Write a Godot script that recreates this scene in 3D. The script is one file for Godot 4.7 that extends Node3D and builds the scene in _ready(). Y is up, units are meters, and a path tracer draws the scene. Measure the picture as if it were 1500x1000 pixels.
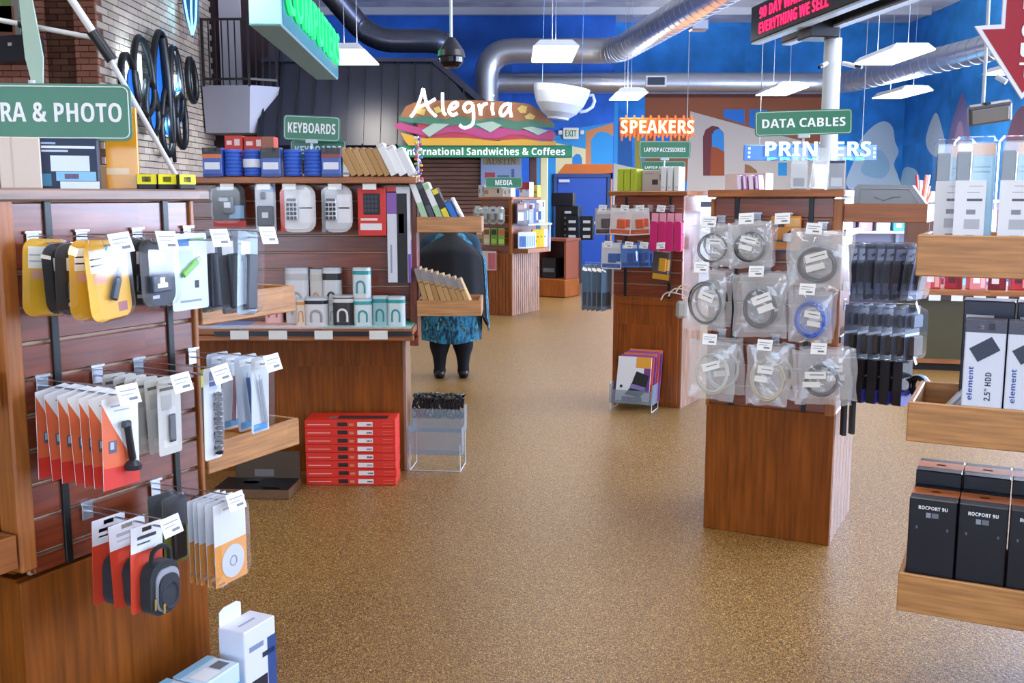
extends Node3D
# A computer store: slatwall gondolas with hanging goods, a cafe front and a painted mural wall behind. X right, Y up, depth runs along -Z.

class MB:
	var v := PackedVector3Array()
	var n := PackedVector3Array()
	var c := PackedColorArray()
	var t := Transform3D.IDENTITY
	func tri(a: Vector3, b: Vector3, d: Vector3, na: Vector3, nb: Vector3, nd: Vector3, col: Color) -> void:
		var g := (b - a).cross(d - a)
		if g.dot(na + nb + nd) > 0.0:
			v.append(t * a); v.append(t * d); v.append(t * b)
			n.append((t.basis * na).normalized()); n.append((t.basis * nd).normalized()); n.append((t.basis * nb).normalized())
		else:
			v.append(t * a); v.append(t * b); v.append(t * d)
			n.append((t.basis * na).normalized()); n.append((t.basis * nb).normalized()); n.append((t.basis * nd).normalized())
		c.append(col); c.append(col); c.append(col)
	func face(p: Array, nr: Vector3, col: Color) -> void:
		for k in range(1, p.size() - 1):
			tri(p[0], p[k], p[k + 1], nr, nr, nr, col)
	func box(o: Vector3, s: Vector3, col: Color, b := 0.0) -> void:
		var h := s * 0.5
		b = minf(b, minf(h.x, minf(h.y, h.z)) * 0.8)
		for a in 3:
			var u := (a + 1) % 3
			var w := (a + 2) % 3
			for sg in [-1.0, 1.0]:
				var p := []
				for q in [[-1, -1], [1, -1], [1, 1], [-1, 1]]:
					var x := Vector3.ZERO
					x[a] = sg * h[a]; x[u] = q[0] * (h[u] - b); x[w] = q[1] * (h[w] - b)
					p.append(o + x)
				var nr := Vector3.ZERO
				nr[a] = sg
				face(p, nr, col)
		if b <= 0.0:
			return
		for a in 3:
			var u := (a + 1) % 3
			var w := (a + 2) % 3
			for su in [-1.0, 1.0]:
				for sw in [-1.0, 1.0]:
					var p := []
					for q in [[-1, 0], [1, 0], [1, 1], [-1, 1]]:
						var x := Vector3.ZERO
						x[a] = q[0] * (h[a] - b)
						x[u] = su * (h[u] - (b if q[1] == 0 else 0.0)); x[w] = sw * (h[w] - (0.0 if q[1] == 0 else b))
						p.append(o + x)
					var nr := Vector3.ZERO
					nr[u] = su; nr[w] = sw
					face(p, nr.normalized(), col)
		for sx in [-1.0, 1.0]:
			for sy in [-1.0, 1.0]:
				for sz in [-1.0, 1.0]:
					var sg := Vector3(sx, sy, sz)
					var p := []
					for a in 3:
						var x := (h - Vector3(b, b, b)) * sg
						x[a] = h[a] * sg[a]
						p.append(o + x)
					face(p, sg.normalized(), col)
	func bar(a: Vector3, b: Vector3, w: float, hgt: float, col: Color, up := Vector3.UP) -> void:
		var z := (b - a).normalized()
		var x := up.cross(z)
		if x.length() < 0.01:
			x = Vector3.RIGHT
		x = x.normalized()
		var keep := t
		t = t * Transform3D(Basis(x, z.cross(x), z), (a + b) * 0.5)
		box(Vector3.ZERO, Vector3(w, hgt, a.distance_to(b)), col)
		t = keep
	func tube(p: Array, r: float, col: Color, seg := 6, closed := false, r1 := -1.0, caps := true) -> void:
		var m := p.size()
		if r1 < 0.0:
			r1 = r
		var up := Vector3.UP
		var rings := []
		for k in m:
			var d: Vector3
			if closed:
				d = p[(k + 1) % m] - p[(k + m - 1) % m]
			else:
				d = p[mini(k + 1, m - 1)] - p[maxi(k - 1, 0)]
			d = d.normalized()
			if k == 0 and absf(d.dot(up)) > 0.9:
				up = Vector3.RIGHT
			var x := up.cross(d).normalized()
			up = d.cross(x).normalized()
			var ring := []
			for q in seg:
				var an := TAU * q / seg
				ring.append(x * cos(an) + up * sin(an))
			rings.append(ring)
		for k in (m if closed else m - 1):
			var k2 := (k + 1) % m
			var ra := lerpf(r, r1, float(k) / (m - 1))
			var rb := lerpf(r, r1, float(k2) / (m - 1))
			for q in seg:
				var q2 := (q + 1) % seg
				var a: Vector3 = rings[k][q]; var b: Vector3 = rings[k][q2]; var d: Vector3 = rings[k2][q2]; var e: Vector3 = rings[k2][q]
				tri(p[k] + a * ra, p[k] + b * ra, p[k2] + d * rb, a, b, d, col)
				tri(p[k] + a * ra, p[k2] + d * rb, p[k2] + e * rb, a, d, e, col)
		if not closed and caps:
			for e in [[0, 1, r], [m - 1, m - 2, r1]]:
				var nr: Vector3 = (p[e[0]] - p[e[1]]).normalized()
				for q in seg:
					tri(p[e[0]], p[e[0]] + rings[e[0]][q] * e[2], p[e[0]] + rings[e[0]][(q + 1) % seg] * e[2], nr, nr, nr, col)
	func lathe(o: Vector3, prof: Array, col: Color, seg := 16, sx := 1.0, sz := 1.0) -> void:
		for k in prof.size() - 1:
			var a: Vector2 = prof[k]
			var b: Vector2 = prof[k + 1]
			if a.distance_to(b) < 0.00001:
				continue
			var d := (b - a).normalized()
			for q in seg:
				var a0 := TAU * q / seg
				var a1 := TAU * (q + 1) / seg
				var p := []
				var nn := []
				for e in [[a, a0], [a, a1], [b, a1], [b, a0]]:
					var pr: Vector2 = e[0]
					p.append(o + Vector3(cos(e[1]) * pr.x * sx, pr.y, sin(e[1]) * pr.x * sz))
					nn.append(Vector3(cos(e[1]) * d.y / sx, -d.x, sin(e[1]) * d.y / sz).normalized())
				tri(p[0], p[1], p[2], nn[0], nn[1], nn[2], col)
				tri(p[0], p[2], p[3], nn[0], nn[2], nn[3], col)
	func ext(poly: PackedVector2Array, z0: float, z1: float, col: Color, side := true) -> void:
		var id := Geometry2D.triangulate_polygon(poly)
		for k in range(0, id.size(), 3):
			var a := poly[id[k]]; var b := poly[id[k + 1]]; var d := poly[id[k + 2]]
			face([Vector3(a.x, a.y, z1), Vector3(b.x, b.y, z1), Vector3(d.x, d.y, z1)], Vector3.BACK, col)
			if side:
				face([Vector3(a.x, a.y, z0), Vector3(b.x, b.y, z0), Vector3(d.x, d.y, z0)], Vector3.FORWARD, col)
		if side:
			var cw := Geometry2D.is_polygon_clockwise(poly)
			for k in poly.size():
				var a := poly[k]
				var b := poly[(k + 1) % poly.size()]
				var d := (b - a).normalized()
				var nr := Vector3(-d.y, d.x, 0) if cw else Vector3(d.y, -d.x, 0)
				face([Vector3(a.x, a.y, z0), Vector3(b.x, b.y, z0), Vector3(b.x, b.y, z1), Vector3(a.x, a.y, z1)], nr, col)
	func grid(nu: int, nv: int, f: Callable, col: Color) -> void:   # smooth sheet, f(u, v) -> Vector3
		var P := []
		for j in nv + 1:
			for k in nu + 1:
				P.append(f.call(float(k) / nu, float(j) / nv))
		var N := []
		for j in nv + 1:
			for k in nu + 1:
				var a: Vector3 = P[j * (nu + 1) + mini(k + 1, nu)] - P[j * (nu + 1) + maxi(k - 1, 0)]
				var b: Vector3 = P[mini(j + 1, nv) * (nu + 1) + k] - P[maxi(j - 1, 0) * (nu + 1) + k]
				N.append(a.cross(b).normalized())
		for j in nv:
			for k in nu:
				var q := [j * (nu + 1) + k, j * (nu + 1) + k + 1, (j + 1) * (nu + 1) + k + 1, (j + 1) * (nu + 1) + k]
				tri(P[q[0]], P[q[1]], P[q[2]], N[q[0]], N[q[1]], N[q[2]], col)
				tri(P[q[0]], P[q[2]], P[q[3]], N[q[0]], N[q[2]], N[q[3]], col)
	func mesh() -> ArrayMesh:
		var m := ArrayMesh.new()
		var a := []
		a.resize(Mesh.ARRAY_MAX)
		a[Mesh.ARRAY_VERTEX] = v; a[Mesh.ARRAY_NORMAL] = n; a[Mesh.ARRAY_COLOR] = c
		m.add_surface_from_arrays(Mesh.PRIMITIVE_TRIANGLES, a)
		return m

var M := {}
var taken := {}
var rng := RandomNumberGenerator.new()
var font_bold: SystemFont
var font_serif: SystemFont
const ORD := ["front", "second", "third", "fourth", "fifth", "sixth", "seventh", "eighth", "ninth", "tenth", "eleventh", "twelfth"]

func C(hex: String) -> Color:
	return Color(hex).srgb_to_linear()
func W(x: float, y: float, d: float) -> Vector3:
	return Vector3(x, y, -d)
func fr(x: float, d: float, phi: float, y := 0.0) -> Transform3D:
	return Transform3D(Basis(Vector3.UP, deg_to_rad(phi)), Vector3(x, y, -d))
func lo(f: Transform3D, x: float, y: float, z: float, yaw := 0.0, pitch := 0.0, roll := 0.0) -> Transform3D:
	return f * Transform3D(Basis.from_euler(Vector3(deg_to_rad(pitch), deg_to_rad(yaw), deg_to_rad(roll))), Vector3(x, y, z))
func nm(called: String) -> String:
	if not taken.has(called):
		taken[called] = 0
		return called
	taken[called] += 1
	return "%s_%03d" % [called, taken[called]]
func tag(o: Node, label: String, cat: String, group := "", kind := "") -> void:
	o.set_meta("label", label); o.set_meta("category", cat)
	if group: o.set_meta("group", group)
	if kind: o.set_meta("kind", kind)
func thing(called: String, label: String, cat: String, T: Transform3D, group := "") -> Node3D:
	var o := Node3D.new()
	o.name = nm(called)
	add_child(o)
	o.transform = T
	tag(o, label, cat, group)
	return o
func part(par: Node, called: String, mb: MB, m: Material, label := "") -> MeshInstance3D:
	return pmesh(par, called, mb.mesh(), m, label)
func pmesh(par: Node, called: String, me: Mesh, m: Material, label := "") -> MeshInstance3D:
	var o := MeshInstance3D.new()
	o.name = called
	o.mesh = me
	o.material_override = m
	par.add_child(o, true)
	if label: o.set_meta("label", label)
	return o
func struct(called: String, mb: MB, m: Material, label: String, cat: String) -> MeshInstance3D:
	var o := part(self, nm(called), mb, m)
	tag(o, label, cat, "", "structure")
	return o
func solo(called: String, mb: MB, m: Material, label: String, cat: String, T: Transform3D, group := "") -> MeshInstance3D:
	var o := part(self, nm(called), mb, m)
	o.transform = T
	tag(o, label, cat, group)
	return o
func dup(o: Node3D, T: Transform3D, label: String) -> Node3D:
	var r: Node3D = o.duplicate()
	var base: String = o.name
	var at := base.length() - 4
	if at > 0 and base[at] == "_" and base.substr(at + 1).is_valid_int():
		base = base.substr(0, at)
	r.name = nm(base)
	add_child(r)
	r.transform = T
	r.set_meta("label", label)
	return r
func bx(o: Vector3, s: Vector3, hex: String, b := 0.0) -> MB:
	var m := MB.new()
	m.box(o, s, C(hex), b)
	return m
func sm(called: String, hex: String, rough := 0.5, metal := 0.0) -> StandardMaterial3D:
	var m := StandardMaterial3D.new()
	m.resource_name = called
	m.albedo_color = Color(hex)
	m.roughness = rough
	m.metallic = metal
	M[called] = m
	return m
func vm(called: String, rough: float, metal := 0.0) -> StandardMaterial3D:
	var m := sm(called, "ffffff", rough, metal)
	m.vertex_color_use_as_albedo = true
	return m
func glassy(called: String, hex: String, alpha: float, rough := 0.06) -> StandardMaterial3D:
	var m := sm(called, hex, rough)
	m.transparency = BaseMaterial3D.TRANSPARENCY_ALPHA
	m.albedo_color.a = alpha
	return m
func glow(called: String, hex: String, energy: float) -> StandardMaterial3D:
	var m := sm(called, hex, 0.5)
	m.emission_enabled = true
	m.emission = Color(hex)
	m.emission_energy_multiplier = energy
	return m
func tex(im: Image) -> ImageTexture:
	im.generate_mipmaps()
	return ImageTexture.create_from_image(im)
func grain(along_x: bool, seed_: int) -> ImageTexture:
	var f := FastNoiseLite.new()
	f.seed = seed_
	f.frequency = 0.02
	f.fractal_octaves = 4
	var f2 := FastNoiseLite.new()
	f2.seed = seed_ + 5
	f2.frequency = 0.011
	var im := Image.create(384, 384, false, Image.FORMAT_RGB8)
	for y in 384:
		for x in 384:
			var a := float(x) if not along_x else float(y)
			var b := float(y) if not along_x else float(x)
			# both ends of the tile meet: blend with the shifted noise
			var q := a / 384.0
			var g0 := f.get_noise_2d(a * 3.2, b * 0.16) + 0.6 * f2.get_noise_2d(a, b * 0.3)
			var g1 := f.get_noise_2d((a - 384.0) * 3.2, b * 0.16) + 0.6 * f2.get_noise_2d(a - 384.0, b * 0.3)
			var s := clampf(0.88 + 0.17 * lerpf(g0, g1, smoothstep(0.75, 1.0, q)), 0.5, 1.0)
			im.set_pixel(x, y, Color(s, s * lerpf(0.94, 1.0, s), s * lerpf(0.86, 1.0, s)))
	return tex(im)
func wood(called: String, hex: String, t: Texture2D, rough: float, sc := 2.0) -> StandardMaterial3D:
	var m := sm(called, hex, rough)
	m.albedo_texture = t
	m.uv1_triplanar = true
	m.uv1_scale = Vector3(sc, sc, sc)
	return m
# a box with its base centre at the origin, and flat print on its faces: [face, u0, v0, u1, v1, colour]
func inked(s: Vector3, list: Array, off := 0.0006) -> MB:
	var m := MB.new()
	for p in list:
		var q := []
		for e in [[p[1], p[2]], [p[3], p[2]], [p[3], p[4]], [p[1], p[4]]]:
			var a: float = e[0] - 0.5
			var b: float = e[1]
			match p[0]:
				"f": q.append(Vector3(a * s.x, b * s.y, s.z / 2 + off))
				"b": q.append(Vector3(-a * s.x, b * s.y, -s.z / 2 - off))
				"r": q.append(Vector3(s.x / 2 + off, b * s.y, -a * s.z))
				"l": q.append(Vector3(-s.x / 2 - off, b * s.y, a * s.z))
				"t": q.append(Vector3(a * s.x, s.y + off, (0.5 - b) * s.z))
		var nr: Vector3 = {"f": Vector3.BACK, "b": Vector3.FORWARD, "r": Vector3.RIGHT, "l": Vector3.LEFT, "t": Vector3.UP}[p[0]]
		m.face(q, nr, C(p[5]))
	return m
func carton(called: String, label: String, cat: String, T: Transform3D, s: Vector3, hex: String, list: Array, group := "", finish := "paper") -> Node3D:
	var o := thing(called, label, cat, T, group)
	part(o, "body", bx(Vector3(0, s.y / 2, 0), s, hex, minf(0.003, s.z * 0.1)), M[finish])
	if list.size():
		part(o, "print", inked(s, list), M[finish])
	return o
# raised lettering fitted to a width and a height, centred on T, facing +Z
func words(par: Node, called: String, text: String, T: Transform3D, w: float, h: float, m: Material, depth := 0.003, f: Font = null) -> MeshInstance3D:
	var t := TextMesh.new()
	t.font = f if f else font_bold
	t.text = text
	t.font_size = 64
	t.pixel_size = 0.01
	t.depth = 0.1
	t.curve_step = 2.0
	var bb := t.get_aabb()
	var o := MeshInstance3D.new()
	o.name = called
	o.mesh = t
	o.material_override = m
	par.add_child(o, true)
	var sc := Vector3(w / bb.size.x, h / bb.size.y, depth / 0.1)
	var ce := bb.position + bb.size / 2
	o.transform = T * Transform3D(Basis.from_scale(sc), -ce * sc)
	return o
func rrect(w: float, h: float, r: float, k := 4) -> PackedVector2Array:
	var p := PackedVector2Array()
	for q in [[1, 1, 0], [-1, 1, 90], [-1, -1, 180], [1, -1, 270]]:
		for e in k + 1:
			var an := deg_to_rad(q[2] + 90.0 * e / k)
			p.append(Vector2(q[0] * (w / 2 - r) + cos(an) * r, q[1] * (h / 2 - r) + sin(an) * r))
	return p
func _ready() -> void:
	rng.seed = 7
	var cam := Camera3D.new()
	cam.name = "camera"
	cam.fov = 37.34
	cam.position = Vector3(0, 1.6, 0)
	cam.rotation_degrees = Vector3(-8.15, 0, 0)
	cam.near = 0.05
	cam.far = 200.0
	add_child(cam)
	cam.current = true
	var we := WorldEnvironment.new()
	we.name = "environment"
	var e := Environment.new()
	e.background_mode = Environment.BG_SKY
	var sky := Sky.new()
	var sp := ProceduralSkyMaterial.new()
	sp.sky_top_color = Color("7fb2ea"); sp.sky_horizon_color = Color("dbe8f7")
	sp.ground_horizon_color = Color("c9cdd2"); sp.ground_bottom_color = Color("8d8b86")
	sp.sky_energy_multiplier = 3.0
	sp.ground_energy_multiplier = 1.6
	sky.sky_material = sp
	e.sky = sky
	e.ambient_light_source = Environment.AMBIENT_SOURCE_DISABLED
	e.tonemap_mode = Environment.TONE_MAPPER_LINEAR
	e.tonemap_exposure = 0.8
	e.sdfgi_enabled = true
	e.ssao_enabled = true
	e.ssil_enabled = true
	we.environment = e
	add_child(we)
	# daylight through the store windows, out of the picture on the right and behind the camera
	day_light("window_daylight", W(9.55, 2.3, 14.6), 90.0, Vector2(4.8, 3.4), 9.0)
	day_light("window_daylight", W(9.55, 2.3, 9.0), 90.0, Vector2(4.8, 3.4), 9.0)
	day_light("window_daylight", W(9.55, 2.3, 3.4), 90.0, Vector2(4.8, 3.4), 6.0)
	day_light("window_daylight", W(-3.6, 2.1, -5.8), 0.0, Vector2(5.0, 3.2), 3.5)
	day_light("window_daylight", W(3.0, 2.1, -5.8), 0.0, Vector2(5.0, 3.2), 3.5)
	materials()
	more_materials()
	late_materials()
	cloth_materials()
	shell()
	mural()
	fixtures()
	cafe()
	overhead()
	balcony()
	camera_gondola()
	keyboard_gondola()
	cable_gondola()
	drive_gondola()
	laptop_gondola()
	media_gondola()
	far_goods()
	floor_goods()
	shopper()

func day_light(called: String, at: Vector3, yaw: float, size: Vector2, energy: float) -> void:
	var l := AreaLight3D.new()
	l.name = nm(called)
	l.area_size = size
	l.area_normalize_energy = false
	l.light_color = Color("cbdcff")
	l.light_energy = energy
	l.shadow_enabled = true
	l.area_range = 60.0
	l.area_attenuation = 2.0
	add_child(l)
	l.position = at
	l.rotation_degrees = Vector3(0, yaw, 0) if yaw != 0.0 else Vector3(0, 180, 0)

func materials() -> void:
	font_bold = SystemFont.new()
	font_bold.font_names = PackedStringArray(["Droid Sans"])
	font_bold.font_weight = 700
	font_serif = SystemFont.new()
	font_serif.font_names = PackedStringArray(["Droid Serif"])
	font_serif.font_weight = 700
	var gv := grain(false, 3)
	var gh := grain(true, 8)
	var lq := wood("slat", "8c4022", gh, 0.3, 2.2)
	lq.clearcoat_enabled = true
	lq.clearcoat = 1.0
	lq.clearcoat_roughness = 0.22
	wood("panel", "945016", gv, 0.42, 1.6).metallic_specular = 0.3
	wood("edge", "b56c30", gv, 0.35, 2.2)
	wood("edge_h", "b0682f", gh, 0.35, 2.2)
	wood("tray", "cf9152", gh, 0.4, 2.6)
	wood("tray_in", "deab73", gh, 0.5, 2.6)
	wood("dark_slats", "6b4636", gh, 0.5, 1.2)
	vm("paper", 0.5); vm("matte", 0.9); vm("gloss", 0.16); vm("satin", 0.35); vm("wallpaint", 0.7)
	vm("chrome", 0.25, 0.9); vm("duct_metal", 0.34, 0.85)
	glassy("clear", "f4f8fa", 0.015, 0.05)
	glassy("clear_film", "eef2f4", 0.25, 0.1)
	glassy("acrylic", "e9f1f4", 0.28, 0.08)
	glassy("frost", "93a9b6", 0.35, 0.2)
	glassy("pane", "e6eef2", 0.06, 0.02)
	var m := sm("green_sign", "24724d", 0.35)
	m.clearcoat_enabled = true
	m.clearcoat = 0.3
	sm("white_paint", "f2f2ee", 0.5)
	sm("black_plastic", "141417", 0.4)
	sm("dark_metal", "26242a", 0.45, 0.4)
	glow("tube_white", "f6f7ff", 4.0)
	glow("neon_green", "1fe070", 1.3)
	glow("neon_orange", "ff9a35", 3.0)
	glow("neon_blue", "4ad0ff", 3.0)
	glow("neon_ice", "a9ecff", 1.2)
	glow("sign_white", "ffffff", 2.0)
	glow("led_red", "ff1f58", 2.5)
	# the pebble floor
	var cells := FastNoiseLite.new()
	cells.noise_type = FastNoiseLite.TYPE_CELLULAR
	cells.cellular_return_type = FastNoiseLite.RETURN_CELL_VALUE
	cells.frequency = 0.16
	cells.seed = 21
	var edge := FastNoiseLite.new()
	edge.noise_type = FastNoiseLite.TYPE_CELLULAR
	edge.cellular_return_type = FastNoiseLite.RETURN_DISTANCE
	edge.frequency = 0.16
	edge.seed = 21
	var S := 1024
	var ci := cells.get_seamless_image(S, S)
	var ei := edge.get_seamless_image(S, S)
	ei.convert(Image.FORMAT_L8)
	var ramp := [Color("33200f"), Color("5a3b19"), Color("7a5225"), Color("8f6129"), Color("a8772f"), Color("b98a42"), Color("c9a058"), Color("6e4820"), Color("452c14"), Color("e6cc92"), Color("6a4620"), Color("96672c")]
	var fi := Image.create(S, S, false, Image.FORMAT_RGB8)
	for y in S:
		for x in S:
			var k := ci.get_pixel(x, y).r
			var col: Color = ramp[int(k * 97.0) % 12]
			fi.set_pixel(x, y, col)
	m = sm("pebble_floor", "ffffff", 0.42)
	m.albedo_texture = tex(fi)
	m.uv1_triplanar = true
	m.uv1_world_triplanar = true
	m.uv1_scale = Vector3(0.43, 0.43, 0.43)
	m.heightmap_enabled = true
	m.heightmap_texture = tex(ei)
	m.heightmap_scale = -0.12
	# worn paint on the blue walls
	var wn := FastNoiseLite.new()
	wn.seed = 4
	wn.frequency = 0.012
	wn.fractal_octaves = 5
	var wi := Image.create(256, 256, false, Image.FORMAT_RGB8)
	for y in 256:
		for x in 256:
			var s := clampf(0.93 + 0.16 * wn.get_noise_2d(x, y), 0.0, 1.0)
			wi.set_pixel(x, y, Color(s, s, s))
	var wt := tex(wi)
	for a in [["blue_wall", "2b76e6"], ["sky_wall", "35a2fb"], ["ceiling_paint", "dfe3ea"], ["plain_wall", "cfc7bb"]]:
		var q := sm(a[0], a[1], 0.75)
		q.albedo_texture = wt
		q.uv1_triplanar = true
		q.uv1_scale = Vector3(0.35, 0.35, 0.35)

func shell() -> void:
	var m := MB.new()
	m.box(Vector3(0.9, -0.1, -9.75), Vector3(18.2, 0.2, 32.0), Color.WHITE)
	struct("floor", m, M.pebble_floor, "brown pebble aggregate floor of the whole store", "floor")
	m = MB.new()
	m.box(Vector3(0.9, 5.9, -9.75), Vector3(18.2, 0.2, 32.0), Color.WHITE)
	var ce := struct("ceiling", m, M.ceiling_paint, "pale painted deck ceiling high above the store", "ceiling")
	for k in 12:
		part(ce, "joist", bx(W(0.7, 5.72, -4.0 + k * 2.5), Vector3(17.4, 0.16, 0.12), "c3c8d2"), M.matte)
	# far walls
	m = MB.new()
	m.box(W(-2.85, 2.9, 23.8), Vector3(10.4, 5.8, 0.2), Color.WHITE)
	struct("wall_back", m, M.blue_wall, "deep blue far wall behind the cafe with the exit door", "wall")
	m = MB.new()
	m.box(W(2.25, 2.9, 24.75), Vector3(0.2, 5.8, 1.9), Color.WHITE)
	struct("wall_return", m, M.blue_wall, "short return of blue wall beside the exit door", "wall")
	m = MB.new()
	m.box(W(6.05, 2.9, 25.6), Vector3(7.7, 5.8, 0.2), Color.WHITE)
	struct("wall_mural", m, M.sky_wall, "blue far wall painted with a desert town mural", "wall")
	# right wall with three shop windows
	m = MB.new()
	m.box(W(9.8, 2.9, 21.4), Vector3(0.2, 5.8, 8.6), Color.WHITE)
	m.box(W(9.8, 0.3, 5.55), Vector3(0.2, 0.6, 23.1), Color.WHITE)
	m.box(W(9.8, 4.9, 5.55), Vector3(0.2, 1.8, 23.1), Color.WHITE)
	for d in [11.8, 6.2]:
		m.box(W(9.8, 2.3, d), Vector3(0.2, 3.4, 0.8), Color.WHITE)
	m.box(W(9.8, 2.3, -2.5), Vector3(0.2, 3.4, 7.0), Color.WHITE)
	struct("wall_right", m, M.sky_wall, "bright blue side wall painted as a cloudy sky", "wall")
	for d in [14.6, 9.0, 3.4]:
		shop_window(lo(fr(9.8, d, -90.0), 0, 2.3, 0), 4.8, 3.4)
	# left side
	m = MB.new()
	m.box(W(-8.1, 2.9, 3.2), Vector3(0.2, 5.8, 18.6), Color.WHITE)
	struct("wall_left", m, M.plain_wall, "plain side wall beside the camera department", "wall")
	# behind the camera
	m = MB.new()
	m.box(W(0.7, 0.25, -6.0), Vector3(17.4, 0.5, 0.2), Color.WHITE)
	m.box(W(0.7, 4.75, -6.0), Vector3(17.4, 2.1, 0.2), Color.WHITE)
	m.box(W(-7.05, 2.1, -6.0), Vector3(1.9, 3.2, 0.2), Color.WHITE)
	m.box(W(-0.3, 2.1, -6.0), Vector3(1.6, 3.2, 0.2), Color.WHITE)
	m.box(W(7.45, 2.1, -6.0), Vector3(3.9, 3.2, 0.2), Color.WHITE)
	struct("wall_front", m, M.plain_wall, "store front wall with shop windows", "wall")
	shop_window(lo(fr(-3.6, -6.0, 0.0), 0, 2.1, 0), 5.0, 3.2)
	shop_window(lo(fr(3.0, -6.0, 0.0), 0, 2.1, 0), 5.0, 3.2)
	brick_walls()
	exit_door()

var window_count := 0
func shop_window(T: Transform3D, w: float, h: float) -> void:
	window_count += 1
	var o := Node3D.new()
	o.name = "window_%d" % window_count
	add_child(o)
	o.transform = T
	tag(o, ["shop window in the right wall nearest the mural", "middle shop window in the right wall", "shop window in the right wall nearest the camera", "front shop window behind the camera on the left", "front shop window behind the camera on the right"][window_count - 1], "window", "", "structure")
	var m := MB.new()
	for s in [-1, 1]:
		m.box(Vector3(s * (w / 2 - 0.04), 0, 0), Vector3(0.08, h, 0.14), C("5b5d60"))
		m.box(Vector3(0, s * (h / 2 - 0.04), 0), Vector3(w - 0.16, 0.08, 0.14), C("5b5d60"))
	m.box(Vector3.ZERO, Vector3(0.06, h - 0.16, 0.12), C("5b5d60"))
	part(o, "window_frame", m, M.satin)
	for s in [-1, 1]:
		part(o, "pane", bx(Vector3(s * (w / 4 - 0.02), 0, 0), Vector3(w / 2 - 0.1, h - 0.16, 0.008), "ffffff"), M.pane)

func brick_walls() -> void:
	# pale brick side wall, courses 9 cm, seen from depth 12.5 to 17.2
	var m := MB.new()
	m.box(W(-5.12, 2.9, 18.22), Vector3(0.2, 5.8, 10.96), C("4a4346"))
	var w := struct("wall_brick", m, M.matte, "pale brick side wall carrying the metal butterfly", "wall")
	var tones := ["b3a595", "a89a8b", "bcae9d", "a3958a", "b0a090"]
	var ms := []
	for k in 5:
		ms.append(bx(Vector3.ZERO, Vector3(0.04, 0.078, 0.335), tones[k], 0.006).mesh())
	var rest := MB.new()
	var count := 0
	for col in 15:
		for row in 44:
			var d := 12.72 + col * 0.345 + (0.17 if row % 2 else 0.0)
			var y := 1.86 + row * 0.09
			if d > 17.25:
				continue
			var k := rng.randi() % 5
			var at := W(-5.0 - rng.randf() * 0.005, y, d)
			if count < 300 and y > 2.3 and y < 5.3:
				var b := pmesh(w, "brick", ms[k], M.matte)
				b.position = at
				count += 1
			else:
				rest.box(at, Vector3(0.04, 0.078, 0.335), C(tones[k]))
	part(w, "brick_field", rest, M.matte).set_meta("kind", "stuff")
	# red brick return facing the camera with a darker recess
	m = MB.new()
	m.box(W(-6.6, 2.9, 12.75), Vector3(3.2, 5.8, 0.2), C("6f5148"))
	w = struct("wall_pillar", m, M.matte, "reddish brown brick return wall with a dark recess", "wall")
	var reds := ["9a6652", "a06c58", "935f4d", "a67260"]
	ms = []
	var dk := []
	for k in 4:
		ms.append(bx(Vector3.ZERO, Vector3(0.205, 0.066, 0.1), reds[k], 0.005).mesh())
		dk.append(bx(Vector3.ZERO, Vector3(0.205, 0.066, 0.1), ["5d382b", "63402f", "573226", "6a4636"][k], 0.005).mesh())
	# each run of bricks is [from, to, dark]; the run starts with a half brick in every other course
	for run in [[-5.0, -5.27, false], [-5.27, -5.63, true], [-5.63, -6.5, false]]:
		for row in 26:
			var x: float = run[0]
			var first := row % 2 == 1
			while x > run[1] + 0.02:
				var l := minf(0.1 if first else 0.205, x - run[1] - 0.004)
				first = false
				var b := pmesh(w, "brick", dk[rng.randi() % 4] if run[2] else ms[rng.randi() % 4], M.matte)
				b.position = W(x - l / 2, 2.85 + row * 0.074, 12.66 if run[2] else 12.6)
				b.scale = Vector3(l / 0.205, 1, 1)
				x -= l + 0.008

func exit_door() -> void:
	var o := Node3D.new()
	o.name = "door_1"
	add_child(o)
	o.transform = fr(1.62, 23.69, 0.0)
	tag(o, "royal blue metal exit door with a push bar", "door", "", "structure")
	var m := MB.new()
	for s in [-1, 1]:
		m.box(Vector3(s * 0.62, 1.03, 0.03), Vector3(0.09, 2.06, 0.1), C("1d3f7c"), 0.008)
	m.box(Vector3(0, 2.08, 0.03), Vector3(1.33, 0.09, 0.1), C("1d3f7c"), 0.008)
	part(o, "door_frame", m, M.satin)
	part(o, "door_leaf", bx(Vector3(0, 1.02, 0.02), Vector3(1.14, 2.03, 0.05), "1c4fb0", 0.006), M.satin)
	part(o, "push_bar", bx(Vector3(0.1, 1.0, 0.09), Vector3(0.95, 0.07, 0.06), "c4ccd6", 0.01), M.satin)
	part(o, "closer", bx(Vector3(-0.42, 1.96, 0.08), Vector3(0.26, 0.07, 0.07), "c9ced6", 0.01), M.satin)
	part(o, "threshold", bx(Vector3(0, 0.01, 0.06), Vector3(1.2, 0.02, 0.14), "b7b3a8"), M.satin)
func more_materials() -> void:
	glassy("bag_film", "f2f3f2", 0.2, 0.07)
	wood("top_gray", "9c7c68", grain(true, 15), 0.35, 1.5)
	var m := vm("fabric", 0.85)
	m.rim_enabled = true
	m.rim = 0.3
func late_materials() -> void:
	var g := grain(false, 31)
	wood("slat_v", "8c3d1e", g, 0.3, 2.0)
	wood("side_wood", "a9836e", g, 0.22, 1.6)
	wood("panel_warm", "a85a1e", g, 0.32, 1.6)
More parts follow.
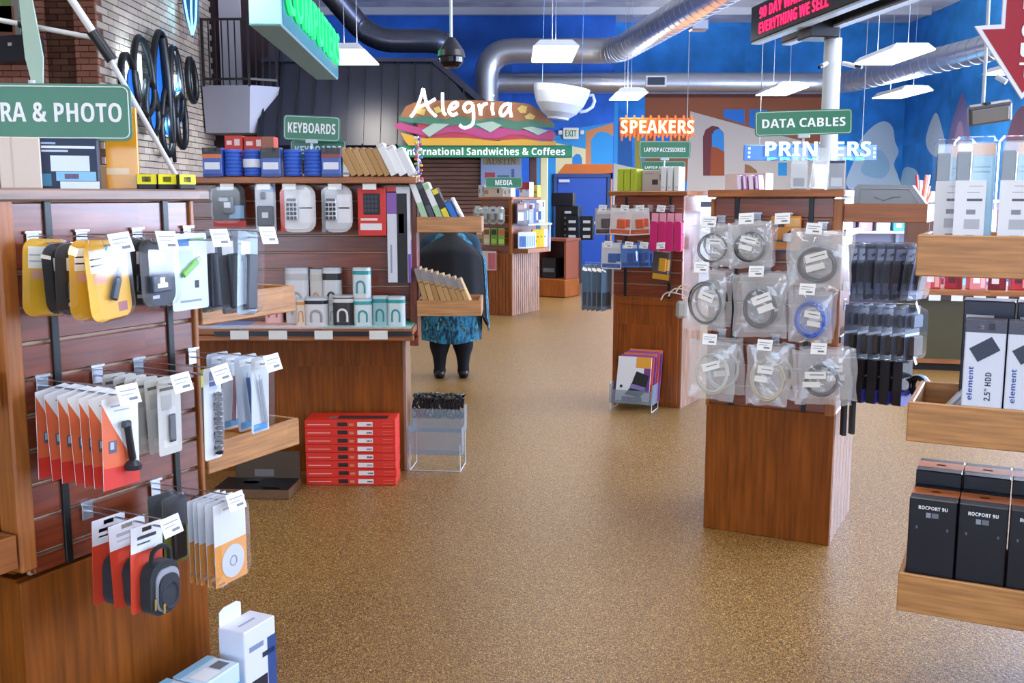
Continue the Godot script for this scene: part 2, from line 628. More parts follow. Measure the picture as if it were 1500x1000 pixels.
func cloth_materials() -> void:
	var f := FastNoiseLite.new()
	f.seed = 12
	f.frequency = 0.03
	f.fractal_octaves = 3
	var im := Image.create(256, 256, false, Image.FORMAT_RGB8)
	var pal := [Color("0f1c26"), Color("153a4e"), Color("1f6a8c"), Color("2b8fb0"), Color("3a5a5a"), Color("10202c"), Color("5fb4c8")]
	for y in 256:
		for x in 256:
			var q := f.get_noise_2d(x * 2.2, y * 0.7) * 0.5 + 0.5
			im.set_pixel(x, y, pal[clampi(int((q - 0.2) * 11.0), 0, 6)])
	var m := sm("tunic_cloth", "ffffff", 0.85)
	m.albedo_texture = tex(im)
	m.uv1_triplanar = true
	m.uv1_scale = Vector3(0.9, 0.9, 0.9)
	m.cull_mode = BaseMaterial3D.CULL_DISABLED
	m = sm("shawl_cloth", "121318", 0.9)
	m.cull_mode = BaseMaterial3D.CULL_DISABLED
	m.rim_enabled = true
	m.rim = 0.25
func poly(m: MB, a: Array, z0: float, z1: float, hex: String) -> void:
	var p := PackedVector2Array()
	for k in range(0, a.size(), 2):
		p.append(Vector2(a[k], a[k + 1]))
	m.ext(p, z0, z1, C(hex))
func blob(m: MB, a: Array, z1: float, hex: String) -> void:   # the same, with rounded corners
	var n := a.size() / 2
	var q := PackedVector2Array()
	for k in n:
		var p := []
		for e in [-1, 0, 1, 2]:
			var i: int = (k + e + n) % n
			p.append(Vector2(a[i * 2], a[i * 2 + 1]))
		for e in 4:
			q.append(p[1].cubic_interpolate(p[2], p[0], p[3], e / 4.0))
	m.ext(q, 0.0, z1, C(hex))
func smooth(a: Array, per := 5) -> Array:
	var p := []
	for k in range(0, a.size(), 2):
		p.append(Vector3(a[k], a[k + 1], 0))
	var o := []
	for k in p.size() - 1:
		for e in per:
			o.append(p[k].cubic_interpolate(p[k + 1], p[maxi(k - 1, 0)], p[mini(k + 2, p.size() - 1)], float(e) / per))
	o.append(p[-1])
	return o

func mural() -> void:
	# the painted town on the far wall: flat paint, each field a thin coat
	var w := get_node("wall_mural")
	var fields := [
		["painted_house", "a8613c", 0.003, [3.28, 4.11, 7.81, 4.11, 7.91, 1.99, 3.32, 1.99]],
		["painted_beam", "6d3b2b", 0.004, [3.28, 4.11, 7.81, 4.11, 7.81, 4.02, 3.28, 4.02]],
		["painted_window", "2f82dd", 0.005, [5.22, 3.73, 5.74, 3.73, 5.75, 3.37, 5.23, 3.54]],
		["painted_window", "2f82dd", 0.005, [5.86, 3.73, 6.3, 3.73, 6.3, 3.2, 5.87, 3.32]],
		["painted_house", "dcd0bf", 0.006, [4.40, 3.69, 6.04, 3.25, 7.61, 2.87, 8.30, 2.66, 8.36, 1.40, 4.35, 1.40]],
		["painted_arch", "7c3b3f", 0.007, [4.76, 2.12, 4.73, 3.07, 4.79, 3.24, 4.95, 3.34, 5.10, 3.31, 5.24, 3.17, 5.26, 2.91, 5.29, 2.12]],
		["painted_sky", "3d9ae6", 0.008, [4.96, 2.82, 4.95, 3.12, 5.03, 3.24, 5.13, 3.27, 5.24, 3.16, 5.26, 2.87, 5.27, 2.71]],
		["painted_sand", "b0562c", 0.009, [4.93, 2.12, 4.94, 2.84, 5.08, 2.81, 5.27, 2.71, 5.29, 2.12]],
		["painted_arch", "36557f", 0.007, [5.80, 2.54, 5.79, 2.77, 5.89, 2.87, 6.01, 2.86, 6.10, 2.74, 6.10, 2.54]],
		["painted_steps", "a9784a", 0.007, [5.79, 2.12, 5.79, 2.41, 5.94, 2.36, 6.10, 2.24, 6.10, 2.12]],
		["painted_window", "35a6e0", 0.007, [6.62, 2.44, 6.84, 2.44, 6.85, 2.12, 6.63, 2.12]],
		["painted_window", "a98a78", 0.007, [7.04, 2.41, 7.29, 2.41, 7.31, 2.12, 7.05, 2.12]],
		["painted_sky", "4cb4ea", 0.003, [2.36, 3.9, 2.62, 3.9, 2.62, 1.0, 2.36, 1.0]],
		["painted_arch", "2f6fae", 0.004, [2.63, 2.32, 2.62, 3.40, 2.78, 3.57, 2.95, 3.40, 3.00, 2.32]],
		["painted_tower", "b7a23d", 0.004, [3.04, 3.24, 3.21, 3.32, 3.23, 2.24, 3.06, 2.24]],
		["painted_window", "2c7fd6", 0.006, [3.55, 3.14, 3.95, 3.14, 3.96, 2.80, 3.55, 2.80]],
		["painted_dune", "eadfb6", 0.008, [2.4, 2.45, 3.23, 2.27, 4.25, 2.04, 4.26, 1.2, 2.4, 1.2]],
		["painted_tree", "4e6a45", 0.009, [3.75, 2.49, 4.24, 2.41, 4.33, 2.04, 3.85, 2.05]],
		["painted_cloud", "cfe9f6", 0.003, [8.4, 1.8, 8.5, 2.5, 8.62, 2.95, 8.9, 3.3, 9.2, 3.45, 9.42, 3.3, 9.5, 2.95, 9.6, 2.7, 9.5, 2.4, 9.62, 2.1, 9.65, 1.7]],
		["painted_cloud", "a9d8f0", 0.004, [8.7, 2.2, 8.85, 2.6, 9.1, 2.75, 9.3, 2.6, 9.4, 2.3, 9.2, 2.05]],
	]
	for f in fields:
		var m := MB.new()
		if f[0] == "painted_cloud":
			blob(m, f[3], f[2], f[1])
		else:
			poly(m, f[3], 0.0, f[2], f[1])
		part(w, f[0], m, M.wallpaint).position = Vector3(0, 0, -25.5)
	w = get_node("wall_back")
	fields = [
		["painted_sky", "2f97dd", 0.002, [0.5, 3.0, 2.33, 3.3, 2.33, 0.05, 0.5, 0.05]],
		["painted_wall", "ded6a6", 0.003, [1.01, 2.83, 1.70, 2.69, 1.70, 2.35, 1.23, 2.35, 1.01, 2.01]],
		["painted_arch", "2d86cf", 0.004, [1.39, 2.35, 1.39, 2.49, 1.48, 2.58, 1.57, 2.57, 1.62, 2.47, 1.62, 2.35]],
		["painted_tower", "d08a58", 0.004, [1.70, 3.09, 2.33, 3.28, 2.33, 1.41, 1.71, 1.41]],
		["painted_arch", "2f9be0", 0.005, [1.83, 2.35, 1.82, 2.89, 1.92, 3.03, 2.04, 3.09, 2.20, 3.06, 2.33, 2.98, 2.33, 2.35]],
		["painted_roof", "cf6f2c", 0.006, [0.95, 2.01, 1.23, 2.35, 2.33, 2.35, 2.33, 2.01]],
		["painted_house", "e39a35", 0.006, [1.0, 2.01, 2.33, 2.15, 2.33, 0.05, 1.0, 0.05]],
	]
	for f in fields:
		var m := MB.new()
		poly(m, f[3], 0.0, f[2], f[1])
		part(w, f[0], m, M.wallpaint).position = Vector3(0, 0, -23.7)
	w = get_node("wall_right")
	# clouds and rock shapes on the side wall; x is depth there
	fields = [
		["painted_cloud", "d4ecf8", 0.003, [23.0, 2.7, 23.3, 3.2, 23.6, 3.5, 23.9, 3.3, 24.1, 2.9, 23.8, 2.6, 23.3, 2.5]],
		["painted_cloud", "bfe4f5", 0.003, [24.2, 1.5, 24.4, 2.1, 24.9, 2.3, 25.45, 2.2, 25.45, 1.2, 24.4, 1.2]],
		["painted_rock", "8f86b4", 0.004, [22.9, 2.2, 22.8, 3.0, 22.5, 3.55, 22.3, 3.8, 22.1, 3.6, 21.85, 3.0, 21.7, 2.5, 22.2, 2.2]],
		["painted_rock", "b9a3c4", 0.005, [22.6, 2.5, 22.45, 3.1, 22.25, 3.2, 22.05, 2.8, 22.2, 2.45]],
		["painted_rock", "75566b", 0.004, [20.2, 2.1, 20.1, 2.9, 19.7, 3.3, 19.3, 3.1, 19.2, 2.4, 19.6, 2.1]],
		["painted_cloud", "9fd3f3", 0.003, [18.2, 2.2, 18.4, 2.9, 18.8, 3.0, 19.0, 2.6, 18.8, 2.2]],
	]
	for f in fields:
		var m := MB.new()
		m.t = Transform3D(Basis(Vector3.UP, deg_to_rad(-90.0)), Vector3(9.7, 0, 0))
		var a: Array = f[3].duplicate()
		for k in range(0, a.size(), 2):
			a[k] = -a[k]
		blob(m, a, f[2], f[1])
		part(w, f[0], m, M.wallpaint)
	# exit sign above the door
	var o := thing("exit_sign", "lit white exit sign with green letters beside the mural arch", "sign", fr(1.35, 23.66, 0.0, 3.04))
	part(o, "case", bx(Vector3.ZERO, Vector3(0.36, 0.26, 0.06), "e6eadf", 0.01), M.satin)
	words(o, "lettering", "EXIT", Transform3D(Basis.IDENTITY, Vector3(0, 0, 0.032)), 0.26, 0.14, sm("exit_green", "2b7a45", 0.5), 0.004)
	for s in [-1, 1]:
		part(o, "emergency_lamp", bx(Vector3(s * 0.25, 0.02, 0.02), Vector3(0.1, 0.1, 0.1), "e3e6e6", 0.02), M.satin)

func fixtures() -> void:
	# hanging fluorescent troffers: [x, depth, length along depth, what it hangs over, seen]
	var spots := [
		[0.6, 14.9, "hanging fluorescent light in front of the upper duct elbow"],
		[-2.35, 15.2, "hanging fluorescent light above the dark seamed cafe roof"],
		[5.55, 15.2, "hanging fluorescent light just beside the white pole of the red scrolling sign"],
		[5.2, 20.0, "hanging fluorescent light above the brown painted house"],
		[7.75, 20.6, "hanging fluorescent light before the painted white cloud"],
		[2.35, 21.0, "small far fluorescent light above the orange neon sign"],
		[8.15, 16.5, "fluorescent light partly hidden by the red arrow sign"],
		[-2.4, 8.6, "fluorescent light overhead near the keyboards, out of the picture"],
		[0.6, 8.6, "fluorescent light overhead above the aisle, out of the picture"],
		[3.6, 8.6, "fluorescent light overhead near the laptop goods, out of the picture"],
		[6.6, 8.6, "fluorescent light overhead by the windows, out of the picture"],
		[-2.4, 2.4, "fluorescent light overhead above the camera goods, out of the picture"],
		[0.6, 2.4, "fluorescent light overhead above the camera, out of the picture"],
		[3.6, 2.4, "fluorescent light overhead above the drive trays, out of the picture"],
		[-0.9, -3.0, "fluorescent light behind the camera over the left aisle"],
		[3.0, -3.0, "fluorescent light behind the camera over the right aisle"],
	]
	var first: Node3D = null
	for s in spots:
		var T := fr(s[0], s[1], 0.0, 3.62)
		var o: Node3D
		if first:
			o = dup(first, T, s[2])
		else:
			o = thing("ceiling_light", s[2], "ceiling light", T, "hanging fluorescent lights")
			var m := MB.new()
			# tapered white housing
			var a := [Vector3(-0.31, 0, 0.82), Vector3(0.31, 0, 0.82), Vector3(0.31, 0, -0.82), Vector3(-0.31, 0, -0.82)]
			var b := [Vector3(-0.22, 0.09, 0.76), Vector3(0.22, 0.09, 0.76), Vector3(0.22, 0.09, -0.76), Vector3(-0.22, 0.09, -0.76)]
			for k in 4:
				var k2 := (k + 1) % 4
				var mid: Vector3 = (a[k] + a[k2]) / 2
				m.face([a[k], a[k2], b[k2], b[k]], Vector3(mid.x * 2, 0.3, mid.z).normalized(), C("eef0ee"))
			m.face(b, Vector3.UP, C("eef0ee"))
			part(o, "housing", m, M.satin)
			part(o, "top_lens", bx(Vector3(0, 0.095, 0), Vector3(0.32, 0.014, 1.35), "ffffff"), M.tube_white)
			part(o, "diffuser", bx(Vector3(0, -0.005, 0), Vector3(0.6, 0.02, 1.6), "ffffff"), M.tube_white)
			for e in [0.6, -0.6]:
				m = MB.new()
				m.tube([Vector3(0, 0.08, e), Vector3(0, 2.18, e)], 0.004, C("aab4c6"), 5)
				part(o, "hanging_wire", m, M.satin)
			first = o
		var l := AreaLight3D.new()
		l.name = nm("tube_light")
		l.area_size = Vector2(0.62, 1.4)
		l.area_normalize_energy = false
		l.light_color = Color("fff6ea")
		l.light_energy = 8.5 if s[1] > 12.0 else 4.0
		l.shadow_enabled = true
		l.area_range = 60.0
		l.area_attenuation = 2.0
		add_child(l)
		l.position = T.origin + Vector3(0, -0.03, 0)
		l.rotation_degrees = Vector3(-90, 0, 0)
		if s[1] > 12.0:
			var u: AreaLight3D = l.duplicate()      # these pendants are open at the top as well
			u.name = nm("tube_uplight")
			u.area_size = Vector2(0.3, 1.3)
			u.light_energy = 9.0
			add_child(u)
			u.position = T.origin + Vector3(0, 0.115, 0)
			u.rotation_degrees = Vector3(90, 0, 0)

func duct(called: String, label: String, path: Array, r: float, hex: String) -> Node3D:
	var o := thing(called, label, "duct", Transform3D.IDENTITY)
	var m := MB.new()
	m.tube(path, r, C(hex), 18)
	part(o, "pipe", m, M.duct_metal)
	# spiral seams as raised rings
	m = MB.new()
	for k in path.size() - 1:
		var a: Vector3 = path[k]
		var b: Vector3 = path[k + 1]
		var cnt := maxi(1, int(a.distance_to(b) / 0.3))
		for q in cnt:
			var p := a.lerp(b, (q + 0.5) / cnt)
			var d := (b - a).normalized() * 0.012
			m.tube([p - d, p + d], r + 0.006, C(hex), 18)
	part(o, "seam", m, M.duct_metal)
	return o
func elbow(a: Vector3, corner: Vector3, b: Vector3, r: float) -> Array:
	var p0 := corner + (a - corner).normalized() * r
	var p1 := corner + (b - corner).normalized() * r
	var o := []
	for k in 7:
		var u := k / 6.0
		o.append(p0.lerp(corner, u).lerp(corner.lerp(p1, u), u))
	return o

func cafe() -> void:
	# dark standing seam roof
	var o := thing("cafe_roof", "dark blue standing seam roof of the cafe stand", "roof", fr(0, 17.0, 0.0))
	var m := MB.new()
	var pts := [Vector3(-4.1, 2.42, 0.5), Vector3(-0.1, 2.42, 0.5), Vector3(-0.1, 2.8, 0.35), Vector3(-1.23, 3.79, 0.0), Vector3(-4.1, 3.79, 0.0)]
	m.face(pts, Vector3(0, 0.35, 1).normalized(), C("24273a"))
	m.face([Vector3(-0.1, 2.42, 0.5), Vector3(-0.1, 2.8, 0.35), Vector3(-1.23, 3.79, 0.0), Vector3(-1.23, 3.79, -3.0), Vector3(-0.1, 2.42, -3.0)], Vector3(1, 0.8, 0).normalized(), C("24273a"))
	m.face([Vector3(-4.1, 3.79, 0), Vector3(-1.23, 3.79, 0), Vector3(-1.23, 3.79, -3), Vector3(-4.1, 3.79, -3)], Vector3.UP, C("24273a"))
	m.face([Vector3(-4.1, 2.42, 0.5), Vector3(-0.1, 2.42, 0.5), Vector3(-0.1, 2.42, -3), Vector3(-4.1, 2.42, -3)], Vector3.DOWN, C("24273a"))
	part(o, "deck", m, M.satin)
	for k in 15:
		var x := -4.02 + k * 0.27
		var top := 3.79 if x < -1.23 else 3.79 - (x + 1.23) / 1.13 * 0.99
		var zt := 0.5 * (1.0 - (top - 2.42) / 1.37)
		m = MB.new()
		m.bar(Vector3(x, 2.43, 0.51), Vector3(x, top, zt + 0.01), 0.025, 0.045, C("1b1d2c"), Vector3.BACK)
		part(o, "seam", m, M.satin)
	m = MB.new()
	m.bar(Vector3(-1.26, 3.8, 0.02), Vector3(-0.08, 2.78, 0.37), 0.1, 0.05, C("33374c"), Vector3.BACK)
	m.bar(Vector3(-4.1, 3.81, 0.0), Vector3(-1.2, 3.81, 0.0), 0.1, 0.06, C("33374c"))
	part(o, "ridge_cap", m, M.satin)
	# front under the roof
	m = MB.new()
	m.box(W(-2.7, 1.2, 17.3), Vector3(2.3, 2.4, 0.1), C("3a2c2a"))
	m.box(W(-0.95, 1.2, 17.15), Vector3(1.3, 2.4, 0.1), C("3f2c24"))
	var wl := struct("wall_cafe", m, M.matte, "dark timber front wall of the cafe stand", "wall")
	for k in 14:
		part(wl, "plank", bx(W(-1.0, 1.3 + k * 0.068, 17.06), Vector3(1.2, 0.062, 0.05), "ffffff", 0.008), M.dark_slats)
	o = thing("cafe_poster", "blue grey framed poster hung under the green cafe fascia", "poster", fr(-0.18, 17.0, 0.0, 1.72))
	part(o, "board", bx(Vector3(0, 0.28, 0), Vector3(0.68, 0.56, 0.03), "7f8fb0", 0.004), M.paper)
	part(o, "print", inked(Vector3(0.68, 0.56, 0.03), [["f", 0.05, 0.72, 0.95, 0.95, "8a8065"], ["f", 0.1, 0.25, 0.35, 0.5, "a03a44"], ["f", 0.4, 0.3, 0.7, 0.42, "3f6a76"], ["f", 0.75, 0.2, 0.82, 0.6, "46547c"], ["f", 0.05, 0.05, 0.95, 0.15, "93a5c4"]]), M.paper)
	words(o, "lettering", "AUSTIN", Transform3D(Basis.IDENTITY, Vector3(0, 0.46, 0.018)), 0.5, 0.1, sm("poster_ink", "5d553c", 0.6), 0.002, font_serif)
	for a in [[0.35, "4d2a22", "dark red timber post at the corner of the cafe stand"], [0.53, "d9cf9c", "cream timber post beside the dark red cafe post"]]:
		m = MB.new()
		m.box(Vector3(0, 1.15, 0), Vector3(0.13, 2.3, 0.13), C(a[1]), 0.01)
		solo("cafe_post", m, M.satin, a[2], "post", fr(a[0], 17.0, 0.0))
	# sign: sandwich, fascia, name
	o = thing("cafe_sign", "painted sandwich sign with glowing white name above a green fascia", "sign", fr(0, 16.25, 0.0))
	for s in [-1.6, -0.9, -0.2]:
		part(o, "bracket", bx(Vector3(s, 2.46, -0.16), Vector3(0.05, 0.05, 0.34), "2a2c36"), M.satin)
	part(o, "fascia", bx(Vector3(-0.42, 2.31, -0.05), Vector3(2.76, 0.19, 0.12), "14704f", 0.01), M.satin)
	words(o, "fascia_lettering", "International Sandwiches & Coffees", Transform3D(Basis.IDENTITY, Vector3(-0.44, 2.31, 0.012)), 2.56, 0.12, M.white_paint, 0.004)
	var lay := [
		["bun", "8a5a3c", 0.0, 0.05, [-1.76, 2.84, -1.67, 3.00, -1.54, 3.06, -1.30, 3.09, -0.66, 3.10, -0.01, 3.07, 0.26, 3.04, 0.43, 2.95, 0.58, 2.80, 0.68, 2.73, 0.43, 2.74, -0.06, 2.77, -0.56, 2.78, -1.05, 2.79, -1.43, 2.78]],
		["bread", "b58c2c", 0.0, 0.05, [-1.75, 2.60, -1.55, 2.55, -1.35, 2.51, -1.13, 2.55, -0.93, 2.56, -0.71, 2.54, -0.46, 2.49, -0.21, 2.47, 0.01, 2.54, 0.23, 2.51, 0.46, 2.46, 0.69, 2.47, 0.69, 2.40, -1.63, 2.40, -1.70, 2.49]],
		["tomato", "9c3140", 0.0, 0.055, [-1.49, 2.75, -1.30, 2.80, -1.00, 2.75, -0.71, 2.73, -0.31, 2.71, 0.18, 2.68, 0.65, 2.63, 0.64, 2.46, 0.18, 2.5, -0.31, 2.48, -0.71, 2.52, -1.10, 2.52, -1.45, 2.52]],
		["ham", "99386a", 0.0, 0.065, [-1.85, 2.73, -1.75, 2.75, -1.60, 2.71, -1.43, 2.67, -1.20, 2.71, -0.98, 2.73, -0.76, 2.68, -0.51, 2.69, -0.31, 2.66, -0.06, 2.67, 0.18, 2.63, 0.43, 2.60, 0.68, 2.60, 0.68, 2.51, 0.43, 2.50, 0.18, 2.56, -0.01, 2.58, -0.21, 2.51, -0.46, 2.52, -0.71, 2.58, -0.96, 2.61, -1.16, 2.57, -1.38, 2.55, -1.60, 2.60, -1.82, 2.66]],
		["lettuce", "3c6a58", 0.0, 0.07, [-1.78, 2.85, -1.60, 2.83, -1.30, 2.85, -1.05, 2.80, -0.81, 2.85, -0.51, 2.79, -0.21, 2.83, 0.08, 2.77, 0.33, 2.79, 0.67, 2.72, 0.67, 2.67, 0.31, 2.68, 0.08, 2.63, -0.21, 2.69, -0.51, 2.66, -0.81, 2.72, -1.10, 2.68, -1.43, 2.74, -1.60, 2.75, -1.77, 2.79]],
		["cheese", "8fa597", 0.0, 0.08, [-1.42, 2.63, -1.23, 2.74, -0.98, 2.73, -1.30, 2.53]],
		["cheese", "8fa597", 0.0, 0.08, [-0.58, 2.73, -0.31, 2.77, -0.16, 2.71, -0.34, 2.60]],
		["cheese", "8fa597", 0.0, 0.08, [0.16, 2.67, 0.32, 2.69, 0.57, 2.63, 0.41, 2.56]],
		["pickle", "c0ad62", 0.0, 0.06, [0.08, 2.97, 0.15, 3.02, 0.24, 3.00, 0.22, 2.90, 0.13, 2.90]],
		["pickle", "c0ad62", 0.0, 0.06, [0.20, 2.85, 0.28, 2.90, 0.37, 2.85, 0.33, 2.80, 0.22, 2.81]],
		["pickle", "c0ad62", 0.0, 0.06, [-1.51, 2.90, -1.46, 2.97, -1.35, 2.96, -1.38, 2.86]],
		["pickle", "c0ad62", 0.0, 0.06, [-1.23, 2.97, -1.15, 3.01, -1.10, 2.92, -1.19, 2.89]],
	]
	for a in lay:
		m = MB.new()
		poly(m, a[4], a[2], a[3], a[1])
		part(o, a[0], m, M.satin)
	m = MB.new()
	for s in [
		[-1.58, 2.83, -1.50, 2.94, -1.42, 3.13, -1.38, 3.26, -1.36, 3.16, -1.31, 2.98, -1.24, 2.89, -1.18, 2.84], [-1.45, 2.98, -1.31, 3.04, -1.19, 3.11], [-1.08, 3.20, -1.08, 3.05, -1.07, 2.91, -1.03, 2.86],
		[-0.98, 2.95, -0.91, 2.96, -0.85, 3.01, -0.86, 3.05, -0.92, 3.04, -0.97, 2.98, -0.98, 2.91, -0.93, 2.86, -0.85, 2.89],
		[-0.61, 3.03, -0.68, 3.05, -0.74, 3.01, -0.74, 2.94, -0.69, 2.91, -0.62, 2.96, -0.61, 3.02, -0.60, 2.89, -0.61, 2.74, -0.68, 2.68, -0.76, 2.67, -0.82, 2.71],
		[-0.52, 3.03, -0.50, 2.94, -0.49, 2.86, -0.48, 2.96, -0.44, 3.02, -0.38, 3.04], [-0.30, 3.05, -0.31, 2.96, -0.29, 2.86], [-0.305, 3.155, -0.295, 3.175],
		[-0.04, 3.04, -0.11, 3.02, -0.17, 2.96, -0.18, 2.88, -0.14, 2.85, -0.08, 2.91, -0.03, 3.00, -0.03, 3.04, -0.03, 2.94, -0.01, 2.83]]:
		m.tube(smooth(s), 0.024, Color.WHITE, 8)
	part(o, "name_tube", m, M.sign_white).position = Vector3(0, 0, 0.15)
	# giant cup
	o = thing("giant_cup", "giant white coffee cup hung tilted beside the cafe sign", "cup", lo(fr(0.7, 15.75, 0.0), 0, 2.77, 0, 0, 0, -7.0))
	m = MB.new()
	m.lathe(Vector3.ZERO, [Vector2(0.001, 0.0), Vector2(0.16, 0.0), Vector2(0.17, 0.03), Vector2(0.27, 0.1), Vector2(0.36, 0.22), Vector2(0.42, 0.38), Vector2(0.435, 0.48), Vector2(0.42, 0.48), Vector2(0.4, 0.38), Vector2(0.34, 0.24), Vector2(0.25, 0.13), Vector2(0.001, 0.08)], C("b4bfce"), 36)
	part(o, "bowl", m, M.satin)
	m = MB.new()
	m.tube([Vector3(0.4, 0.4, 0), Vector3(0.48, 0.42, 0), Vector3(0.52, 0.34, 0), Vector3(0.5, 0.25, 0), Vector3(0.42, 0.18, 0), Vector3(0.32, 0.15, 0)], 0.025, C("b4bfce"), 8)
	part(o, "handle", m, M.satin)
	m = MB.new()
	for s in [-0.3, 0.3]:
		m = MB.new()
		m.tube([Vector3(s, 0.46, 0), Vector3(s - 0.25, 2.9, 0)], 0.004, C("5f86c0"), 5)
		part(o, "hanging_wire", m, M.satin)

func overhead() -> void:
	var p := [W(-0.56, 2.6, 22.4)]
	p.append_array(elbow(W(-0.56, 3, 22.4), W(-0.56, 4.7, 22.4), W(2.3, 4.7, 22.4), 0.6))
	p.append_array(elbow(W(-0.5, 4.7, 22.4), W(2.28, 4.7, 22.4), W(3.05, 4.7, 16.7), 0.6))
	p.append(W(3.9, 4.7, 10.4))
	var o := duct("air_duct", "upper round metal air duct rising from the cafe and bending towards the ceiling lights", p, 0.27, "b9bec8")
	part(o, "branch_box", bx(W(3.25, 4.55, 18.2), Vector3(0.3, 0.18, 0.3), "aab0bc", 0.02), M.duct_metal)
	p = [W(-0.3, 4.08, 22.9)]
	p.append_array(elbow(W(0, 4.08, 22.9), W(7.3, 4.08, 22.9), W(8.2, 4.08, 16.7), 0.7))
	p.append(W(8.75, 4.08, 12.0))
	o = duct("air_duct", "long lower metal air duct crossing the mural wall and running along the right wall", p, 0.23, "b3b9c4")
	part(o, "vent_frame", bx(W(3.15, 4.1, 22.67), Vector3(0.46, 0.24, 0.03), "cfd3d8", 0.01), M.satin)
	part(o, "vent_grille", bx(W(3.15, 4.1, 22.65), Vector3(0.37, 0.16, 0.03), "3d4656"), M.matte)
	p = [W(-3.4, 5.4, 17.6)]
	p.append_array(elbow(W(-3.05, 4.95, 18.2), W(-2.42, 4.29, 18.2), W(-1.3, 4.29, 18.2), 0.4))
	p.append_array(elbow(W(-2, 4.29, 18.2), W(-1.15, 4.29, 18.2), W(-1.1, 3.8, 19.2), 0.3))
	duct("air_duct", "dark unpainted air duct behind the dome camera above the cafe roof", p, 0.2, "565a6c")
	# wide dark duct high on the right
	p = [W(6.3, 5.5, 14.0), W(8.8, 5.0, 16.6), W(9.4, 4.9, 17.4)]
	duct("air_duct", "big dark flexible duct high in the corner behind the red arrow", p, 0.42, "4c5666")
	# computers sign, a box along the depth with green neon on its right face
	o = thing("neon_sign", "teal box sign with green neon letters reading computers", "sign", Transform3D(Basis(Vector3.UP, deg_to_rad(2.9)), W(-2.14, 3.27, 10.6)))
	part(o, "cabinet", bx(Vector3(0, 0, 0), Vector3(0.27, 0.54, 3.9), "8fb8bc", 0.01), M.satin)
	part(o, "end_panel", bx(Vector3(0, 0, 1.952), Vector3(0.25, 0.5, 0.006), "a8f0dc"), glow("end_glow", "8ff2dc", 0.9))
	part(o, "face_panel", bx(Vector3(0.138, 0, 0), Vector3(0.006, 0.5, 3.84), "3d7f94"), M.satin)
	var cn := words(o, "neon_lettering", "COMPUTERS", Transform3D(Basis(Vector3.UP, deg_to_rad(90)), Vector3(0.17, 0.04, 0.05)), 3.6, 0.36, M.neon_green, 0.03)
	cn.set_meta("label", "glowing green neon letters")
	var m := MB.new()
	for s in [-1.4, 1.4]:
		m = MB.new()
		m.tube([Vector3(0, 0.27, s), Vector3(0, 2.52, s)], 0.012, C("777b82"), 6)
		part(o, "hanging_rod", m, M.satin)
	var l := AreaLight3D.new()
	l.name = nm("neon_light")
	l.area_size = Vector2(3.6, 0.4)
	l.light_color = Color("62ffb0")
	l.light_energy = 1.0
	l.shadow_enabled = true
	l.area_range = 40.0
	l.area_attenuation = 2.0
	add_child(l)
	l.transform = o.transform * Transform3D(Basis(Vector3.UP, deg_to_rad(-90)), Vector3(0.22, 0.04, 0))
	# dome camera
	o = thing("dome_camera", "black dome security camera on a thin white ceiling rod", "camera", fr(-0.525, 9.0, 0.0, 2.7))
	m = MB.new()
	m.lathe(Vector3.ZERO, [Vector2(0.03, 0.26), Vector2(0.06, 0.22), Vector2(0.11, 0.15), Vector2(0.12, 0.1), Vector2(0.115, 0.09)], C("1d2028"), 20)
	part(o, "shell", m, M.satin)
	m = MB.new()
	m.lathe(Vector3.ZERO, [Vector2(0.105, 0.095), Vector2(0.1, 0.05), Vector2(0.07, 0.01), Vector2(0.001, 0.0)], C("0b0b0f"), 20)
	part(o, "dome", m, M.gloss)
	m = MB.new()
	m.tube([Vector3(0, 0.25, 0), Vector3(0, 3.1, 0)], 0.013, C("d4d7de"), 8)
	part(o, "rod", m, M.satin)
	# scrolling sign on a white pole
	m = MB.new()
	m.lathe(Vector3.ZERO, [Vector2(0.001, 0), Vector2(0.2, 0), Vector2(0.2, 0.02), Vector2(0.082, 0.03), Vector2(0.082, 3.1), Vector2(0.001, 3.1)], C("c3cad4"), 20)
	o = thing("sign_pole", "white round pole carrying the red scrolling sign", "pole", fr(3.08, 10.0, 0.0))
	part(o, "shaft", m, M.satin)
	for s in [-1, 1]:
		m = MB.new()
		m.tube([Vector3(s * 0.08, 2.86, 0.08), Vector3(s * 0.16, 2.82, 0.2)], 0.022, C("d9dde2"), 8)
		m.tube([Vector3(s * 0.16, 2.82, 0.2), Vector3(s * 0.2, 2.8, 0.26)], 0.016, C("22252c"), 8)
		part(o, "small_camera", m, M.satin)
	o = thing("scrolling_sign", "black scrolling message sign with red lit letters on a white pole", "sign", Transform3D(Basis(Vector3.UP, deg_to_rad(8.7)), W(3.03, 3.38, 9.0)))
	for s in [-1, 1]:
		part(o, "display_case", bx(Vector3(s * 0.17, 0, 0), Vector3(0.12, 0.36, 4.0), "16161c", 0.01), M.satin)
		part(o, "bottom_rail", bx(Vector3(s * 0.17, -0.19, 0), Vector3(0.1, 0.02, 3.98), "b9c8d6"), M.satin)
	part(o, "bracket", bx(Vector3(0.05, -0.2, -0.98), Vector3(0.3, 0.18, 0.3), "1b1b21", 0.01), M.satin)
	# letters face left; they start at the far end
	var ls := Transform3D(Basis(Vector3.UP, deg_to_rad(-90)), Vector3(-0.236, 0.075, -1.0))
	words(o, "lit_lettering", "90 DAY WARRANTY", ls, 1.5, 0.11, M.led_red, 0.006)
	words(o, "lit_lettering", "EVERYTHING WE SELL", Transform3D(ls.basis, Vector3(-0.236, -0.075, -0.98)), 1.55, 0.11, M.led_red, 0.006)
	# red arrow hanging at the right edge
	o = thing("arrow_sign", "red downward arrow sign with a white border hanging by the ceiling lights", "sign", fr(2.958, 6.0, 0.0, 2.16))
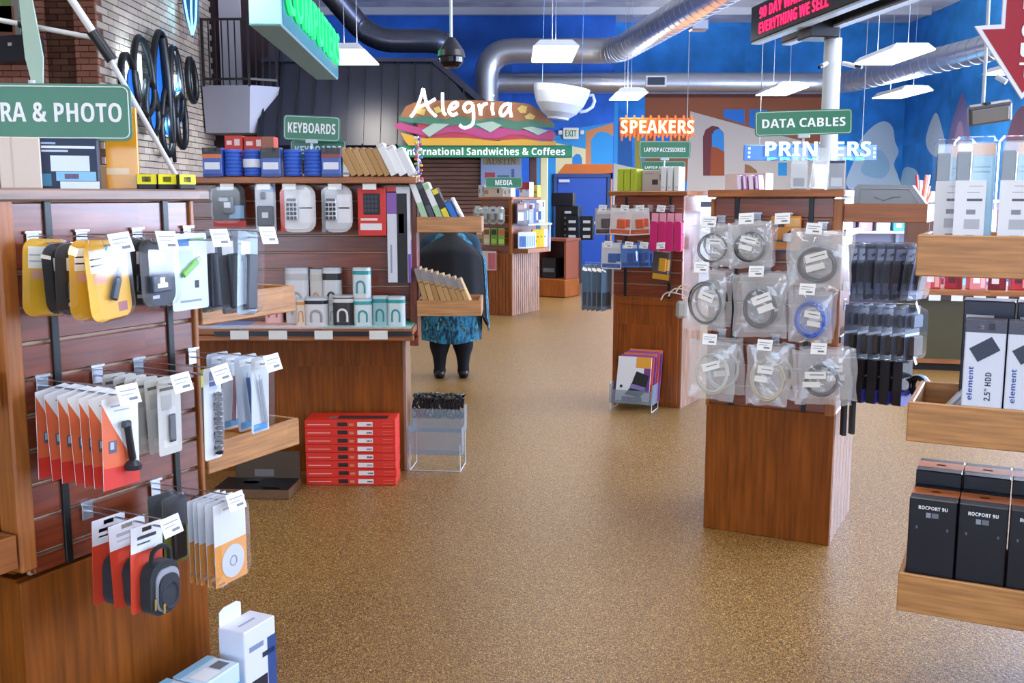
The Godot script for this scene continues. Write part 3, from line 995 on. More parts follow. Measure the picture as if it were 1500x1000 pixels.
	var ar := [0.0, 0.0, 0.3, 0.41, 0.145, 0.42, 0.145, 1.4, -0.145, 1.4, -0.145, 0.42, -0.3, 0.41]
	m = MB.new()
	poly(m, ar, -0.012, 0.0, "e9eaf0")
	part(o, "white_border", m, M.satin)
	m = MB.new()
	poly(m, [0.0, 0.035, 0.255, 0.39, 0.125, 0.395, 0.125, 1.38, -0.125, 1.38, -0.125, 0.395, -0.255, 0.39], 0.0, 0.002, "a3202c")
	part(o, "red_face", m, M.satin)
	for a in [["T", 0.165], ["U", 0.275], ["O", 0.385], ["K", 0.545]]:
		words(o, "lettering", a[0], Transform3D(Basis.IDENTITY, Vector3(0.012, a[1], 0.004)), 0.085, 0.082, M.white_paint, 0.003)
	m = MB.new()
	m.tube([Vector3(-0.1, 1.4, -0.006), Vector3(-0.1, 3.64, -0.006)], 0.004, C("9aa0a8"), 5)
	part(o, "hanging_wire", m, M.satin)
	m = MB.new()
	m.tube([Vector3(0.1, 1.4, -0.006), Vector3(0.1, 3.64, -0.006)], 0.004, C("9aa0a8"), 5)
	part(o, "hanging_wire", m, M.satin)
	# flood lamp on a rod
	o = thing("flood_lamp", "grey square flood lamp on a ceiling rod right of the pole sign", "lamp", fr(3.2, 7.0, 0.0))
	m = MB.new()
	m.tube([Vector3(-0.01, 2.2, 0), Vector3(-0.04, 5.8, 0)], 0.012, C("c8ced6"), 8)
	part(o, "rod", m, M.satin)
	m = MB.new()
	m.t = Transform3D(Basis.from_euler(Vector3(deg_to_rad(28), deg_to_rad(-12), deg_to_rad(9))), Vector3(0.03, 2.16, 0.02))
	m.box(Vector3.ZERO, Vector3(0.27, 0.14, 0.06), C("5e5f63"), 0.012)
	m.box(Vector3(0, 0, 0.032), Vector3(0.23, 0.1, 0.01), C("8b8b88"), 0.004)
	part(o, "lamp_head", m, M.satin)
	part(o, "clamp", bx(Vector3(0, 2.2, 0.03), Vector3(0.05, 0.06, 0.06), "202226", 0.01), M.satin)
	m = MB.new()
	m.tube([Vector3(0.06, 2.4, 0.02), Vector3(0.11, 2.36, 0.06)], 0.018, C("d3d8dc"), 8)
	part(o, "small_camera", m, M.satin)
	# far neon signs
	o = thing("neon_sign", "orange glowing speakers sign above the laptop goods", "sign", fr(2.9, 20.6, 0.0, 2.98))
	part(o, "backing", bx(Vector3(0, 0, -0.03), Vector3(1.5, 0.36, 0.03), "c95f24", 0.01), M.satin)
	for k in 18:
		m = MB.new()
		m.box(Vector3(-0.7 + k * 0.082, (0.03 if k % 2 else -0.03) - 0.02, -0.01), Vector3(0.04, 0.44, 0.014), C("d9702a"))
		part(o, "slat", m, M.satin)
	words(o, "neon_lettering", "SPEAKERS", Transform3D(Basis.IDENTITY, Vector3(0, 0, 0.03)), 1.46, 0.26, glow("neon_warm", "ffd9a0", 1.4), 0.04)
	m = MB.new()
	m.tube([Vector3(-0.6, 0.18, 0), Vector3(-0.6, 2.73, 0)], 0.008, C("9aa0a8"), 5)
	part(o, "hanging_wire", m, M.satin)
	m = MB.new()
	m.tube([Vector3(0.6, 0.18, 0), Vector3(0.6, 2.7, 0)], 0.008, C("9aa0a8"), 5)
	part(o, "hanging_wire", m, M.satin)
	neon_lamp(W(2.9, 2.98, 20.4), Color("ffa04a"), Vector2(1.4, 0.3), 2.5)
	o = thing("neon_sign", "blue printers sign with white neon letters hung before the cream painted house", "sign", fr(5.82, 20.0, 0.0, 2.47))
	part(o, "backing", bx(Vector3(0, -0.02, -0.03), Vector3(2.6, 0.3, 0.03), "1f5cae", 0.01), M.satin)
	words(o, "neon_lettering", "PRINTERS", Transform3D(Basis.IDENTITY, Vector3(0.13, 0.05, 0.02)), 2.05, 0.29, M.neon_ice, 0.03)
	words(o, "small_lettering", "PRINTERS", Transform3D(Basis.IDENTITY, Vector3(0.1, -0.14, 0.0)), 1.9, 0.05, M.neon_blue, 0.01)
	m = MB.new()
	for s in [-1.2, 1.24]:
		for k in 3:
			m.box(Vector3(s, -0.1 + k * 0.08, 0.0), Vector3(0.035, 0.035, 0.02), Color.WHITE)
	part(o, "bulb_dots", m, M.sign_white)
	m = MB.new()
	m.tube([Vector3(-1.0, 0.12, -0.03), Vector3(-1.0, 3.33, -0.03)], 0.008, C("9aa0a8"), 5)
	part(o, "hanging_wire", m, M.satin)
	m = MB.new()
	m.tube([Vector3(1.0, 0.12, -0.03), Vector3(1.0, 3.33, -0.03)], 0.008, C("9aa0a8"), 5)
	part(o, "hanging_wire", m, M.satin)
	neon_lamp(W(5.9, 2.5, 19.85), Color("7fd4ff"), Vector2(2.0, 0.3), 1.5)
	neon_lamp(W(-0.8, 2.95, 15.9), Color("ffffff"), Vector2(1.5, 0.4), 0.4)

func neon_lamp(at: Vector3, col: Color, size: Vector2, energy: float) -> void:
	var l := AreaLight3D.new()
	l.name = nm("neon_light")
	l.area_size = size
	l.light_color = col
	l.light_energy = energy
	l.shadow_enabled = true
	l.area_range = 40.0
	l.area_attenuation = 2.0
	add_child(l)
	l.position = at
	l.rotation_degrees = Vector3(0, 180, 0)

func balcony() -> void:
	# dark wall behind the balcony
	var m := MB.new()
	m.box(W(-4.55, 2.9, 17.35), Vector3(1.0, 5.8, 0.1), C("3d2c31"))
	m.box(W(-4.66, 4.6, 17.28), Vector3(0.36, 2.6, 0.05), C("b3b1bd"))
	struct("wall_balcony", m, M.matte, "dark wall with a pale door strip behind the balcony", "wall")
	var o := thing("balcony", "white half octagon balcony with dark railings on the brick wall", "balcony", fr(-4.45, 16.9, 0.0))
	var top := [Vector2(-0.5, 0.35), Vector2(0.28, 0.4), Vector2(0.68, 0.1), Vector2(0.68, -0.4), Vector2(-0.5, -0.4)]
	var bot := [Vector2(-0.5, 0.25), Vector2(0.22, 0.3), Vector2(0.6, 0.05), Vector2(0.6, -0.4), Vector2(-0.5, -0.4)]
	m = MB.new()
	for k in 5:
		var k2 := (k + 1) % 5
		var md: Vector2 = (top[k] + top[k2]) / 2 - Vector2(0.05, -0.1)
		m.face([Vector3(bot[k].x, 2.62, bot[k].y), Vector3(bot[k2].x, 2.62, bot[k2].y), Vector3(top[k2].x, 3.36, top[k2].y), Vector3(top[k].x, 3.36, top[k].y)], Vector3(md.x, -0.1, md.y).normalized(), C("aeb2c4"))
	var a := []
	var b := []
	for k in 5:
		a.append(Vector3(top[k].x, 3.36, top[k].y)); b.append(Vector3(bot[k].x, 2.62, bot[k].y))
	m.face(a, Vector3.UP, C("aeb2c4")); m.face(b, Vector3.DOWN, C("aeb2c4"))
	part(o, "shell", m, M.satin)
	for k in 3:
		var p: Vector2 = top[k] * 0.95
		var q: Vector2 = top[k + 1] * 0.95
		m = MB.new()
		for y in [3.46, 4.38]:
			m = MB.new()
			m.bar(Vector3(p.x, y, p.y), Vector3(q.x, y, q.y), 0.035, 0.035, C("2a2228"))
			part(o, "rail", m, M.satin)
		var cnt := int(p.distance_to(q) / 0.1)
		for e in cnt:
			var w := p.lerp(q, float(e) / cnt)
			part(o, "baluster", bx(Vector3(w.x, 3.87, w.y), Vector3(0.018, 1.02, 0.018) if e else Vector3(0.04, 1.06, 0.04), "2a2228"), M.satin)
	# metal butterfly on the brick wall; local x runs into the depth
	o = thing("butterfly_sculpture", "black metal butterfly sculpture with blue glass discs lit from behind on pale brick", "sculpture", Transform3D(Basis(Vector3.UP, deg_to_rad(90)), W(-4.93, 0, 0)))
	var wings := [
		[13.1, 2.95, 0.32, 0.75, 20.0], [13.6, 3.1, 0.42, 0.98, 10.0], [14.25, 3.2, 0.36, 1.15, -8.0], [14.45, 2.6, 0.3, 0.95, -6.0], [14.9, 3.15, 0.28, 1.0, 6.0], [15.05, 2.65, 0.25, 0.75, 5.0], [15.65, 3.3, 0.22, 0.62, 14.0], [13.85, 2.75, 0.26, 0.7, 12.0]]
	for w in wings:
		m = MB.new()
		m.t = Transform3D(Basis(Vector3.BACK, deg_to_rad(w[4])), Vector3(w[0], w[1], 0.1))
		var ring := []
		for k in 24:
			var an := TAU * k / 24
			ring.append(Vector3(cos(an) * w[2] * 0.82, sin(an) * w[3] * 0.5 * (1.0 + 0.12 * sin(an)), 0))
		m.tube(ring, 0.05, C("15171d"), 6, true)
		part(o, "wing_ring", m, M.satin)
	for w in [[13.85, 2.75, 0.18, 0.3], [14.2, 3.3, 0.22, 0.42], [14.5, 2.75, 0.16, 0.3], [13.2, 2.95, 0.14, 0.26], [15.05, 2.95, 0.14, 0.3]]:
		m = MB.new()
		var d := PackedVector2Array()
		for k in 20:
			d.append(Vector2(cos(TAU * k / 20) * w[2], sin(TAU * k / 20) * w[3]))
		m.ext(d, 0.0, 0.02, C("2f7fe0"))
		part(o, "glass_disc", m, M.gloss).position = Vector3(w[0], w[1], 0.07)
	m = MB.new()
	m.tube([Vector3(14.35, 3.75, 0.1), Vector3(14.4, 3.2, 0.14), Vector3(14.5, 2.6, 0.12), Vector3(14.75, 2.1, 0.08)], 0.09, C("15171d"), 8, false, 0.03)
	part(o, "body", m, M.satin)
	var bl := glow("back_lamp_glow", "dff3ff", 3.0)
	for q in [[13.6, 3.2], [14.5, 2.7], [15.0, 3.1]]:
		part(o, "back_lamp", bx(Vector3(q[0], q[1], 0.03), Vector3(0.25, 0.5, 0.02), "ffffff"), bl)
		part(o, "wall_stud", stick(Vector3(q[0], q[1], -0.046), Vector3(q[0], q[1], 0.04), 0.03, "22242a"), M.satin)
	for q in [[13.4, 3.3], [14.4, 2.6], [15.0, 3.2]]:
		var l := OmniLight3D.new()
		l.name = nm("butterfly_light")
		l.light_color = Color("cfeaff")
		l.light_energy = 0.7
		l.light_size = 0.06
		l.omni_range = 20.0
		l.omni_attenuation = 2.0
		l.shadow_enabled = true
		add_child(l)
		l.position = W(-4.85, q[1], q[0])
	# neon bolt high on the brick wall
	o = thing("neon_bolt", "icy blue glowing neon bolt high on the brick wall", "neon light", fr(-4.78, 15.6, 0.0, 3.95))
	m = MB.new()
	poly(m, [0.0, 0.0, 0.09, 0.25, 0.13, 0.75, -0.16, 0.75, -0.1, 0.3], -0.03, 0.0, "2b6fae")
	part(o, "backing", m, M.satin)
	m = MB.new()
	m.tube(smooth([0.0, 0.04, 0.06, 0.25, 0.09, 0.72]), 0.018, Color.WHITE, 6)
	m.tube(smooth([0.0, 0.04, -0.06, 0.3, -0.11, 0.72]), 0.018, Color.WHITE, 6)
	m.tube(smooth([0.01, 0.1, 0.0, 0.4, 0.02, 0.72]), 0.018, Color.WHITE, 6)
	part(o, "neon_tube", m, M.neon_ice)
	m = MB.new()
	m.tube([Vector3(-0.25, 0.5, -0.02), Vector3(0.05, 0.5, -0.02)], 0.012, C("55585f"), 6)
	part(o, "wall_bracket", m, M.satin)
	neon_lamp(W(-4.76, 4.35, 15.5), Color("7ad4ff"), Vector2(0.2, 0.6), 0.6)
# ---- shared shop fittings ----
func slats(o: Node, x0: float, x1: float, ys: Array, z: float, m: Material) -> void:
	var back := MB.new()
	back.box(Vector3((x0 + x1) / 2, (ys[0] + ys[-1]) / 2, z - 0.025), Vector3(x1 - x0, ys[-1] - ys[0], 0.014), C("c9a584"))
	part(o, "back_board", back, M.satin)
	for k in ys.size() - 1:
		var h: float = ys[k + 1] - ys[k] - 0.009
		part(o, "slat", bx(Vector3((x0 + x1) / 2, ys[k] + h / 2 + 0.0045, z - 0.01), Vector3(x1 - x0, h, 0.02), "ffffff", 0.003), m)
func steps(a: float, b: float, n: int) -> Array:
	var o := []
	for k in n + 1:
		o.append(lerpf(a, b, float(k) / n))
	return o
func upright(o: Node, x: float, y0: float, y1: float, z: float) -> void:
	part(o, "upright", bx(Vector3(x, (y0 + y1) / 2, z + 0.002), Vector3(0.022, y1 - y0, 0.012), "15171b", 0.002), M.satin)
func hook(G: Transform3D, s: float, y: float, l: float, goods: String, tagged := true, tone := "f3f3ee") -> void:
	var o := thing("display_hook", "metal display hook holding " + goods, "hook", lo(G, s, y, 0), "display hooks")
	var m := MB.new()
	m.box(Vector3(0, -0.02, 0.006), Vector3(0.036, 0.044, 0.004), C("c9ced6"), 0.001)
	m.box(Vector3(0, 0.006, 0.008), Vector3(0.046, 0.008, 0.008), C("dfe3e8"), 0.001)
	part(o, "bracket", m, M.chrome)
	m = MB.new()
	m.tube([Vector3(0, -0.02, 0.006), Vector3(0, -0.022, l * 0.94), Vector3(0, -0.012, l)], 0.003, C("b8bcc4"), 6)
	m.tube([Vector3(0, -0.004, 0.006), Vector3(0, 0.0, l + 0.005)], 0.002, C("b8bcc4"), 5)
	part(o, "prong", m, M.chrome)
	if tagged:
		m = MB.new()
		m.t = Transform3D(Basis.from_euler(Vector3(deg_to_rad(-18.0), 0, deg_to_rad(rng.randf_range(-5, 5)))), Vector3(0, 0.008, l + 0.01))
		m.box(Vector3(0, -0.024, 0), Vector3(0.066, 0.05, 0.0015), C(tone))
		m.box(Vector3(0, -0.014, 0.0012), Vector3(0.05, 0.003, 0.0006), C("8f9398"))
		m.box(Vector3(-0.006, -0.024, 0.0012), Vector3(0.038, 0.003, 0.0006), C("a7abb0"))
		m.box(Vector3(0.01, -0.036, 0.0012), Vector3(0.026, 0.007, 0.0006), C("6f7378"))
		part(o, "price_tag", m, M.paper)
# hanging card pack; origin at the hang hole, card below it, facing +Z
func pack(called: String, label: String, cat: String, T: Transform3D, w: float, h: float, hex: String, list: Array, sh: Vector3, by: float, prod: MB, group := "", r := 0.008) -> Node3D:
	var o := thing(called, label, cat, T, group)
	var m := MB.new()
	m.t = Transform3D(Basis.IDENTITY, Vector3(0, -h / 2 + 0.015, 0))
	m.ext(rrect(w, h, r), -0.0008, 0.0008, C(hex))
	var cd := part(o, "card", m, M.paper)
	if list.size():
		var q := inked(Vector3(w, h, 0.0016), list, 0.0005)
		part(cd, "print", q, M.paper).position = Vector3(0, -h + 0.015, 0)
	if prod:
		part(o, "product", prod, M.satin)
	if sh.x > 0.0:
		m = MB.new()
		var p0 := rrect(sh.x, sh.y, minf(sh.x, sh.y) * 0.25, 5)
		var p1 := rrect(sh.x * 0.86, sh.y * 0.9, minf(sh.x, sh.y) * 0.22, 5)
		var cnt := p0.size()
		for k in cnt:
			var k2 := (k + 1) % cnt
			var d := (p0[k] + p0[k2]).normalized()
			m.face([Vector3(p0[k].x, p0[k].y, 0.001), Vector3(p0[k2].x, p0[k2].y, 0.001), Vector3(p1[k2].x, p1[k2].y, sh.z), Vector3(p1[k].x, p1[k].y, sh.z)], Vector3(d.x, d.y, 0.3).normalized(), Color.WHITE)
		m.ext(p1, sh.z - 0.0005, sh.z, Color.WHITE, false)
		part(o, "clear_shell", m, M.clear).position = Vector3(0, by, 0)
	return o
# clear bag with a coiled cable; origin at the top middle
func cable_bag(label: String, T: Transform3D, w: float, h: float, hex: String, turns: int, cr: float, ry: float, thick: float, seed_: int) -> void:
	var o := thing("cable_bag", label, "cable", T, "bagged cables on the data rack")
	var f := FastNoiseLite.new()
	f.seed = seed_
	f.frequency = 9.0
	var m := MB.new()
	var g := func(sg: float) -> Callable:
		return func(u: float, v: float) -> Vector3:
			var x := (u - 0.5) * w * (1.0 + 0.03 * sin(v * 9.0 + seed_))
			var y := -v * h
			var bulge := sin(PI * u) * sin(PI * clampf(v * 1.05 - 0.03, 0, 1))
			var z := sg * (0.001 + thick * 0.62 * pow(maxf(bulge, 0.0), 0.6)) + f.get_noise_3d(u + sg, v, sg) * 0.014 * bulge
			return Vector3(x, y + 0.012 * f.get_noise_2d(u * 0.5, 3.0), z)
	m.grid(14, 16, g.call(1.0), Color.WHITE)
	m.grid(14, 16, g.call(-1.0), Color.WHITE)
	part(o, "bag", m, M.bag_film)
	m = MB.new()
	m.box(Vector3(0, -0.014, 0), Vector3(w * 0.96, 0.004, 0.006), C("dfe4ea"))
	part(o, "zip_seal", m, M.clear_film)
	m = MB.new()
	var p := []
	var r0 := w * ry
	for k in turns * 22:
		var an := TAU * k / 22.0
		var rr := r0 * (1.0 - 0.07 * (k / 22.0 / turns) * (1 + turns * 0.2)) + 0.004 * sin(an * 1.37 + seed_)
		p.append(Vector3(cos(an) * rr, -h * 0.56 + sin(an) * rr * minf(1.25, h / w * 0.95), thick * 0.5 * sin(k * 0.31 + seed_) * 0.6))
	m.tube(p, cr, C(hex), 6)
	part(o, "cable_coil", m, M.satin)
	m = MB.new()
	m.t = Transform3D(Basis.from_euler(Vector3(0, 0, deg_to_rad(rng.randf_range(-22, 22)))), Vector3(rng.randf_range(-0.1, 0.1) * w, -h * rng.randf_range(0.38, 0.56), thick * 0.66 + 0.004))
	m.box(Vector3(0, 0.012, 0), Vector3(w * 0.36, h * 0.13, 0.001), C("f1f0ea"))
	m.box(Vector3(0.006, 0.014, 0.0008), Vector3(w * 0.24, 0.004, 0.0004), C("777a7e"))
	if seed_ % 3 != 0:
		m.box(Vector3(rng.randf_range(-0.02, 0.02), -h * 0.12, 0), Vector3(w * 0.3, h * 0.1, 0.001), C("ecebe4"))
	part(o, "paper_label", m, M.paper)
# open wooden tray: origin at the front left bottom corner, x right, z towards the front
func tray(label: String, T: Transform3D, w: float, h: float, d: float, mat := "tray") -> Node3D:
	var o := thing("display_tray", label, "tray", T, "wooden display trays")
	part(o, "front_board", bx(Vector3(w / 2, h / 2, -0.008), Vector3(w, h, 0.016), "ffffff", 0.003), M[mat])
	part(o, "rear_board", bx(Vector3(w / 2, h / 2, -d + 0.008), Vector3(w, h, 0.016), "ffffff", 0.003), M[mat])
	for s in [0.008, w - 0.008]:
		part(o, "side_board", bx(Vector3(s, h / 2, -d / 2), Vector3(0.016, h, d - 0.032), "ffffff", 0.003), M[mat])
	part(o, "bottom_board", bx(Vector3(w / 2, 0.008, -d / 2), Vector3(w - 0.032, 0.012, d - 0.032), "ffffff"), M.tray_in)
	return o
func green_sign(label: String, T: Transform3D, w: float, h: float, text: String, stem: float, tw := 0.84, th := 0.42) -> Node3D:
	var o := thing("green_sign", label, "sign", T, "green department signs")
	var m := MB.new()
	m.ext(rrect(w, h, h * 0.14), -0.003, 0.003, Color.WHITE)
	part(o, "plate", m, M.green_sign)
	m = MB.new()
	var ring := []
	for p in rrect(w - h * 0.1, h - h * 0.1, h * 0.11):
		ring.append(Vector3(p.x, p.y, 0.003))
	m.tube(ring, h * 0.011, C("e8efe9"), 4, true)
	part(o, "border_line", m, M.paper)
	words(o, "lettering", text, Transform3D(Basis.IDENTITY, Vector3(0, 0, 0.004)), w * tw, h * th, M.white_paint, 0.002)
	if stem > 0.0:
		m = MB.new()
		m.box(Vector3(0, -h / 2 - 0.004, 0.002), Vector3(h * 0.5, 0.02, 0.012), C("b9c4c0"), 0.003)
		part(o, "clip", m, M.satin)
		m = MB.new()
		m.box(Vector3(0, -h / 2 - stem / 2, -0.002), Vector3(0.012, stem, 0.005), C("dfe7ea"))
		m.box(Vector3(0, -h / 2 - stem + 0.003, -0.002), Vector3(0.1, 0.006, 0.08), C("dfe7ea"))
		part(o, "stand", m, M.acrylic)
	return o
func stick(a: Vector3, b: Vector3, r: float, hex: String, m: MB = null) -> MB:
	if not m: m = MB.new()
	m.tube([a, b], r, C(hex), 8)
	return m

# ---- the camera and photo gondola, left ----
func camera_gondola() -> void:
	var G := fr(-1.2696, 2.4929, 63.0)
	var o := thing("display_gondola", "slatwall gondola under the camera and photo sign with hanging packs", "gondola", G)
	part(o, "base_panel", bx(Vector3(0.33, 0.305, -0.012), Vector3(0.66, 0.61, 0.024), "ffffff", 0.003), M.panel)
	part(o, "plinth_side", bx(Vector3(0.33, 0.305, -0.262), Vector3(0.64, 0.61, 0.46), "ffffff", 0.003), M.panel)
	var ys := []
	for k in 11:
		ys.append(0.58 + k * 0.0925)
	ys[0] = 0.615
	ys[10] = 1.59
	slats(o, 0.045, 0.645, ys, 0.0, M.slat)
	part(o, "end_post", bx(Vector3(0.02, 1.12, -0.02), Vector3(0.05, 0.96, 0.075), "ffffff", 0.006), M.edge)
	part(o, "end_post", bx(Vector3(0.653, 1.1, -0.02), Vector3(0.016, 0.98, 0.06), "ffffff", 0.003), M.edge)
	part(o, "core", bx(Vector3(0.33, 1.1, -0.25), Vector3(0.62, 0.96, 0.4), "ffffff"), M.panel)
	part(o, "top_board", bx(Vector3(0.32, 1.605, -0.23), Vector3(0.78, 0.032, 0.52), "ffffff", 0.005), M.top_gray)
	upright(o, 0.15, 0.62, 1.59, 0.0)
	upright(o, 0.55, 0.62, 1.59, 0.0)
	tray("pale wooden tray at the near end of the camera gondola, lower one", lo(G, -0.36, 0.66, 0.02), 0.345, 0.09, 0.42, "edge_h")
	tray("pale wooden tray at the near end of the camera gondola, upper one", lo(G, -0.375, 1.08, 0.02), 0.345, 0.09, 0.42, "edge_h")
	tray("lower wooden tray jutting past the camera gondola above the dark keyboard box", lo(G, 0.685, 0.73, 0.0), 0.45, 0.095, 0.4)
	tray("upper wooden tray jutting past the camera gondola beside the tins", lo(G, 0.685, 1.205, 0.0), 0.45, 0.09, 0.4)
	# row one: yellow and black flash drive packs
	hook(G, 0.1, 1.505, 0.3, "the yellow flash drive packs")
	hook(G, 0.25, 1.505, 0.3, "the black flash drive packs")
	hook(G, 0.44, 1.505, 0.3, "the pale pack with a green flash drive")
	hook(G, 0.635, 1.505, 0.3, "the tall bluish clear packs")
	var drive := MB.new()
	drive.t = Transform3D(Basis.from_euler(Vector3(0, 0, deg_to_rad(-24))), Vector3(0.012, -0.105, 0.009))
	drive.box(Vector3.ZERO, Vector3(0.024, 0.058, 0.011), C("16181c"), 0.004)
	drive.box(Vector3(0, 0.042, 0), Vector3(0.015, 0.026, 0.007), C("2a2d33"), 0.002)
	var yp := [["f", 0.1, 0.62, 0.5, 0.9, "f2f0e4"], ["f", 0.5, 0.78, 0.9, 0.95, "5fa8d8"], ["f", 0.16, 0.48, 0.46, 0.6, "e9a98c"], ["f", 0.66, 0.08, 0.88, 0.2, "b06a6a"], ["f", 0.12, 0.7, 0.42, 0.72, "9aa0a6"], ["f", 0.12, 0.78, 0.42, 0.8, "9aa0a6"]]
	var y0 := pack("flash_drive_pack", "front yellow card pack with a black flash drive, nearest the price tag", "flash drive", lo(G, 0.1, 1.48, 0.262, 4, 0, 5), 0.135, 0.195, "efb51d", yp, Vector3(0.142, 0.2, 0.02), -0.083, drive, "yellow flash drive packs", 0.03)
	dup(y0, lo(G, 0.1, 1.48, 0.222, -3, 0, -2), "second yellow flash drive card, close behind the front one")
	dup(y0, lo(G, 0.1, 1.48, 0.06, -4, 0, -4), "rearmost yellow flash drive card, at the end near the post")
	var bp := [["f", 0.28, 0.62, 0.74, 0.8, "e7e6df"], ["f", 0.32, 0.3, 0.7, 0.4, "f4f4f0"], ["f", 0.3, 0.12, 0.5, 0.17, "c6c8c8"]]
	var bd := MB.new()
	bd.box(Vector3(0, -0.1, 0.008), Vector3(0.066, 0.045, 0.012), C("0f1013"), 0.003)
	bd.box(Vector3(0, -0.105, 0.0145), Vector3(0.036, 0.012, 0.001), C("f1f1ee"))
	bd.box(Vector3(0, -0.095, 0.0145), Vector3(0.016, 0.02, 0.001), C("f1f1ee"), 0.0)
	var k0 := pack("flash_drive_pack", "front black blister pack with a white emblem on the second hook", "flash drive", lo(G, 0.25, 1.48, 0.275, 3, 0, 2), 0.12, 0.175, "1f1c1b", bp, Vector3(0.125, 0.18, 0.024), -0.074, bd, "black flash drive packs", 0.035)
	var zz := [0.236, 0.197, 0.158]
	for k in 3:
		dup(k0, lo(G, 0.25, 1.48, zz[k], rng.randf_range(-6, 6), 0, rng.randf_range(-5, 5)), "%s black blister pack behind the white emblem pack on the second hook" % ORD[k + 1])
	for k in 2:
		dup(k0, lo(G, 0.1, 1.47, 0.105 + k * 0.05, rng.randf_range(-6, 6), 0, rng.randf_range(-4, 4)), ["black blister pack just behind the two front yellow cards", "black blister pack ahead of the rearmost yellow card"][1 - k])
	var gd := MB.new()
	gd.t = Transform3D(Basis.from_euler(Vector3(0, 0, deg_to_rad(-58))), Vector3(-0.005, -0.08, 0.007))
	gd.box(Vector3.ZERO, Vector3(0.018, 0.07, 0.01), C("6cb83c"), 0.003)
	gd.box(Vector3(0, 0.042, 0), Vector3(0.013, 0.016, 0.006), C("b9bec4"), 0.001)
	pack("flash_drive_pack", "pale blue card pack with a bright green flash drive", "flash drive", lo(G, 0.44, 1.485, 0.2, 2, 0, 0), 0.14, 0.21, "d8e8f2", [["f", 0.1, 0.84, 0.5, 0.93, "4f86c4"], ["f", 0.5, 0.9, 0.92, 0.94, "7bbf52"], ["f", 0.2, 0.1, 0.8, 0.13, "8d9ca8"], ["f", 0.62, 0.28, 0.74, 0.38, "2b2f36"], ["f", 0.1, 0.6, 0.6, 0.78, "c2d6e2"]], Vector3.ZERO, 0.0, gd)
	for k in 3:
		var c3 := MB.new()
		c3.box(Vector3(0, -0.13, 0.012), Vector3(0.05, 0.16, 0.018), C(["343a46", "2b2f38", "3b4250"][k]), 0.004)
		pack("charger_pack", ["long bluish clear pack with a paper sticker, front of the fourth hook", "long dark clear pack behind the stickered one on the fourth hook", "rear long dark clear pack on the fourth hook"][k], "charger", lo(G, 0.635, 1.485, 0.24 - k * 0.07, [8, -4, 0][k], 0, [-5, 3, 0][k]), 0.1, 0.24, ["a9bccb", "59616d", "4f5761"][k], [["f", 0.15, 0.72, 0.6, 0.88, "eef0f0"], ["f", 0.5, 0.4, 0.9, 0.62, "e6e8e8"], ["f", 0.54, 0.5, 0.86, 0.53, "777b80"], ["f", 0.3, 0.06, 0.9, 0.3, "6fa8cc"]], Vector3(0.105, 0.245, 0.028), -0.105, c3, "long clear charger packs")
	# row two: orange car charger cards
	hook(G, 0.1, 1.135, 0.3, "the orange and white cards")
	hook(G, 0.275, 1.135, 0.3, "the grey paper envelopes")
	hook(G, 0.42, 1.135, 0.3, "the white card with a beaded black strap")
	hook(G, 0.633, 1.135, 0.3, "the clear pen packs")
	var mp := MB.new()
	mp.tube([Vector3(0.012, -0.075, 0.012), Vector3(0.017, -0.115, 0.013), Vector3(0.026, -0.16, 0.012)], 0.009, C("17191e"), 8)
	mp.lathe(Vector3(0.026, -0.178, 0.012), [Vector2(0.001, -0.01), Vector2(0.02, -0.008), Vector2(0.022, 0.004), Vector2(0.012, 0.014), Vector2(0.001, 0.016)], C("2a2c33"), 14)
	mp.box(Vector3(0.008, -0.068, 0.012), Vector3(0.026, 0.018, 0.016), C("3c4048"), 0.004)
	# orange card with a white swoosh
	var og := thing("accessory_card", "front orange and white card with a black phone mount", "card pack", lo(G, 0.1, 1.11, 0.285, 4, 0, -2), "orange accessory cards")
	var m := MB.new()
	poly(m, [-0.06, -0.225, 0.06, -0.225, 0.06, 0.0, 0.03, 0.012, -0.06, 0.0], -0.0008, 0.0008, "e9e7e4")
	part(og, "card", m, M.paper)
	m = MB.new()
	poly(m, [-0.06, -0.225, 0.06, -0.225, 0.06, -0.195, 0.03, -0.155, 0.005, -0.115, -0.025, -0.07, -0.048, -0.03, -0.06, -0.01], 0.0009, 0.0011, "e06a3e")
	poly(m, [-0.06, -0.225, 0.06, -0.225, 0.06, -0.195, 0.03, -0.175, -0.06, -0.17], 0.0012, 0.0014, "d8372a")
	m.t = Transform3D(Basis.IDENTITY, Vector3(-0.028, -0.12, 0.0018))
	m.box(Vector3.ZERO, Vector3(0.026, 0.03, 0.0006), C("5a5f6c"))
	m.box(Vector3(-0.003, 0.003, 0.0005), Vector3(0.012, 0.018, 0.0006), C("b9bcc6"))
	m.t = Transform3D(Basis.IDENTITY, Vector3(0.005, -0.02, 0.0012))
	m.box(Vector3.ZERO, Vector3(0.07, 0.004, 0.0004), C("9b9ea4"))
	m.box(Vector3(0, -0.012, 0), Vector3(0.05, 0.003, 0.0004), C("a9acb2"))
	part(og, "print", m, M.paper)
	part(og, "product", mp, M.satin)
	for k in 6:
		dup(og, lo(G, 0.1, 1.11, 0.285 - 0.037 * (k + 1) - (0.01 if k > 3 else 0.0), rng.randf_range(-7, 7), 0, rng.randf_range(-4, 5)), "%s orange accessory card counted back from the one with the visible phone mount" % ORD[k + 1])
	var ev := MB.new()
	ev.box(Vector3(0.005, -0.115, 0.005), Vector3(0.022, 0.075, 0.008), C("1b1b1e"), 0.003)
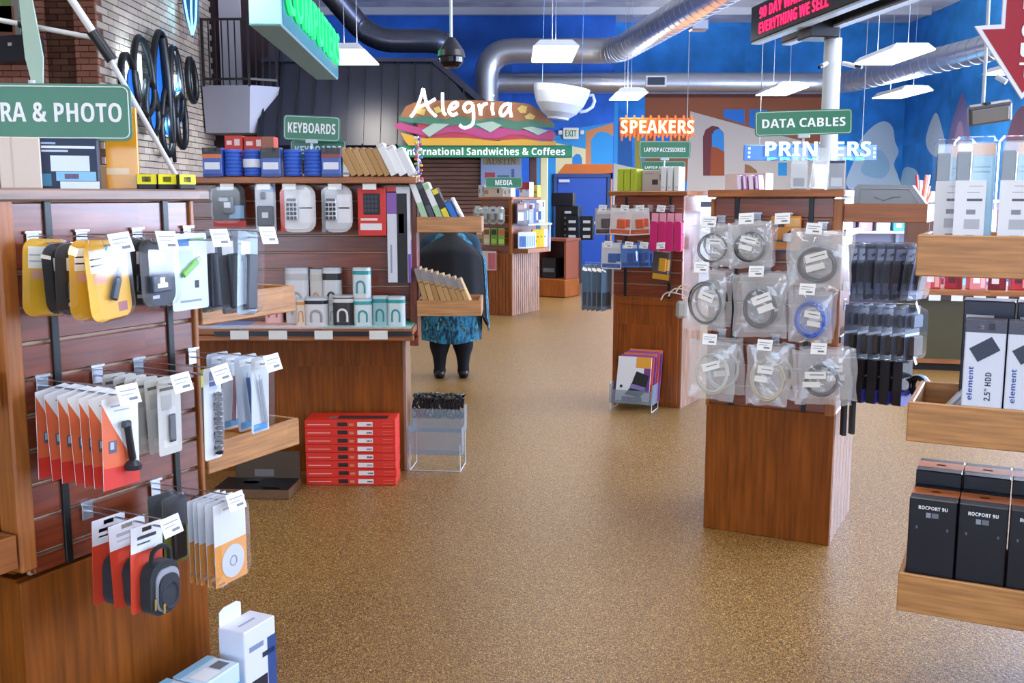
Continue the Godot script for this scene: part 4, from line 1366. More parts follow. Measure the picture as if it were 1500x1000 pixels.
	var e0 := pack("paper_envelope_pack", "front grey paper envelope pack with a black lens pen", "pack", lo(G, 0.275, 1.11, 0.27, 3, 0, -1), 0.085, 0.2, "c9c6bd", [["f", 0.1, 0.86, 0.9, 0.9, "5d5c58"], ["f", 0.15, 0.6, 0.6, 0.8, "b3b0a8"], ["f", 0.2, 0.1, 0.8, 0.2, "d7d4cc"]], Vector3(0.03, 0.1, 0.012), -0.1, ev, "grey envelope packs")
	for k in 5:
		dup(e0, lo(G, 0.275, 1.11, 0.27 - 0.04 * (k + 1), rng.randf_range(-8, 8), 0, rng.randf_range(-4, 4)), "%s grey paper envelope pack counted from the price tag" % ORD[k + 1])
	var bd2 := MB.new()
	for k in 13:
		bd2.lathe(Vector3(0.012 + 0.003 * sin(k * 2.1), -0.06 - k * 0.0135, 0.01), [Vector2(0.001, -0.008), Vector2(0.011, -0.005), Vector2(0.012, 0.003), Vector2(0.001, 0.008)], C("121316"), 8)
	pack("strap_card", "tall white card with a knobbly black beaded strap", "strap", lo(G, 0.42, 1.12, 0.285, 6, 0, -2), 0.075, 0.255, "dfe2e6", [["f", 0.3, 0.86, 0.85, 0.96, "8a97b4"], ["f", 0.3, 0.8, 0.85, 0.85, "38598f"]], Vector3(0.045, 0.19, 0.022), -0.13, bd2)
	for k in 4:
		var pn := MB.new()
		pn.t = Transform3D(Basis.from_euler(Vector3(0, 0, deg_to_rad(14.0 - k * 9))), Vector3(0, -0.11, 0.01))
		pn.tube([Vector3(0, -0.075, 0), Vector3(0, 0.06, 0)], 0.006, C(["b9bdc4", "3d5f94", "a46a62", "8c9098"][k]), 8)
		pn.tube([Vector3(0, 0.06, 0), Vector3(0, 0.075, 0)], 0.003, C("e2e4e8"), 8)
		pack("pen_pack", ["clear pack with a silver stylus pen, front of its hook", "clear pack with a blue pen behind the silver stylus", "clear pack with a reddish pen", "rear clear pack with a grey pen"][k], "pen", lo(G, 0.633, 1.12, 0.27 - k * 0.055, [8, -3, 4, 0][k], 0, [-3, 2, -2, 0][k]), 0.09, 0.225, ["d5dde4", "c3ced8", "cfd5da", "b9c6d2"][k], [["f", 0.1, 0.03, 0.9, 0.12, "4f9fd6"], ["f", 0.2, 0.86, 0.8, 0.95, "e9ecee"]], Vector3(0.095, 0.23, 0.024), -0.097, pn, "clear pen packs")
	carton("slim_box", "slim black box with a lime green top standing in the lower tray", "box", lo(G, 0.78, 0.75, -0.1, 12), Vector3(0.09, 0.29, 0.035), "15171a", [["f", 0.0, 0.84, 1.0, 1.0, "b9c832"], ["t", 0.0, 0.0, 1.0, 1.0, "c5d440"], ["f", 0.36, 0.3, 0.46, 0.8, "6f7276"], ["f", 0.55, 0.1, 0.8, 0.2, "8ba030"], ["r", 0.0, 0.84, 1.0, 1.0, "b9c832"]])
	# row three: camera pouches and disc sleeves
	hook(G, 0.215, 0.765, 0.3, "the three black camera pouches")
	hook(G, 0.459, 0.765, 0.3, "the disc sleeve pack")
	var cp := thing("camera_pouch", "front black and grey camera pouch on a red and white card", "camera pouch", lo(G, 0.215, 0.735, 0.255, 4, 0, -3) * Transform3D(Basis.from_scale(Vector3.ONE * 1.15), Vector3.ZERO), "camera pouches")
	m = MB.new()
	m.t = Transform3D(Basis.IDENTITY, Vector3(-0.02, -0.085, -0.004))
	m.ext(rrect(0.1, 0.2, 0.008), -0.0008, 0.0008, C("d9462c"))
	part(cp, "card", m, M.paper)
	part(cp, "print", inked(Vector3(0.1, 0.2, 0.0016), [["f", 0.0, 0.7, 1.0, 1.0, "e4e6e8"], ["f", 0.2, 0.84, 0.8, 0.88, "9aa2b0"], ["f", 0.2, 0.78, 0.6, 0.8, "b0b6c0"], ["f", 0.35, 0.92, 0.65, 0.97, "75603c"]]), M.paper).position = Vector3(-0.02, -0.185, -0.004)
	m = MB.new()
	var body := PackedVector2Array()
	for p in rrect(0.092, 0.125, 0.035, 6):
		body.append(p + Vector2(0, -0.135))
	m.ext(body, 0.0, 0.03, C("212227"))
	part(cp, "pouch_body", m, M.fabric)
	m = MB.new()
	for p in [[0.072, 0.1, -0.14, 0.03, 0.035, "9b9ea6"], [0.062, 0.085, -0.145, 0.035, 0.04, "2a2c33"], [0.05, 0.06, -0.152, 0.04, 0.044, "4b5162"]]:
		var q := PackedVector2Array()
		for e in rrect(p[0], p[1], 0.026, 6):
			q.append(e + Vector2(0.006, p[2]))
		m.ext(q, p[3], p[4], C(p[5]))
	part(cp, "front_pocket", m, M.fabric)
	m = MB.new()
	m.tube(smooth([-0.03, -0.08, -0.025, -0.05, 0.0, -0.04, 0.025, -0.05, 0.03, -0.08]), 0.006, C("18191c"), 7)
	part(cp, "carry_loop", m, M.fabric).position = Vector3(0, 0, 0.018)
	m = MB.new()
	m.box(Vector3(-0.034, -0.165, 0.033), Vector3(0.007, 0.028, 0.004), C("b39a5c"), 0.001)
	m.box(Vector3(-0.016, -0.178, 0.042), Vector3(0.007, 0.024, 0.004), C("b39a5c"), 0.001)
	part(cp, "zip_pull", m, M.chrome)
	dup(cp, lo(G, 0.215, 0.735, 0.185, -4, 0, 2) * Transform3D(Basis.from_scale(Vector3.ONE * 1.15), Vector3.ZERO), "middle black camera pouch on a red and white card")
	dup(cp, lo(G, 0.215, 0.735, 0.115, 3, 0, -2) * Transform3D(Basis.from_scale(Vector3.ONE * 1.15), Vector3.ZERO), "rear black camera pouch, nearest the slatwall post")
	var ds := pack("disc_sleeve_pack", "clear pack showing a silver disc in an orange sleeve", "disc pack", lo(G, 0.459, 0.735, 0.29, 3, 0, 0), 0.135, 0.24, "e3e5ea", [["f", 0.0, 0.0, 1.0, 0.5, "eb9a3a"], ["f", 0.2, 0.86, 0.9, 0.95, "f6f6f4"], ["f", 0.3, 0.9, 0.8, 0.92, "888c92"]], Vector3(0.145, 0.25, 0.02), -0.105, null, "", 0.004)
	m = MB.new()
	var dd := PackedVector2Array()
	for k in 28:
		dd.append(Vector2(cos(TAU * k / 28) * 0.048, sin(TAU * k / 28) * 0.048))
	m.ext(dd, 0.001, 0.0025, C("c9cdd4"))
	part(ds, "disc", m, M.gloss).position = Vector3(0.006, -0.165, 0.001)
	m = MB.new()
	m.lathe(Vector3.ZERO, [Vector2(0.016, 0.0), Vector2(0.016, 0.0012), Vector2(0.012, 0.0012)], C("8d9299"), 20)
	m.t = Transform3D.IDENTITY
	var hub := part(ds, "disc_hub", m, M.satin)
	hub.rotation_degrees = Vector3(90, 0, 0)
	hub.position = Vector3(0.006, -0.165, 0.0032)
	for k in 4:
		var sl := dup(ds, lo(G, 0.459, 0.735, 0.262 - k * 0.022, rng.randf_range(-3, 3), 0, 0), "%s disc sleeve pack counted back from the one showing its disc" % ORD[k + 1])
		sl.set_meta("group", "disc sleeve packs")
	ds.set_meta("group", "disc sleeve packs")
	var gb := MB.new()
	gb.box(Vector3(0, -0.12, 0.012), Vector3(0.05, 0.1, 0.018), C("23262b"), 0.004)
	var g0 := pack("memory_pack", "dark and olive clear pack between the pouches and the disc sleeves", "pack", lo(G, 0.42, 0.735, 0.12, 4, 0, 0), 0.1, 0.2, "8b9a2c", [["f", 0.0, 0.5, 1.0, 1.0, "4b5058"]], Vector3(0.105, 0.205, 0.022), -0.085, gb, "olive clear packs")
	dup(g0, lo(G, 0.42, 0.735, 0.07, -3, 0, 0), "rear olive clear pack beside the disc sleeves")
	# goods standing on the top board
	carton("storage_box", "plain cream box at the left end above the camera goods", "box", lo(G, 0.2, 1.621, -0.15, -40), Vector3(0.1, 0.135, 0.07), "d8c6b4", [["f", 0.3, 0.0, 0.34, 1.0, "cab5a2"]])
	var nb := carton("storage_box", "navy boxed adapter with a blue and white paper sticker", "box", lo(G, 0.303, 1.621, -0.085, -46), Vector3(0.15, 0.135, 0.06), "1b2744", [["f", 0.06, 0.88, 0.3, 0.92, "9fb0d4"], ["f", 0.06, 0.8, 0.95, 0.85, "e9eef6"], ["f", 0.06, 0.73, 0.5, 0.77, "c9d4e6"], ["f", 0.2, 0.35, 0.85, 0.66, "dfe9f2"], ["f", 0.28, 0.16, 0.95, 0.34, "8cc6e6"], ["f", 0.42, 0.2, 0.66, 0.3, "8a6a8c"], ["f", 0.34, 0.0, 1.0, 0.15, "e6eef4"], ["f", 0.04, 0.06, 0.2, 0.3, "3f7d9c"]])
	nb.set_meta("group", "boxes above the camera goods")
	carton("storage_box", "grey and white narrow box behind the navy one", "box", lo(G, 0.425, 1.621, -0.165, -44), Vector3(0.06, 0.125, 0.06), "bdb3b0", [["f", 0.1, 0.2, 0.4, 0.5, "8fa0b4"], ["f", 0.5, 0.6, 0.9, 0.9, "d6d2d0"]])
	carton("storage_box", "tall shiny orange and white box next to the telescopic pole", "box", lo(G, 0.545, 1.621, -0.15, -46), Vector3(0.09, 0.24, 0.05), "efa51f", [["f", 0.0, 0.18, 0.7, 0.26, "e8c896"], ["f", 0.1, 0.9, 0.9, 0.93, "d88a12"], ["f", 0.1, 0.84, 0.9, 0.86, "d88a12"]], "", "gloss")
	carton("storage_box", "light brown cardboard box behind the telescopic pole", "box", lo(G, 0.63, 1.621, -0.32, -40), Vector3(0.15, 0.075, 0.1), "a98a64", [])
	var cam_goods := ["first", "second", "third"]
	for k in 3:
		carton("battery_pack", "%s bright yellow and black battery pack at the far corner above the camera goods" % cam_goods[k], "battery pack", lo(G, 0.575 + k * 0.042, 1.621, -0.09 + k * 0.033, -40 + k * 14), Vector3(0.055, 0.045, 0.04), "17181a", [["f", 0.0, 0.35, 1.0, 1.0, "f0e31c"], ["t", 0.0, 0.0, 1.0, 1.0, "f2e420"], ["f", 0.25, 0.5, 0.7, 0.85, "3a3f1a"], ["r", 0.0, 0.35, 1.0, 1.0, "e6d91a"]], "yellow battery packs")
	# the sign and the telescopic stand behind it
	green_sign("green camera and photo sign standing above the left gondola", fr(-1.3, 2.8, 6.0, 1.827), 0.52, 0.152, "CAMERA & PHOTO", 0.13, 0.9, 0.34)
	o = thing("light_stand", "white telescopic light stand with black clamps behind the camera sign", "stand", fr(0, 3.3, 0.0))
	m = MB.new()
	m.tube([Vector3(-1.4, 2.26, 0.05), Vector3(-1.29, 2.06, 0.0)], 0.012, C("dedddb"), 8)
	m.tube([Vector3(-1.29, 2.06, 0.0), Vector3(-1.085, 1.64, -0.05)], 0.008, C("d2d2d2"), 8)
	part(o, "pole", m, M.satin)
	part(o, "clamp", stick(Vector3(-1.323, 2.115, 0.01), Vector3(-1.273, 2.03, -0.01), 0.018, "1d1d20"), M.satin)
	part(o, "crossbar", stick(Vector3(-1.9, 2.2, 0.05), Vector3(-1.31, 2.095, 0.0), 0.008, "cfcfcd"), M.satin)
	part(o, "crossbar_clamp", stick(Vector3(-1.545, 2.14, 0.02), Vector3(-1.5, 2.13, 0.02), 0.016, "1d1d20"), M.satin)
	m = MB.new()
	poly(m, [-0.028, 0.3, 0.01, 0.3, 0.036, 0.1, 0.03, 0.02, 0.0, 0.0, -0.02, 0.1], -0.004, 0.004, "9fb9a6")
	var fin := part(o, "paddle", m, M.satin)
	fin.position = Vector3(-1.5, 1.93, 0.05)
	m = MB.new()
	m.tube([Vector3(-1.55, 1.925, 0.06), Vector3(-1.45, 1.925, 0.06)], 0.012, C("c9cbc9"), 8)
	m.tube([Vector3(-1.5, 1.925, 0.06), Vector3(-1.5, 1.96, 0.06)], 0.012, C("c9cbc9"), 8)
	part(o, "foot_clip", m, M.satin)
	# things on the far left wall
	carton("wall_speaker", "black wall speaker with a tiny white badge on the red brick wall", "speaker", lo(fr(-5.9, 12.4, 0.0), 0, 3.18, 0, -20), Vector3(0.6, 0.3, 0.25), "1c1c22", [["f", 0.5, 0.6, 0.6, 0.72, "d8d8dc"]], "", "satin")
	o = thing("wall_poster", "framed photo print in rosy and green tones on the red brick wall", "poster", fr(-6.18, 12.5, 0.0, 3.4))
	part(o, "board", bx(Vector3(0, 0.75, 0), Vector3(0.6, 1.5, 0.03), "9a9f92", 0.004), M.paper)
	part(o, "print", inked(Vector3(0.6, 1.5, 0.03), [["f", 0.0, 0.62, 1.0, 1.0, "a9717a"], ["f", 0.4, 0.7, 0.75, 1.0, "c69a9c"], ["f", 0.0, 0.45, 1.0, 0.62, "b9b6b4"], ["f", 0.2, 0.1, 0.85, 0.4, "7a9a52"], ["f", 0.5, 0.06, 0.9, 0.3, "a0664a"], ["f", 0.1, 0.36, 0.6, 0.44, "7d4436"]]), M.paper)
func canister(called: String, label: String, T: Transform3D, w: float, h: float, body: String, band: String, mark: String) -> void:
	var o := thing(called, label, "canister", T, "cable canisters on the keyboard shelf")
	var m := MB.new()
	m.t = Transform3D(Basis(Vector3.RIGHT, deg_to_rad(-90)), Vector3.ZERO)
	m.ext(rrect(w, w * 0.72, w * 0.26, 4), 0.0, h * 0.94, C(body))
	part(o, "body", m, M.satin)
	m = MB.new()
	m.t = Transform3D(Basis(Vector3.RIGHT, deg_to_rad(-90)), Vector3.ZERO)
	m.ext(rrect(w * 1.02, w * 0.75, w * 0.26, 4), h * 0.78, h * 0.9, C(band))
	m.ext(rrect(w * 0.98, w * 0.7, w * 0.26, 4), h * 0.94, h, C("c9cfd2"))
	part(o, "lid_band", m, M.satin)
	m = MB.new()
	m.t = Transform3D(Basis.IDENTITY, Vector3(0, h * 0.36, w * 0.365))
	m.tube(smooth([-w * 0.22, -h * 0.2, -w * 0.2, h * 0.12, 0.0, h * 0.2, w * 0.2, h * 0.1, w * 0.22, -h * 0.2]), w * 0.06, C(mark), 6)
	part(o, "print", m, M.satin)

func keyboard_gondola() -> void:
	var G := fr(-1.95, 5.5, 0.0)
	var o := thing("display_gondola", "cherry slatwall gondola under the keyboards sign with a shelf of canisters", "gondola", G)
	part(o, "base_panel", bx(Vector3(0.65, 0.405, -0.42), Vector3(1.34, 0.81, 0.26), "ffffff", 0.004), M.panel)
	part(o, "base_edge", bx(Vector3(1.325, 0.405, -0.42), Vector3(0.02, 0.81, 0.27), "ffffff", 0.003), M.side_wood)
	part(o, "kick_strip", bx(Vector3(0.65, 0.02, -0.415), Vector3(1.3, 0.04, 0.24), "1a1512"), M.matte)
	part(o, "shelf", bx(Vector3(0.7, 0.872, -0.15), Vector3(1.42, 0.04, 0.34), "ffffff", 0.003), M.edge_h)
	part(o, "shelf_apron", bx(Vector3(0.7, 0.832, 0.0), Vector3(1.42, 0.03, 0.03), "ffffff", 0.003), M.edge_h)
	part(o, "price_rail", bx(Vector3(0.86, 0.858, 0.022), Vector3(1.08, 0.026, 0.006), "1c1b1d"), M.satin)
	for k in 4:
		part(o, "price_tag", bx(Vector3([0.46, 0.67, 0.92, 1.22][k], 0.852, 0.027), Vector3(0.1, 0.048, 0.002), "e4e4dc"), M.paper)
	for a in [[0.39, 0.2, "9db2e2"], [0.71, 0.44, "efb9a6"], [1.165, 0.47, "62cdb8"]]:
		part(o, "shelf_liner", bx(Vector3(a[0], 0.8935, -0.13), Vector3(a[1], 0.003, 0.3), a[2]), M.paper)
	part(o, "shelf_lip", bx(Vector3(0.7, 0.895, 0.026), Vector3(1.4, 0.02, 0.002), "8fd8cc"), M.clear_film)
	slats(o, 0.1, 1.37, steps(0.9, 1.672, 8), -0.26, M.slat)
	part(o, "core", bx(Vector3(0.72, 1.28, -0.4), Vector3(1.3, 0.78, 0.2), "ffffff"), M.panel)
	part(o, "end_post", bx(Vector3(1.395, 1.24, -0.25), Vector3(0.05, 0.87, 0.12), "ffffff", 0.005), M.slat_v)
	part(o, "lower_post", bx(Vector3(1.395, 0.79, -0.25), Vector3(0.05, 0.06, 0.12), "ffffff", 0.003), M.slat_v)
	part(o, "top_board", bx(Vector3(0.72, 1.69, -0.3), Vector3(1.42, 0.036, 0.45), "ffffff", 0.004), M.edge_h)
	for k in 5:
		part(o, "hook_peg", stick(Vector3([0.39, 0.59, 0.75, 0.98, 1.17][k], 1.655, -0.25), Vector3([0.39, 0.59, 0.75, 0.98, 1.17][k], 1.655, -0.1), 0.004, "c6cad0"), M.chrome)
		part(o, "price_tag", bx(Vector3([0.39, 0.59, 0.73, 0.98, 1.17][k] , 1.66, -0.09), Vector3(0.075, 0.042, 0.002), "efefea"), M.paper)
	# hanging packs
	var m := MB.new()
	m.box(Vector3(0.0, -0.1, 0.02), Vector3(0.06, 0.1, 0.03), C("2b2c30"), 0.008)
	m.box(Vector3(-0.02, -0.07, 0.04), Vector3(0.05, 0.02, 0.01), C("a8adb4"), 0.003)
	m.box(Vector3(0.0, -0.1, 0.037), Vector3(0.035, 0.03, 0.004), C("dfe1e4"))
	pack("mouse_pack", "dark rounded blister pack with a black handset and red strip", "mouse pack", lo(G, 0.39, 1.655, -0.12), 0.18, 0.235, "322c2c", [["f", 0.0, 0.0, 1.0, 0.14, "c43a34"], ["f", 0.15, 0.85, 0.6, 0.92, "b8b8b8"], ["f", 0.5, 0.2, 0.95, 0.5, "7fa9c9"]], Vector3(0.185, 0.22, 0.07), -0.1, m, "", 0.05)
	m = MB.new()
	m.box(Vector3(0, -0.17, 0.012), Vector3(0.09, 0.11, 0.02), C("131417"), 0.006)
	m.box(Vector3(0, -0.165, 0.024), Vector3(0.034, 0.03, 0.003), C("d9dadc"))
	m.box(Vector3(-0.01, -0.06, 0.012), Vector3(0.03, 0.04, 0.015), C("1d1e22"), 0.005)
	pack("mouse_pack", "narrow clear pack with a square black gadget", "gadget pack", lo(G, 0.592, 1.665, -0.12), 0.112, 0.27, "c9ced6", [["f", 0.3, 0.8, 1.0, 0.95, "8db4d8"]], Vector3(0.116, 0.27, 0.035), -0.12, m)
	for k in 2:
		m = MB.new()
		m.box(Vector3(-0.03, -0.12, 0.02), Vector3(0.062, 0.12, 0.02), C("d9dadc"), 0.008)
		for r in 4:
			for c in 3:
				m.box(Vector3(-0.05 + c * 0.02, -0.165 + r * 0.024, 0.032), Vector3(0.015, 0.018, 0.006), C("26272b"), 0.002)
		m.box(Vector3(-0.03, -0.066, 0.031), Vector3(0.05, 0.014, 0.004), C("5a5d62"))
		pack("keypad_pack", ["white bulging blister pack with a number keypad and red edge", "grey white blister pack with a number keypad, second from the red box"][k], "keypad", lo(G, [0.77, 0.985][k], 1.65, -0.12), [0.195, 0.17][k], 0.26, ["e2e1df", "cfcfcf"][k], [["f", 0.0, 0.0, 0.12, 0.9, ["d2463c", "8d8f92"][k]], ["f", 0.5, 0.2, 0.95, 0.8, "efefee"], ["f", 0.55, 0.5, 0.9, 0.53, "a7a9ac"], ["f", 0.15, 0.9, 0.7, 0.96, "a9abad"]], Vector3([0.2, 0.175][k], 0.255, 0.06), -0.11, m, "keypad blister packs", 0.06)
	m = MB.new()
	var kp := carton("keypad_box", "flat red box picturing a black number keypad", "keypad", lo(G, 1.175, 1.385, -0.15), Vector3(0.155, 0.265, 0.04), "d6322a", [["f", 0.08, 0.12, 0.85, 0.26, "e9e3df"], ["f", 0.1, 0.32, 0.7, 0.37, "f2d8d0"], ["f", 0.2, 0.44, 0.8, 0.88, "1b1c20"]])
	for r in 4:
		for c in 4:
			m.box(Vector3(-0.036 + c * 0.02, 0.14 + r * 0.025, 0.0215), Vector3(0.015, 0.019, 0.002), C("3d3f45"))
	part(kp, "keypad_print", m, M.paper)
	carton("keyboard_box", "tall white and purple box with a black keyboard window on the end post", "keyboard", lo(G, 1.322, 1.125, -0.16), Vector3(0.13, 0.53, 0.05), "d9dbe2", [["f", 0.0, 0.72, 0.42, 0.95, "8a5aa6"], ["f", 0.0, 0.94, 0.4, 1.0, "cf4a44"], ["f", 0.42, 0.0, 0.86, 0.93, "17181c"], ["f", 0.5, 0.52, 0.72, 0.72, "e3e3e0"], ["f", 0.12, 0.1, 0.2, 0.4, "9a9ca4"], ["f", 0.88, 0.0, 1.0, 0.3, "7a52a0"], ["r", 0.0, 0.0, 1.0, 0.45, "7a52a0"]])
	# canisters
	var cz := -0.03
	for a in [
		[0.6, 0.895, -0.2, 0.1, 0.2, "e4b9b4", "d04a5e", "d04a5e", "pink canister half hidden by the upper wooden tray"],
		[0.735, 0.895, -0.2, 0.13, 0.31, "dad9d6", "bdbbb8", "b5b2ae", "tall white canister at the back of the shelf"],
		[0.845, 0.895, -0.22, 0.08, 0.3, "d6d0c8", "c9c2b8", "d8a98c", "tall cream canister next to the tall white one"],
		[0.935, 0.895, -0.2, 0.105, 0.31, "dcdbd9", "2f2c2c", "4a4745", "tall white canister with a black band at the back"],
		[0.79, 0.895, cz, 0.055, 0.15, "e6d3bd", "d8974a", "d8974a", "small cream and orange canister at the shelf front"],
		[0.875, 0.895, cz, 0.125, 0.16, "dedcda", "262527", "9f9d9b", "squat white canister with a black lid"],
		[0.955, 0.895, cz - 0.03, 0.04, 0.14, "d3d1ce", "bdbab6", "8a8784", "thin white canister beside the black lidded one"],
		[1.025, 0.895, cz, 0.115, 0.17, "33302f", "dddcd6", "e6e6e2", "black and white canister with a paper sticker"],
		[1.13, 0.895, cz, 0.1, 0.155, "d7e1e0", "2f9fa0", "2b9aa0", "lower teal canister of the stacked pair"],
		[1.127, 1.052, cz, 0.098, 0.165, "d9e3e2", "2f9fa0", "2b9aa0", "upper teal canister of the stacked pair"],
		[1.225, 0.895, cz - 0.02, 0.09, 0.165, "9ec0c2", "2b8f94", "2b8f94", "dark teal canister between two paler teal ones"],
		[1.315, 0.895, cz, 0.095, 0.165, "d4dedd", "2f9fa0", "2b9aa0", "teal canister at the end of the shelf by the post"]]:
		canister("cable_canister", a[8], lo(G, a[0], a[1], a[2], rng.randf_range(-8, 8)), a[3], a[4], a[5], a[6], a[7])
	# goods on the top board
	for a in [[0.425, 0.1], [0.53, 0.1], [0.75, 0.1], [0.865, 0.11]]:
		var k: int = [0.425, 0.53, 0.75, 0.865].find(a[0])
		o = thing("disc_spindle", ["blue bubble wrapped spindle, leftmost of the four above the keyboards", "blue bubble wrapped spindle with a white label band", "blue bubble wrapped spindle right of the black capped pack", "blue bubble wrapped spindle beside the brown boxes' pack"][k], "spindle", lo(G, a[0], 1.708, -0.12), "blue spindles")
		m = MB.new()
		var prof := [Vector2(0.001, 0.0)]
		for r in 7:
			prof.append(Vector2(a[1] * 0.46, 0.004 + r * 0.02))
			prof.append(Vector2(a[1] * 0.51, 0.014 + r * 0.02))
		prof.append(Vector2(a[1] * 0.46, 0.147)); prof.append(Vector2(0.001, 0.15))
		m.lathe(Vector3.ZERO, prof, C("3f68c8"), 20)
		part(o, "wrap", m, M.satin)
		if k == 1:
			m = MB.new()
			m.lathe(Vector3.ZERO, [Vector2(0.053, 0.05), Vector2(0.053, 0.095)], C("e6e8ee"), 20)
			part(o, "label_band", m, M.paper)
	for a in [[0.325, "d8733c", "clear pack of blue discs with an orange band, left end above the keyboards"], [0.64, "2a2426", "clear pack of blue discs with a black cap and white label"], [0.97, "8a3a30", "clear pack of blue discs with dark red band by the brown boxes"]]:
		carton("disc_pack", a[2], "disc pack", lo(G, a[0], 1.708, -0.1, rng.randf_range(-6, 6)), Vector3(0.105, 0.155, 0.08), "3f5fae", [["f", 0.0, 0.78, 1.0, 1.0, "2a2022"], ["f", 0.0, 0.64, 1.0, 0.78, a[1]], ["f", 0.1, 0.25, 0.9, 0.5, "e4e6ea"], ["f", 0.0, 0.0, 1.0, 0.1, "2c3f86"], ["f", 0.1, 0.86, 0.3, 1.0, "55484a"], ["f", 0.6, 0.86, 0.8, 1.0, "55484a"]], "blue disc packs", "satin")
	carton("red_box", "small red box above the blue spindles, left of two", "box", lo(G, 0.395, 1.708, -0.3), Vector3(0.1, 0.23, 0.12), "d23a28", [["f", 0.12, 0.78, 0.4, 0.88, "f0d8d0"], ["f", 0.55, 0.76, 0.85, 0.92, "e8cfc8"]], "red boxes above the keyboards")
	carton("red_box", "longer red box above the blue spindles, right of two", "box", lo(G, 0.535, 1.708, -0.3), Vector3(0.165, 0.225, 0.12), "c93a2a", [["f", 0.08, 0.78, 0.3, 0.88, "f0d8d0"], ["f", 0.42, 0.76, 0.58, 0.92, "e8cfc8"], ["f", 0.62, 0.7, 1.0, 1.0, "a8694a"]], "red boxes above the keyboards")
	carton("ink_pack", "tiny yellow and white pack before the brown boxes", "pack", lo(G, 1.045, 1.708, -0.1), Vector3(0.035, 0.115, 0.03), "e7e6da", [["f", 0.0, 0.55, 1.0, 1.0, "e4dc30"], ["f", 0.1, 0.1, 0.9, 0.2, "8a8a80"]])
	for k in 6:
		carton("brown_box", "%s brown cardboard box leaning above the keyboards, counted from the discs" % ORD[k].replace("front", "first"), "box", lo(G, 1.09 + k * 0.036, 1.714, -0.14 - 0.004 * k, 0, 0, 26), Vector3(0.032, 0.165, 0.13), ["b98d57", "b4874f", "bf945e"][k % 3], [["f", 0.0, 0.96, 1.0, 1.0, "8f6a3c"]], "leaning brown boxes above the keyboards")
	for k in 3:
		carton("white_box", "%s tall white box leaning at the right end above the keyboards" % ["first", "second", "third"][k], "box", lo(G, 1.31 + k * 0.046, 1.718, -0.15 - 0.01 * k, 0, 0, 26), Vector3(0.042, 0.185 - k * 0.012, 0.14), ["e6e4de", "eceae4", "dedcd8"][k], [["f", 0.1, 0.9, 0.9, 0.96, "cfccc6"]], "leaning white boxes above the keyboards")
	green_sign("green keyboards sign on a clear stand above the blue spindles", lo(G, 0.85, 1.972, -0.16, 0, 0, -2.5), 0.31, 0.135, "KEYBOARDS", 0.19)
	green_sign("second green sign partly hidden just below the keyboards sign", lo(G, 0.86, 1.86, -0.28), 0.31, 0.11, "KEYBOARDS", 0.09)
	# string of tiny colourful charms at the end post
	o = thing("charm_strip", "hanging strip of tiny colourful charms at the gondola end", "charm strip", lo(G, 1.435, 1.67, -0.14))
	part(o, "rod", stick(Vector3(0, 0, 0), Vector3(0, 0.26, 0), 0.005, "d9dde2"), M.satin)
	part(o, "foot_clamp", bx(Vector3(-0.02, 0.005, -0.01), Vector3(0.05, 0.01, 0.04), "c9cdd2"), M.satin)
	var cols := ["d2447c", "e9c832", "5fa84a", "7a4fb0", "e8e6ea", "d8662c", "4a7fd0"]
	for k in 26:
		part(o, "charm", bx(Vector3(0.016 * cos(k * 2.4), 0.03 + k * 0.0088, 0.016 * sin(k * 2.4)), Vector3(0.018, 0.015, 0.018), cols[k % 7], 0.004), M.satin)
	# end trays with leaning boxes
	tray("upper wooden tray of leaning software boxes at the end of the keyboard gondola", lo(G, 1.425, 1.405, -0.1), 0.36, 0.085, 0.34)
	tray("lower wooden tray of leaning brown boxes at the end of the keyboard gondola", lo(G, 1.42, 0.94, -0.1), 0.36, 0.088, 0.34)
	var soft := [["eceae6", "a9cda0", "tall white and green box, first in the upper end tray"], ["23262c", "4a4f58", "dark box between the two white and green ones"], ["e6e6e4", "9cc694", "second tall white and green box in the upper end tray"], ["1d1f22", "e6d530", "black box with a yellow top in the upper end tray"], ["2a6fc4", "2a6fc4", "bright blue box near the end of the upper tray"], ["e8eaec", "cfd4d8", "thin white box last in the upper end tray"]]
	for k in 6:
		carton("software_box", soft[k][2], "box", lo(G, 1.49 + k * 0.043, 1.427, -0.2, 0, 0, 20.0 + k * 1.5), Vector3([0.034, 0.03, 0.034, 0.034, 0.034, 0.012][k], [0.3, 0.27, 0.27, 0.24, 0.16, 0.19][k], 0.16), soft[k][0], [["f", 0.05, 0.05, 0.95, 0.5, soft[k][1]], ["f", 0.05, 0.86, 0.95, 0.98, soft[k][1]]], "leaning software boxes")
	for k in 8:
		carton("brown_box", "%s leaning brown box with a grey top in the lower end tray" % ORD[k].replace("front", "first"), "box", lo(G, 1.485 + k * 0.035, 0.96, -0.2 + 0.01 * (k % 2), 0, 0, 15.0 + k * 1.3), Vector3(0.03, 0.255 - 0.008 * k, 0.16), ["b58a50", "bc9258", "ab8048"][k % 3], [["f", 0.0, 0.74, 1.0, 1.0, "8d8684"], ["t", 0.0, 0.0, 1.0, 1.0, "a09a98"], ["f", 0.1, 0.66, 0.9, 0.7, "8a6632"]], "leaning brown boxes in the lower end tray")

func bin_row(called: String, o: Node, z: float, y: float) -> void:
	# one sloped acrylic pocket
	var m := MB.new()
	m.box(Vector3(0, y + 0.07, z + 0.05), Vector3(0.32, 0.14, 0.004), Color.WHITE)
	m.box(Vector3(0, y + 0.002, z), Vector3(0.32, 0.004, 0.1), Color.WHITE)
	for s in [-1, 1]:
		m.box(Vector3(s * 0.158, y + 0.08, z), Vector3(0.004, 0.16, 0.1), Color.WHITE)
	part(o, called, m, M.frost)

